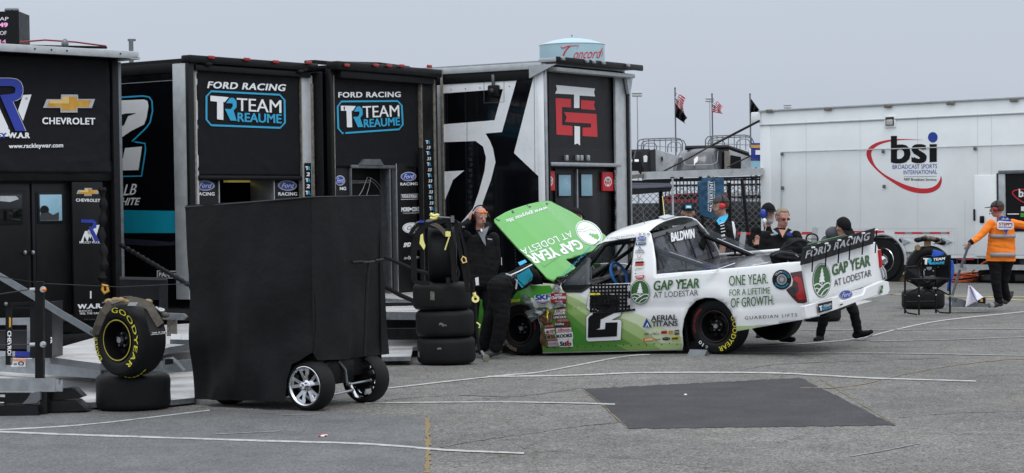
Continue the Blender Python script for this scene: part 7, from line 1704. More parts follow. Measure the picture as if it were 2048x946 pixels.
def cart_wheel(c,out,nm='wheel'):
    e=bpy.data.objects.new(nm,None); COL.objects.link(e); e.empty_display_size=.1; e.parent=PC
    W=wframe(c,out); e.matrix_basis=CI@W; WM[e.name]=W
    b=MB(W); r=.235; h=.095; b.lathe([(.185,-h),(.20,-h-.004),(.222,-h+.012),(.235,-h+.035),(.236,0),(.235,h-.035),(.222,h-.012),(.20,h+.004),(.185,h)],'rubber',(0,0,0),(0,0,1),48)
    b.build('tyre',e,world=True)
    b=MB(W); b.lathe([(.185,-h),(.180,-h+.03),(.172,0),(.175,h-.03),(.178,h-.006),(.186,h+.003),(.180,h+.006),(.168,h-.004),(.162,h-.02),(.160,.0)],'chrome',(0,0,0),(0,0,1),48)
    for i in range(5):
        a=R(90+i*72+8)
        for s in (-1,1):
            a1=a+s*.12; a2=a+s*.25; z=h-.035
            p0=Vector((.045*math.cos(a1),.045*math.sin(a1),z)); p1=Vector((.168*math.cos(a2),.168*math.sin(a2),z+.015)); b.bar(p0,p1,.030,.018,'chrome')
        b.bar(Vector((.03*math.cos(a),.03*math.sin(a),z)),Vector((.095*math.cos(a),.095*math.sin(a),z+.004)),.058,.018,'chrome'); b.bar(Vector((.145*math.cos(a),.145*math.sin(a),z+.01)),Vector((.170*math.cos(a),.170*math.sin(a),z+.014)),.085,.016,'chrome')
    b.lathe([(.055,h-.05),(.052,h-.02),(.04,h-.012),(.036,h+.035),(.028,h+.04),(.02,h+.022),(0,h+.02)],'chrome',(0,0,0),(0,0,1),32)
    b.tube([(0,0,-h+.02),(0,0,0)],.11,'black_metal',20); b.build('rim',e,world=True)
cart_wheel(tuple(W1+Vector((0,0,.235))+cx_*.06),-cx_); cart_wheel(tuple(W1+Vector((0,0,.235))+cx_*.90),cx_,'wheel'); cart_wheel(tuple(W1+Vector((0,0,.235))+cx_*.22+cy_*1.14),-cx_); cart_wheel(tuple(W1+Vector((0,0,.235))+cx_*.90+cy_*1.10),cx_)
b=MB(); b.tube([(.16,-.10,.13),(.55,-.10,.15)],.012,'alu'); b.tube([(.48,-.12,.215),(.82,-.12,.225)],.010,'alu'); b.ell((.55,-.1,.15),(.02,.02,.02),'steel'); b.ell((.48,-.12,.215),(.02,.02,.02),'steel'); b.ell((.82,-.12,.225),(.018,.018,.018),'steel'); b.tube([(.48,-.1,.2),(.48,-.08,.35),(.40,-.06,.44)],.012,'steel'); b.build('steering_rod',PC)
b=MB(); hb0=CI@RPn.hit(712,712); hb1=CI@RPn.hit(717,570); hb2=CI@RPn.hit(722,524); off=Vector((0,-.10,0)); b.tube([hb0+off,hb1+off,hb2+off],.014,'black_frame'); b.tube([CI@RPn.hit(687,525)+off,hb2+off,CI@RPn.hit(750,520)+off],.010,'dark_grey'); b.tube([CI@RPn.hit(687,525)+off,CI@RPn.hit(708,523.5)+off],.016,'black_frame',10); b.tube([CI@RPn.hit(733,521.5)+off,CI@RPn.hit(750,520)+off],.016,'black_frame',10); b.build('tow_handle',PC)
b=MB(); p=CI@LPn.hit(628,712); b.ell((.22,-.04,.40),(.03,.02,.03),'steel'); b.build('bolt',PC)
# ---------- tyres
def flat_tyre(label,c,r=.355,w=.32,group=None,scuff=None,tilt=(0,0,1),name='racing_slick'):
    t=thing(name,label,'tyre',Matrix.Translation(Vector(c)),group=group); b=MB(); h=w/2; q=r*.56
    b.lathe([(q,.02),(q+.03,.004),(r*.75,-.004),(r*.9,.01),(r*.97,.035),(r*.995,.07),(r*.985,h),(r*.995,w-.07),(r*.97,w-.035),(r*.9,w-.01),(r*.75,w+.004),(q+.03,w-.004),(q,w-.02)],'rubber',(0,0,0),tilt,56); b.build('tyre_body',t)
    b=MB(); b.lathe([(q+.002,.02),(q-.02,.05),(q-.03,w*.5),(q-.02,w-.05),(q+.002,w-.02)],'black_metal',(0,0,0),tilt,40); b.lathe([(q-.03,w*.62),(.07,w*.55),(0,w*.55)],'black_metal',(0,0,0),tilt,32); b.build('rim',t)
    if scuff:
        b=MB()
        for (a,z,l) in scuff:
            for i in range(5): aa=R(a+i*1.6+random.uniform(-.5,.5)); b.obox(((r+.0)*math.cos(aa),(r+.0)*math.sin(aa),z+random.uniform(-.006,.006)),(-.006*math.sin(aa),.006*math.cos(aa),0),(0,0,l),(.0015*math.cos(aa),.0015*math.sin(aa),0),'grime_alu')
        b.build('scuff_mark',t)
    return t
def up_tyre(label,c,out,letters=(),r=.355,up=(0,0,1),ring='dim_red',sizez=.32,rimk='black_metal'):
    W=wframe(tuple(c),out,up); t=thing('racing_slick',label,'tyre',W); race_wheel(t,W,rad=r,wid=sizez,letters=letters,ring=ring,rimk=rimk); return t,W
gl=G(253,825); gl=gl+Vector((0,.355,0))
flat_tyre('slick tyre lying flat under the yellow lettered upright tyre beside the lift gate',gl,w=.34)
uc=P(234,678,18.62); uc.z=.34+.345
n_=Vector((-math.sin(R(38)),-math.cos(R(38)),0)); uc=uc-n_*.16
D('ring_yellow','#b9ac3a',.6,var=.2)
tu_,WU=up_tyre('upright slick with yellow sidewall lettering strapped on top of a flat tyre',uc,n_,[('GOODYEAR',.256,.05,100,-58,'yellow'),('EAGLE',.262,.045,222,176,'yellow')],ring='ring_yellow',r=.345)
b=MB(WU)
for i in range(9): a=R(-125+i*9); b.obox((.357*math.cos(a),.357*math.sin(a),.02),(-.018*math.sin(a),.018*math.cos(a),0),(0,0,.004),(.002*math.cos(a),.002*math.sin(a),0),'yellow')
b.build('tread_mark',tu_,world=True)
ST=thing('ratchet_strap','tan webbing ratchet strap bundle with metal hook draped over the yellow lettered tyre','strap',P(265,600,18.5)); b=MB()
rt=lambda q: [P(*p) for p in q]
strap(b,rt([(190,668,18.40),(196,650,18.36),(206,625,18.34),(222,606,18.36),(245,598,18.42),(262,597,18.46)]),.07,'strap',.008,(1,.3,.2)); b.build('webbing',ST,world=True)
b=MB(); strap(b,spline(rt([(252,600,18.40),(275,603,18.36),(298,612,18.30),(308,628,18.26),(321,650,18.24)]),5),.075,'strap',.008,(1,-.2,.5)); b.build('webbing',ST,world=True)
b=MB(); strap(b,rt([(205,606,18.6),(240,596,18.6),(268,604,18.6)]),.06,'dark_grey',.01,(0,1,.2)); strap(b,spline(rt([(292,612,18.4),(290,625,18.38),(298,645,18.33),(302,668,18.3)]),4),.01,'strap_black',.01,(1,0,0))
for i in range(7): b.ell(P(218+i*13,603-3*math.sin(i),18.42),(.045,.04,.028),'strap_tan',n=10,m=7)
for i in range(4): b.ell(P(300+i*10,612+i*6,18.42),(.04,.04,.028),'strap',n=10,m=7)
b.build('rolled_webbing',ST,world=True)
b=MB(); b.tube(spline(rt([(318,617,18.3),(328,620,18.28),(322,622,18.26),(312,615,18.3)]),4),.012,'alu'); b.obox(P(268,608,18.36),CR*.05,CF*.01,CU*.016+CR*.01,'chrome'); b.build('hook',ST,world=True)
MF=thing('mud_flap','black rubber flap with small white print hanging over the yellow lettered tyre','flap',P(315,640,18.25)); b=MB(); b.prism([P(286,612,18.34),P(318,612,18.30),P(333,668,18.24),P(301,671,18.22)],CF*.006,'black_vinyl'); b.build('flap',MF,world=True)
d=Dec(Plane(P(315,640,18.20),(0,-1,0))); d.line([(302,669.5),(332,666.5)],.6,'white_vinyl',1); d.text('TEXAS   99   Vargas',(304,668),(332,665),3,'white_vinyl',1,.04); d.build('print',MF)
MF_=bpy.data.objects
# stack of three
g2=G(891,732); g2+=Vector((0,.355,0)); ds=F/g2.y
STK='slick tyres in the tall stack of three beside the truck'
for i,(u,lab,sc_) in enumerate(((891,'slick tyre at the bottom of the stack of three, small white stickers on it',[(200,.12,.03),(255,.2,.01)]),(889,'slick tyre in the middle of the stack of three with a pale scuff',[(262,.17,.012),(268,.15,.008)]),(884,'slick tyre at the top of the stack of three, under the upright harness tyre',[(250,.18,.05)]))):
    c=Vector((P(u,600,g2.y).x,g2.y,.325*i)); flat_tyre(lab,c,group=STK,scuff=sc_,w=.322)
uc=Vector((P(884,500,g2.y).x,g2.y,.325*3+.345)); n_=Vector((-math.cos(R(3)),-math.sin(R(3)),0))
tv,WV=up_tyre('upright slick tyre on top of the stack of three, wrapped in black harness straps',uc,n_,[])
HN=thing('safety_harness','black webbing harness with yellow clips slung over the tyre stack','strap',P(870,450,g2.y-.4)); dd=g2.y-.4
hp_=lambda u,v,q=0.0: P(u,v,dd+q)
def hs_(pts,w,k='strap_black',side=(1,0,0)): 
    b=MB(); strap(b,spline([hp_(*p) for p in pts],5),w,k,.008,side); b.build('webbing',HN,world=True)
hs_([(838,500),(832,470),(845,455),(862,448),(885,442),(905,438)],.06,side=(0,0,1)); hs_([(828,560),(828,500),(836,468),(850,450)],.07); hs_([(896,440),(900,470),(906,520),(908,562)],.055); hs_([(910,440),(916,480),(928,540),(936,585)],.05); hs_([(862,446),(880,455),(892,470)],.05,'strap'); hs_([(905,440),(918,455),(930,500),(940,560),(946,610)],.03); hs_([(826,560),(840,566),(860,566)],.05); hs_([(820,470),(832,452),(850,444)],.05); hs_([(908,525),(918,545),(912,565)],.03); hs_([(896,555),(897,570)],.05)
b=MB()
for i in range(12): b.ell(hp_(840+i*6.5,448+4*math.sin(i*1.7),.12),(.06,.08,.035),'strap_black' if i%3 else 'cloth_grey',n=10,m=7)
b.build('gathered_webbing',HN,world=True)
b=MB(); b.prism([hp_(841,470,-.02),hp_(846,467,-.02),hp_(847,480,-.02),hp_(851,492,-.02),hp_(848,500,-.02),hp_(839,487,-.02)],CF*.012,'pale_yellow')
b.tube(spline([hp_(860,428,.1),hp_(868,432,.1),hp_(876,430,.1),hp_(870,437,.1),hp_(860,436,.1)],4),.02,'pale_yellow')
b.tube([hp_(895,462,-.03),hp_(898,475,-.03),hp_(893,490,-.03),hp_(890,500,-.03)],.008,'pale_yellow'); b.obox(hp_(896,468,-.03),CR*.03,CF*.01,CU*.03,'pale_yellow')
b.tube([hp_(926,513,-.03),hp_(923,519,-.03),hp_(926,526,-.03),hp_(933,524,-.03),hp_(931,516,-.03)],.009,'gold_pale',closed=True); b.obox(hp_(843,443,-.02),CR*.03,CF*.01,CU*.014,'ford_blue'); b.tube([hp_(875,434,.0),hp_(905,436,.0)],.01,'steel'); b.obox(hp_(905,438,-.02),CR*.02,CF*.02,CU*.04,'steel'); b.build('clips',HN,world=True)
b=MB(); b.lathe([(.018,0),(.045,0),(.045,.01),(.018,.01)],'pale_yellow',hp_(951,598,-.05),(0,-1,.2),20); b.tube([hp_(948,585,-.05),hp_(950,592,-.05)],.02,'pale_yellow'); b.tube([hp_(946,560,-.03),hp_(948,585,-.04)],.014,'strap_black'); b.tube([hp_(951,604,-.04),hp_(953,650,-.04),hp_(956,690,-.03),hp_(960,708,0)],.016,'strap_black'); b.tube([hp_(953,645,-.06),hp_(960,650,-.06),hp_(958,656,-.06)],.009,'pale_yellow'); b.build('lifting_eye',HN,world=True)
CS=thing('swivel_castor','small worn steel castor on the asphalt beside the bending man','castor',G(972,722)); c=G(972,724)+Vector((0,0,.045)); b=MB(); b.lathe([(.0,-.018),(.045,-.018),(.048,0),(.045,.018),(.0,.02)],'grime_alu',c,(.2,-1,0),20); b.bar(c+Vector((0,0,.0)),c+Vector((-.06,.05,.09)),.05,.01,'steel'); b.build('castor_wheel',CS,world=True)
b=MB(); b.bar(c+Vector((-.06,.05,.09)),c+Vector((-.16,.1,.08)),.03,.02,'strap_black'); b.build('bracket',CS,world=True)
# tyres behind the chair
g3=G(1855,619); g3+=Vector((0,.36,0)); flat_tyre('slick tyre lying flat behind the folding chair',g3,r=.37)
uc=Vector((P(1858,527,g3.y-.05).x,g3.y-.02,.32+.385)); tw,WW=up_tyre('upright tyre with open rim holes standing on a flat tyre behind the folding chair',uc,(-.12,-1,0),[],r=.385,rimk='black_metal')
b=MB(WW); h=.16
for (x,y,rx,ry) in ((-.0,.0,.042,.042),(-.115,.075,.02,.022),(.155,-.03,.014,.05),(-.10,-.09,.022,.06),(.055,-.155,.06,.022),(-.06,.06,.014,.014),(.06,.06,.014,.014),(-.07,-.03,.012,.012),(.07,-.05,.012,.012),(0,.09,.012,.012)):
    b.prism([(x+rx*math.cos(R(t)),y+ry*math.sin(R(t)),h-.045) for t in range(0,360,30)],(0,0,.003),'alu_white')
b.prism([(.20*math.cos(R(t)),.20*math.sin(R(t)),h-.055) for t in range(0,360,12)],(0,0,.008),'black_metal'); b.build('open_hole',tw,world=True)
TB_=thing('strap_bundle','pile of straps and brown webbing with blue cloth on top of the upright tyre','strap bundle',P(1858,478,g3.y)); b=MB()
for i in range(9): b.ell(P(1836+i*6.0,480-3*math.sin(i*.5)+(i>6)*3,g3.y-.1+.05*math.sin(i*2)),(.07,.13,.045),'strap' if i%2 else 'strap_black',n=10,m=7)
b.build('webbing',TB_,world=True)
b=MB(); b.obox(P(1855,483,g3.y-.12),CR*.055,CF*.02,CU*.09,'wood'); b.obox(P(1851,475,g3.y-.13),CR*.016,CF*.02,CU*.04,'wood'); b.build('wooden_block',TB_,world=True)
b=MB(); b.lathe([(0,-.02),(.05,-.02),(.05,.02),(0,.02)],'strap_tan',P(1835,495,g3.y-.2),(.5,-1,0),16); b.bar(P(1868,488,g3.y-.2),P(1882,483,g3.y-.2),.04,.02,'grime_alu'); b.build('ratchet',TB_,world=True)
b=MB(); b.sheet(lambda a,c:P(1867+a*22-3*c,499+6*a*(1-c)+15*c-10*a*c*.3,g3.y-.42+.03*math.sin(a*7)),10,6,'blue_cloth'); b.sheet(lambda a,c:P(1897+a*8+3*math.sin(c*5),520+c*62,g3.y-.40+.04*math.sin(a*5+c*6)),6,16,'blue_cloth'); b.build('blue_cloth',TB_,world=True,solid=.01)
# ---------- folding chair
dc=32.3; CHR=thing('folding_chair','black folding director chair with team logo backrest in front of tyres','chair',G(1855,625)); 
def cb(nm,fn): b=MB(); fn(b); return b.build(nm,CHR,world=True)
cp=lambda u,v,q=0.0: P(u,v,dc+q)
for (u0,v0,u1,v1,q) in ((1810,560,1810,627,0),(1838,560,1838,630,-.15),(1871,553,1872,626,.25),(1900,510,1900,627,.05)):
    cb('leg',lambda b: b.tube([cp(u0,v0,q),cp(u1,v1,q)],.016,'black_metal'))
cb('front_rail',lambda b:(b.tube([cp(1810,604),cp(1872,603,.2)],.013,'black_metal'),b.tube([cp(1811,622),cp(1816,626,-.05),cp(1834,629,-.15)],.013,'black_metal'),b.tube([cp(1873,620,.2),cp(1880,625,.15),cp(1898,626,.05)],.013,'black_metal')))
for q_ in ((1812,560,1875,590),(1808,590,1872,560),(1840,560,1902,592),(1834,592,1900,560)): cb('cross_brace',lambda b:(b.tube([cp(q_[0],q_[1],-.05),cp(q_[2],q_[3],.05)],.012,'black_metal'),b.ell(cp((q_[0]+q_[2])/2,(q_[1]+q_[3])/2,-.03),(.018,.018,.018),'alu_white',n=8,m=6)))
cb('seat',lambda b:b.prism([cp(1808,560,0),cp(1842,560,-.22),cp(1900,560,-.1),cp(1896,553,.3),cp(1838,555,.3)],(0,0,.018),'canvas_fine'))
cb('arm_rest',lambda b:(b.tube([cp(1810,560),cp(1810,535),cp(1834,533),cp(1838,538),cp(1840,560,-.1)],.015,'black_metal'),b.prism([cp(1812,537),cp(1834,535),cp(1838,556,-.1),cp(1812,558)],CF*.012,'canvas_fine')))
cb('arm_rest',lambda b:(b.tube([cp(1872,560,.2),cp(1873,533,.2),cp(1900,532,.05)],.014,'black_metal'),b.prism([cp(1874,535,.2),cp(1898,534,.05),cp(1898,556,.05),cp(1874,556,.2)],CF*.012,'canvas_fine')))
bk=cb('backrest',lambda b:(b.prism([cp(1842,516,-.02),cp(1896,513,.0),cp(1899,533,.05),cp(1846,534,.05)],CF*.015,'black_vinyl'),b.tube([cp(1897,510,.03),cp(1899,560,.05)],.016,'black_metal'),b.tube([cp(1844,515,.03),cp(1846,556,.08)],.014,'black_metal')))
d=Dec(Plane(P(1868,522,dc-.10),(0,-1,0))); d.poly([(1846.5,516),(1860,516.5),(1858,519),(1855,519),(1854,529),(1849.5,528.5),(1850,519),(1846.5,518.5)],'white_vinyl',1); d.poly([(1857,517),(1861,516),(1864,520),(1862,524),(1865,529),(1859,529),(1856,524)],'cyan',2); d.text('TEAM',(1866,521.5),(1889,519.5),5,'white_vinyl',1,.05,sh=1); d.text('REAUME',(1864,529),(1888,528),5,'cyan',1,.06,sh=1); d.build('lettering',bk)
for (u,v) in ((1810,590),(1838,592),(1872,590),(1900,592)):
    cb('rivet',lambda b: b.ell(cp(u,v,-.17 if u==1838 else -.02),(.014,.014,.014),'alu_white',n=8,m=6))
# ---------- floor jack with towel
JK=thing('floor_jack','grey aluminium floor jack whose long handle the man in orange holds','floor jack',G(1940,613)); dj=33.1
jp=lambda u,v,q=0.0:P(u,v,dj+q)
b=MB(); 
for q in (-.10,.12): b.prism([jp(1897,596,q),jp(1908,594,q),jp(1935,602,q),jp(1985,610,q),jp(1985,614,q),jp(1898,614,q)],CF*.02,'steel')
b.prism([jp(1905,600,-.08),jp(1940,606,-.08),jp(1980,611,-.08),jp(1905,611,-.08)],CF*.2,'mid_grey'); b.build('chassis',JK,world=True)
for (u,q) in ((1897,-.14),(1897,.14),(1984,-.12),(1984,.12)):
    b=MB(); b.lathe([(0,-.025),(.055 if u<1900 else .04,-.02),(.055 if u<1900 else .04,.02),(0,.025)],'alu' ,jp(u,607.5 if u<1900 else 610,q),(0,1,0),16); b.build('wheel',JK,world=True)
b=MB(); b.tube([jp(1903,596),jp(1918,545),jp(1939,486,-.1)],.022,'steel',10); b.build('handle',JK,world=True)
b=MB(); b.lathe([(.03,-.01),(.1,0),(.03,.01)],'mid_grey',jp(1923,534.5,-.03),(.25,-.6,.9),20); b.build('handle_collar',JK,world=True)
b=MB(); b.prism([jp(1899,600,-.1),jp(1905,590,-.1),jp(1914,598,-.1),jp(1914,606,-.1)],CF*.2,'alu'); b.build('pump_block',JK,world=True)
b=MB(); b.obox(jp(1963,601,.05),CR*.05,CF*.08,CU*.05,'black_metal'); b.obox(jp(1963,601,-.04),CR*.02,CF*.004,CU*.02,'gold'); b.build('saddle',JK,world=True)
TW=thing('towel','white towel with a dark stripe hung over the floor jack','towel',jp(1945,590))
b=MB()
def tf_(a,c):
    # apex (1938,571) spreading to bottom (1936..1969)
    u=1937+ (4+ (26)*c)*a - (6*c*(1-a)); v=571+ c*( (44-20*a) if True else 0)
    return jp(u,v,-.16-.05*math.sin(a*9+c*2)*c)
b.sheet(tf_,16,16,'towel'); b.build('cloth',TW,world=True,solid=.008)
b=MB(); 
pts=[tf_(.45+.18*i/8,i/8)-CF*.02 for i in range(9)]; b.tube(pts,.006,'blue'); b.build('stripe',TW,world=True)
# ---------- bag on the bed cover
BG2=thing('backpack','black backpack lying on the truck bed cover beside the tailgate spoiler','backpack',P(1590,520,24.6)); db=24.75
B=Body()
for (u,v,rx,rz,ry) in ((1594,498,.20,.13,.16),(1612,503,.19,.13,.15),(1580,508,.17,.11,.14),(1630,512,.16,.09,.12)): B.ell(P(u,v,db+.25),(rx,ry,rz),'canvas')
B.build(BG2,.012,.022,'bag_body',4)
B=Body()
for (u,v,rx,rz) in ((1558,516,.12,.08),(1575,516,.17,.09),(1594,519,.14,.08)): B.ell(P(u,v,db),(rx,.12,rz),'canvas')
B.build(BG2,.012,.02,'front_pocket',9)
b=MB(); b.tube(spline([P(1572,495,db),P(1590,484,db+.02),P(1606,482,db+.05),P(1622,492,db+.05)],5),.015,'strap_black'); b.tube(spline([P(1545,512,db-.1),P(1560,505,db-.12),P(1580,506,db-.12),P(1600,512,db-.1),P(1604,524,db-.1)],5),.009,'dark_grey'); b.tube([P(1588,507,db-.11),P(1597,514,db-.12)],.006,'silver_vinyl'); b.tube([P(1575,522,db-.13),P(1578,526,db-.13)],.006,'silver_vinyl'); b.build('strap',BG2,world=True)
# ---------- trolley behind truck
TRO=thing('equipment_trolley','two grey metal uprights joined by a red rail behind the truck bed','trolley',Vector((P(1555,400,28.6).x,28.6,0)))
for (u,v0,tw_) in ((1483,464,-4),(1627,455,-3)):
    b=MB(); p0=P(u+4,v0,28.6); p1=P(u-6,540,28.6); b.bar(p0,Vector((p1.x,p1.y,.1)) if False else p1,.075,.05,'alu_white',up=(0,1,0)); b.bar(p1,Vector((p1.x-.25,p1.y,0)),.03,.03,'black_metal',up=(0,1,0)); b.build('upright',TRO,world=True)
b=MB(); b.bar(P(1474,467,28.7),P(1520,467,28.7),.04,.03,'red'); b.bar(P(1520,467,28.7),P(1625,468,28.7),.02,.02,'red'); b.build('red_rail',TRO,world=True)
b=MB(); c=P(1624,478,28.5); b.tube([c+CR*.085*math.cos(R(t))+CU*.075*math.sin(R(t)) for t in range(0,360,24)],.012,'black_metal',closed=True); b.bar(c-CR*.08,c+CR*.08,.02,.01,'black_metal'); b.build('hand_wheel',TRO,world=True)
flat_tyre('black tyre lying on the asphalt beyond the tailgate, partly behind the stepping man',G(1650,644)+Vector((0,.3,0)),r=.30,w=.22)
# ---------- bits beneath the white trailer
EQ=thing('equipment_crate','black ribbed plastic cases under the white trailer door','crate',HMB@Vector((hb.xu(1985),0,0))); dq=HMB@Vector((hb.xu(1990),.5,0))
b=MB(HMB); x0=hb.xu(1958,.3); b.box(x0,x0+2.6,.2,1.2,.0,.28,'black_metal',.03); b.box(x0+.15,x0+2.6,.15,1.2,.30,.62,'black_metal',.03)
for i in range(5): b.box(x0+.25+i*.42,x0+.5+i*.42,.10,.16,.34,.56,'dark_grey',.02); b.box(x0+.1+i*.42,x0+.4+i*.42,.15,.21,.05,.2,'dark_grey',.02)
b.build('case_body',EQ,world=True)
CB=thing('cable_coil','coils of orange and black cable on the ground under the white trailer','cable',HMB@Vector((hb.xu(1925),.2,0)))
b=MB(HMB); x0=hb.xu(1915,.2)
for i in range(9): b.tube([(x0+(.35+.03*i)*math.cos(R(t))+.02*i,.3+.3*math.sin(R(t)),.03+.02*i+.03*math.sin(R(t*2+i*40))) for t in range(0,360,24)],.014,'hose_orange' if i%3 else 'black_metal',6,closed=True)
b.build('coil',CB,world=True)
b=MB(HMB); b.tube(spline([(x0+.2,.1,.02),(x0+.5,.05,.3),(x0+.9,.0,.52),(x0+1.5,-.02,.55)],6),.018,'hose_orange'); b.tube(spline([(x0+.5,.1,.02),(x0+.7,.1,.25),(x0+1.1,.1,.3),(x0+1.3,.1,.02)],6),.03,'black_metal'); b.build('hanging_cable',CB,world=True)
WC_=thing('wheel_chock','brown wooden blocks at the ground behind the bumper, under the white trailer','chock',HMB@Vector((hb.xu(1800),0,0))); b=MB(HMB); x0=hb.xu(1795,.0); b.box(x0-.3,x0+.5,.1,.35,0,.10,'wood',.01); b.box(x0-.1,x0+.3,.1,.3,.10,.16,'wood',.01); b.build('block',WC_,world=True)
# ---------- left foreground gear
dl_=18.7; LG=thing('hitch_stand','black upright stand with two pinned cable holes in the left foreground','stand',G(78,800)); lp_=lambda u,v,q=0.0:P(u,v,dl_+q)
b=MB(); b.prism([lp_(70,563),lp_(86,563),lp_(86,800),lp_(70,800)],CF*.08,'black_metal'); b.build('upright_post',LG,world=True)
for v,k in ((579,'orange'),(689,'alu')):
    b=MB(); b.lathe([(0,-.03),(.026,-.03),(.03,0),(.026,.012),(0,.014)],'alu_white',lp_(86,v,-.02),(0,-1,0),16); b.tube([lp_(86,v,-.05),lp_(92,v,-.06)],.012,k); b.tube([lp_(60,v+.5,.02),lp_(72,v,.02)],.018,'alu_white',8); b.tube([lp_(58,v,.02),lp_(-30,v+(14 if v<600 else 2),.1)],.006,'dark_grey',6); b.build('pin',LG,world=True)
b=MB(); b.tube([lp_(-30,548,.3),lp_(76,566,.0)],.004,'black_metal',5); b.tube([lp_(86,567,0),lp_(240,574,1.4),lp_(378,567,3.4)],.004,'black_metal',5); b.build('guide_wire',LG,world=True)
b=MB(); b.bar(lp_(-30,770,-.05),lp_(112,770,-.05),.02,.125,'alu'); b.prism([lp_(112,759,-.07),lp_(117,759,-.07),lp_(117,770,-.07),lp_(120,772,-.07),lp_(122,760,-.07),lp_(125,760,-.07),lp_(125,783,-.07),lp_(112,783,-.07)],CF*.03,'alu'); b.build('aluminium_beam',LG,world=True)
D('ramp_black','#0d0d10',.3,coat=.3,var=.2,spec=.3)
RP=thing('loading_ramp','black curved steel loading ramps stacked under the aluminium beam at left','ramp',G(60,830)); 
b=MB(); b.prism([lp_(-30,810,-.15),lp_(75,812,-.15),lp_(78,834,-.15),lp_(-30,834,-.15)],CF*.3,'ramp_black'); b.build('lower_ramp',RP,world=True)
b=MB(); b.prism([lp_(90,782,.1),lp_(140,776,.1),lp_(150,778,.1),lp_(166,794,.1),lp_(158,797,.1),lp_(100,801,.1)],CF*.2,'ramp_black'); b.prism([lp_(84,802,.05),lp_(152,801,.05),lp_(174,821,.05),lp_(150,823,.05),lp_(84,824,.05)],CF*.25,'ramp_black'); b.build('curved_ramp',RP,world=True)
b=MB(); b.prism([lp_(62,786,-.12),lp_(80,783,-.12),lp_(80,800,-.12),lp_(72,806,-.12),lp_(44,808,-.12),lp_(54,798,-.12)],CF*.12,'mid_grey'); b.prism([lp_(-30,786,0),lp_(60,786,0),lp_(60,806,0),lp_(-30,806,0)],CF*.1,'ramp_black'); b.prism([lp_(80,782,-.05),lp_(94,782,-.05),lp_(94,832,-.05),lp_(80,832,-.05)],CF*.1,'ramp_black'); b.build('ramp_bracket',RP,world=True)
d=Dec(Plane(lp_(0,795,-.02),(0,-1,0))); d.poly([(0,789),(10,789),(10,794),(0,794)],'white_vinyl',1); d.poly([(0,804),(8,804),(8,806),(0,806)],'white_vinyl',1); d.build('ramp_print',RP)
# frame with vertical white lettering
dv=20.6; CF2=thing('gate_frame','black rectangular frame with vertical white CHEVROLET lettering at far left','frame',G(20,745)); vp=lambda u,v,q=0.0:P(u,v,dv+q)
b=MB(); b.prism([vp(11,608),vp(22,608),vp(22,730),vp(11,730)],CF*.06,'black_vinyl'); b.bar(vp(11,609),vp(102,605),.03,.03,'black_metal'); b.prism([vp(60,607),vp(104,604),vp(104,716),vp(60,716)],CF*.5,'door_black'); b.bar(vp(22,616),vp(62,616),.02,.02,'black_metal'); b.build('frame',CF2,world=True)
b=MB(); b.lathe([(0,-.02),(.02,0),(0,.02)],'steel',vp(12,608,-.03),(0,-1,0),12); b.build('bolt',CF2,world=True)
d=Dec(Plane(vp(16,650,-.0),(0,-1,0))); d.text('CHEVROLET',(15,662),(15,728),1,'white_vinyl',1,.04,up=(7.5,0)); d.poly([(18,634),(22,636),(22,654),(18,655)],'gold',1); d.text('FR',(101,675),(101,687),1,'white_vinyl',1,.05,up=(3,0)); d.build('lettering',CF2)
b=MB(); b.prism([vp(-30,637,.6),vp(60,636,.6),vp(60,650,.6),vp(-30,650,.6)],CF*.1,'alu'); b.prism([vp(54,650,.6),vp(60,650,.6),vp(60,714,.6),vp(54,714,.6)],CF*.1,'alu'); b.prism([vp(-30,661,.7),vp(54,661,.7),vp(54,698,.7),vp(-30,698,.7)],CF*.1,'dark_grey'); b.prism([vp(-30,702,.5),vp(30,703,.5),vp(30,713,.5),vp(-30,713,.5)],CF*.05,'alu_white'); b.prism([vp(30,703,.5),vp(58,704,.5),vp(58,714,.5),vp(30,713,.5)],CF*.05,'blue'); b.build('aluminium_case',CF2,world=True)
# grey hauler support arm running down to the tyre
SA=thing('tow_strap','flat grey strap running down from the upper left to the yellow lettered tyre','strap',P(100,610,19.5)); b=MB(); strap(b,[P(-30,535,20.2),P(60,588,19.6),P(120,626,19.1),P(188,666,18.5)],.065,'steel',.012,(0,.3,1)); b.build('webbing',SA,world=True)
b=MB(); b.tube([P(183,663,18.5),P(192,668,18.42),P(196,660,18.42)],.02,'dark_grey'); b.build('end_fitting',SA,world=True)
b=MB(); b.tube([h2.I@P(242,490,26.6),h2.I@P(248,494,26.5),h2.I@P(382,572,24.8)],.028,'black_frame',8)
for i in range(14): b.ell(h2.I@P(246+i*9.8,492+i*5.8,26.4-i*.11),(.035,.03,.035),'black_metal',n=8,m=6)
b.build('gate_chain',H2)
b=MB(); b.prism([P(300,625,22.2),P(366,628,22.2),P(372,634,22.2),P(366,640,22.2),P(300,638,22.2)],CF*.15,'steel'); b.build('lift_arm',H1,world=True)
b=MB(); b.prism([P(334,639,22.3),P(350,639,22.3),P(350,672,22.3),P(334,672,22.3)],CF*.15,'grime_alu'); b.prism([P(240,556,24),P(318,556,24),P(318,600,24),P(240,600,24)],CF*.4,'door_black'); b.build('lift_post',H1,world=True)
b=MB(); b.prism([P(318,554,23.9),P(333,556,23.9),P(333,620,23.9),P(318,620,23.9)],CF*.1,'black_frame'); b.bar(P(240,556,23.9),P(334,558,23.9),.04,.03,'dark_grey'); b.build('step_frame',H1,world=True)
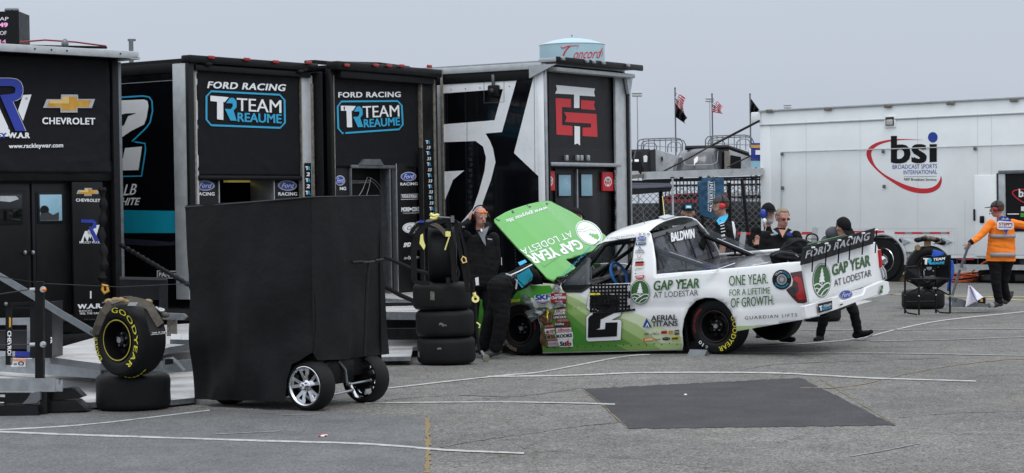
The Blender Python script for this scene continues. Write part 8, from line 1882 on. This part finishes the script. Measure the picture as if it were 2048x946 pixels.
b=MB(); b.prism([P(342,668,22),P(362,669,22),P(362,679,22),P(342,678,22)],CF*.02,'white_vinyl'); b.prism([P(363,669,22),P(380,670,22),P(380,679,22),P(363,679,22)],CF*.02,'white_vinyl'); b.prism([P(340,679,22.05),P(390,680,22.05),P(390,690,22.05),P(340,688,22.05)],CF*.02,'steel'); b.build('warning_plate',H1,world=True)
b=MB(); b.prism([P(326,718,20.6),P(340,716,20.6),P(352,726,20.6),P(366,742,20.6),P(345,744,20.6),P(326,736,20.6)],CF*.2,'steel'); b.prism([P(330,718,20.5),P(346,718,20.5),P(346,728,20.5),P(330,730,20.5)],CF*.02,'black_metal'); b.build('gate_latch',H1,world=True)
LIT=thing('litter','crumpled white and red wrapper on the asphalt near the left patch','litter',G(646,874)); b=MB(); c=G(646,874); 
for i in range(5): b.ell(c+Vector((.02*math.sin(i*2.1),.03*math.cos(i),.012)),(.02,.015,.01),'white_vinyl' if i%2 else 'red',n=6,m=4)
b.build('wrapper',LIT,world=True)
PB_=thing('pebble','small pale stone on the black asphalt patch','stone',G(1371,791)); b=MB(); b.ell(G(1371,791)+Vector((0,0,.008)),(.016,.014,.01),'white_vinyl',n=8,m=6); b.build('stone',PB_,world=True)
# ================================================================ one object per piece: frames, beams and separate marks
def split_obj(o, name, gap):
    me=o.data; n=len(me.vertices); par=list(range(n))
    def fd(a):
        while par[a]!=a: par[a]=par[par[a]]; a=par[a]
        return a
    for p in me.polygons:
        v=p.vertices
        for q in v[1:]:
            a,b_=fd(v[0]),fd(q)
            if a!=b_: par[a]=b_
    comp={}
    for p in me.polygons: comp.setdefault(fd(p.vertices[0]),[]).append(p.index)
    cs=[]
    for r,fl in comp.items():
        co=[me.vertices[v].co for f in fl for v in me.polygons[f].vertices]
        cs.append([[min(c[i] for c in co)-gap for i in range(3)],[max(c[i] for c in co)+gap for i in range(3)],fl])
    ch=True
    while ch:
        ch=False; out=[]
        for c in cs:
            for k in out:
                if all(k[0][i]<=c[1][i] and c[0][i]<=k[1][i] for i in range(3)):
                    k[0]=[min(a,b_) for a,b_ in zip(k[0],c[0])]; k[1]=[max(a,b_) for a,b_ in zip(k[1],c[1])]; k[2]=k[2]+c[2]; ch=True; break
            else: out.append(c)
        cs=out
    if len(cs)<2:
        o.name=name; return
    mats=list(me.materials)
    for c in cs:
        vm={}; vs=[]; fs=[]; mi=[]; used=[]
        for f in c[2]:
            p=me.polygons[f]; g_=[]
            for v in p.vertices:
                if v not in vm: vm[v]=len(vs); vs.append(tuple(me.vertices[v].co))
                g_.append(vm[v])
            fs.append(g_); 
            if p.material_index not in used: used.append(p.material_index)
            mi.append(used.index(p.material_index))
        m=bpy.data.meshes.new(name); m.from_pydata(vs,[],fs)
        for u in used: m.materials.append(mats[u])
        m.polygons.foreach_set('material_index',mi); m.polygons.foreach_set('use_smooth',[True]*len(fs)); m.set_sharp_from_angle(angle=R(38))
        q=bpy.data.objects.new(name,m); COL.objects.link(q); q.parent=o.parent
    for ch_ in list(o.children): ch_.parent=o.parent
    bpy.data.objects.remove(o,do_unlink=True)
for o in [x for x in bpy.data.objects if x.type=='MESH']:
    st=o.name.split('.')[0]
    if st in ('door_frame','rear_frame','gate_beam','lift_post','rolled_webbing','awning_leg','side_camera','antenna','panel_seam','rails','sidewall_lettering'): split_obj(o,st,.001)
    elif st=='shoe_soles': split_obj(o,'shoe_sole',.004)
    elif st=='clips': split_obj(o,'clip',.004)
    elif st=='stickers': split_obj(o,'sticker',.006)
    elif st in ('lettering','hood_lettering','canvas_lettering','deck_lettering','door_notices','display','shirt_print'): split_obj(o,'lettering' if st!='display' else 'display',.03)
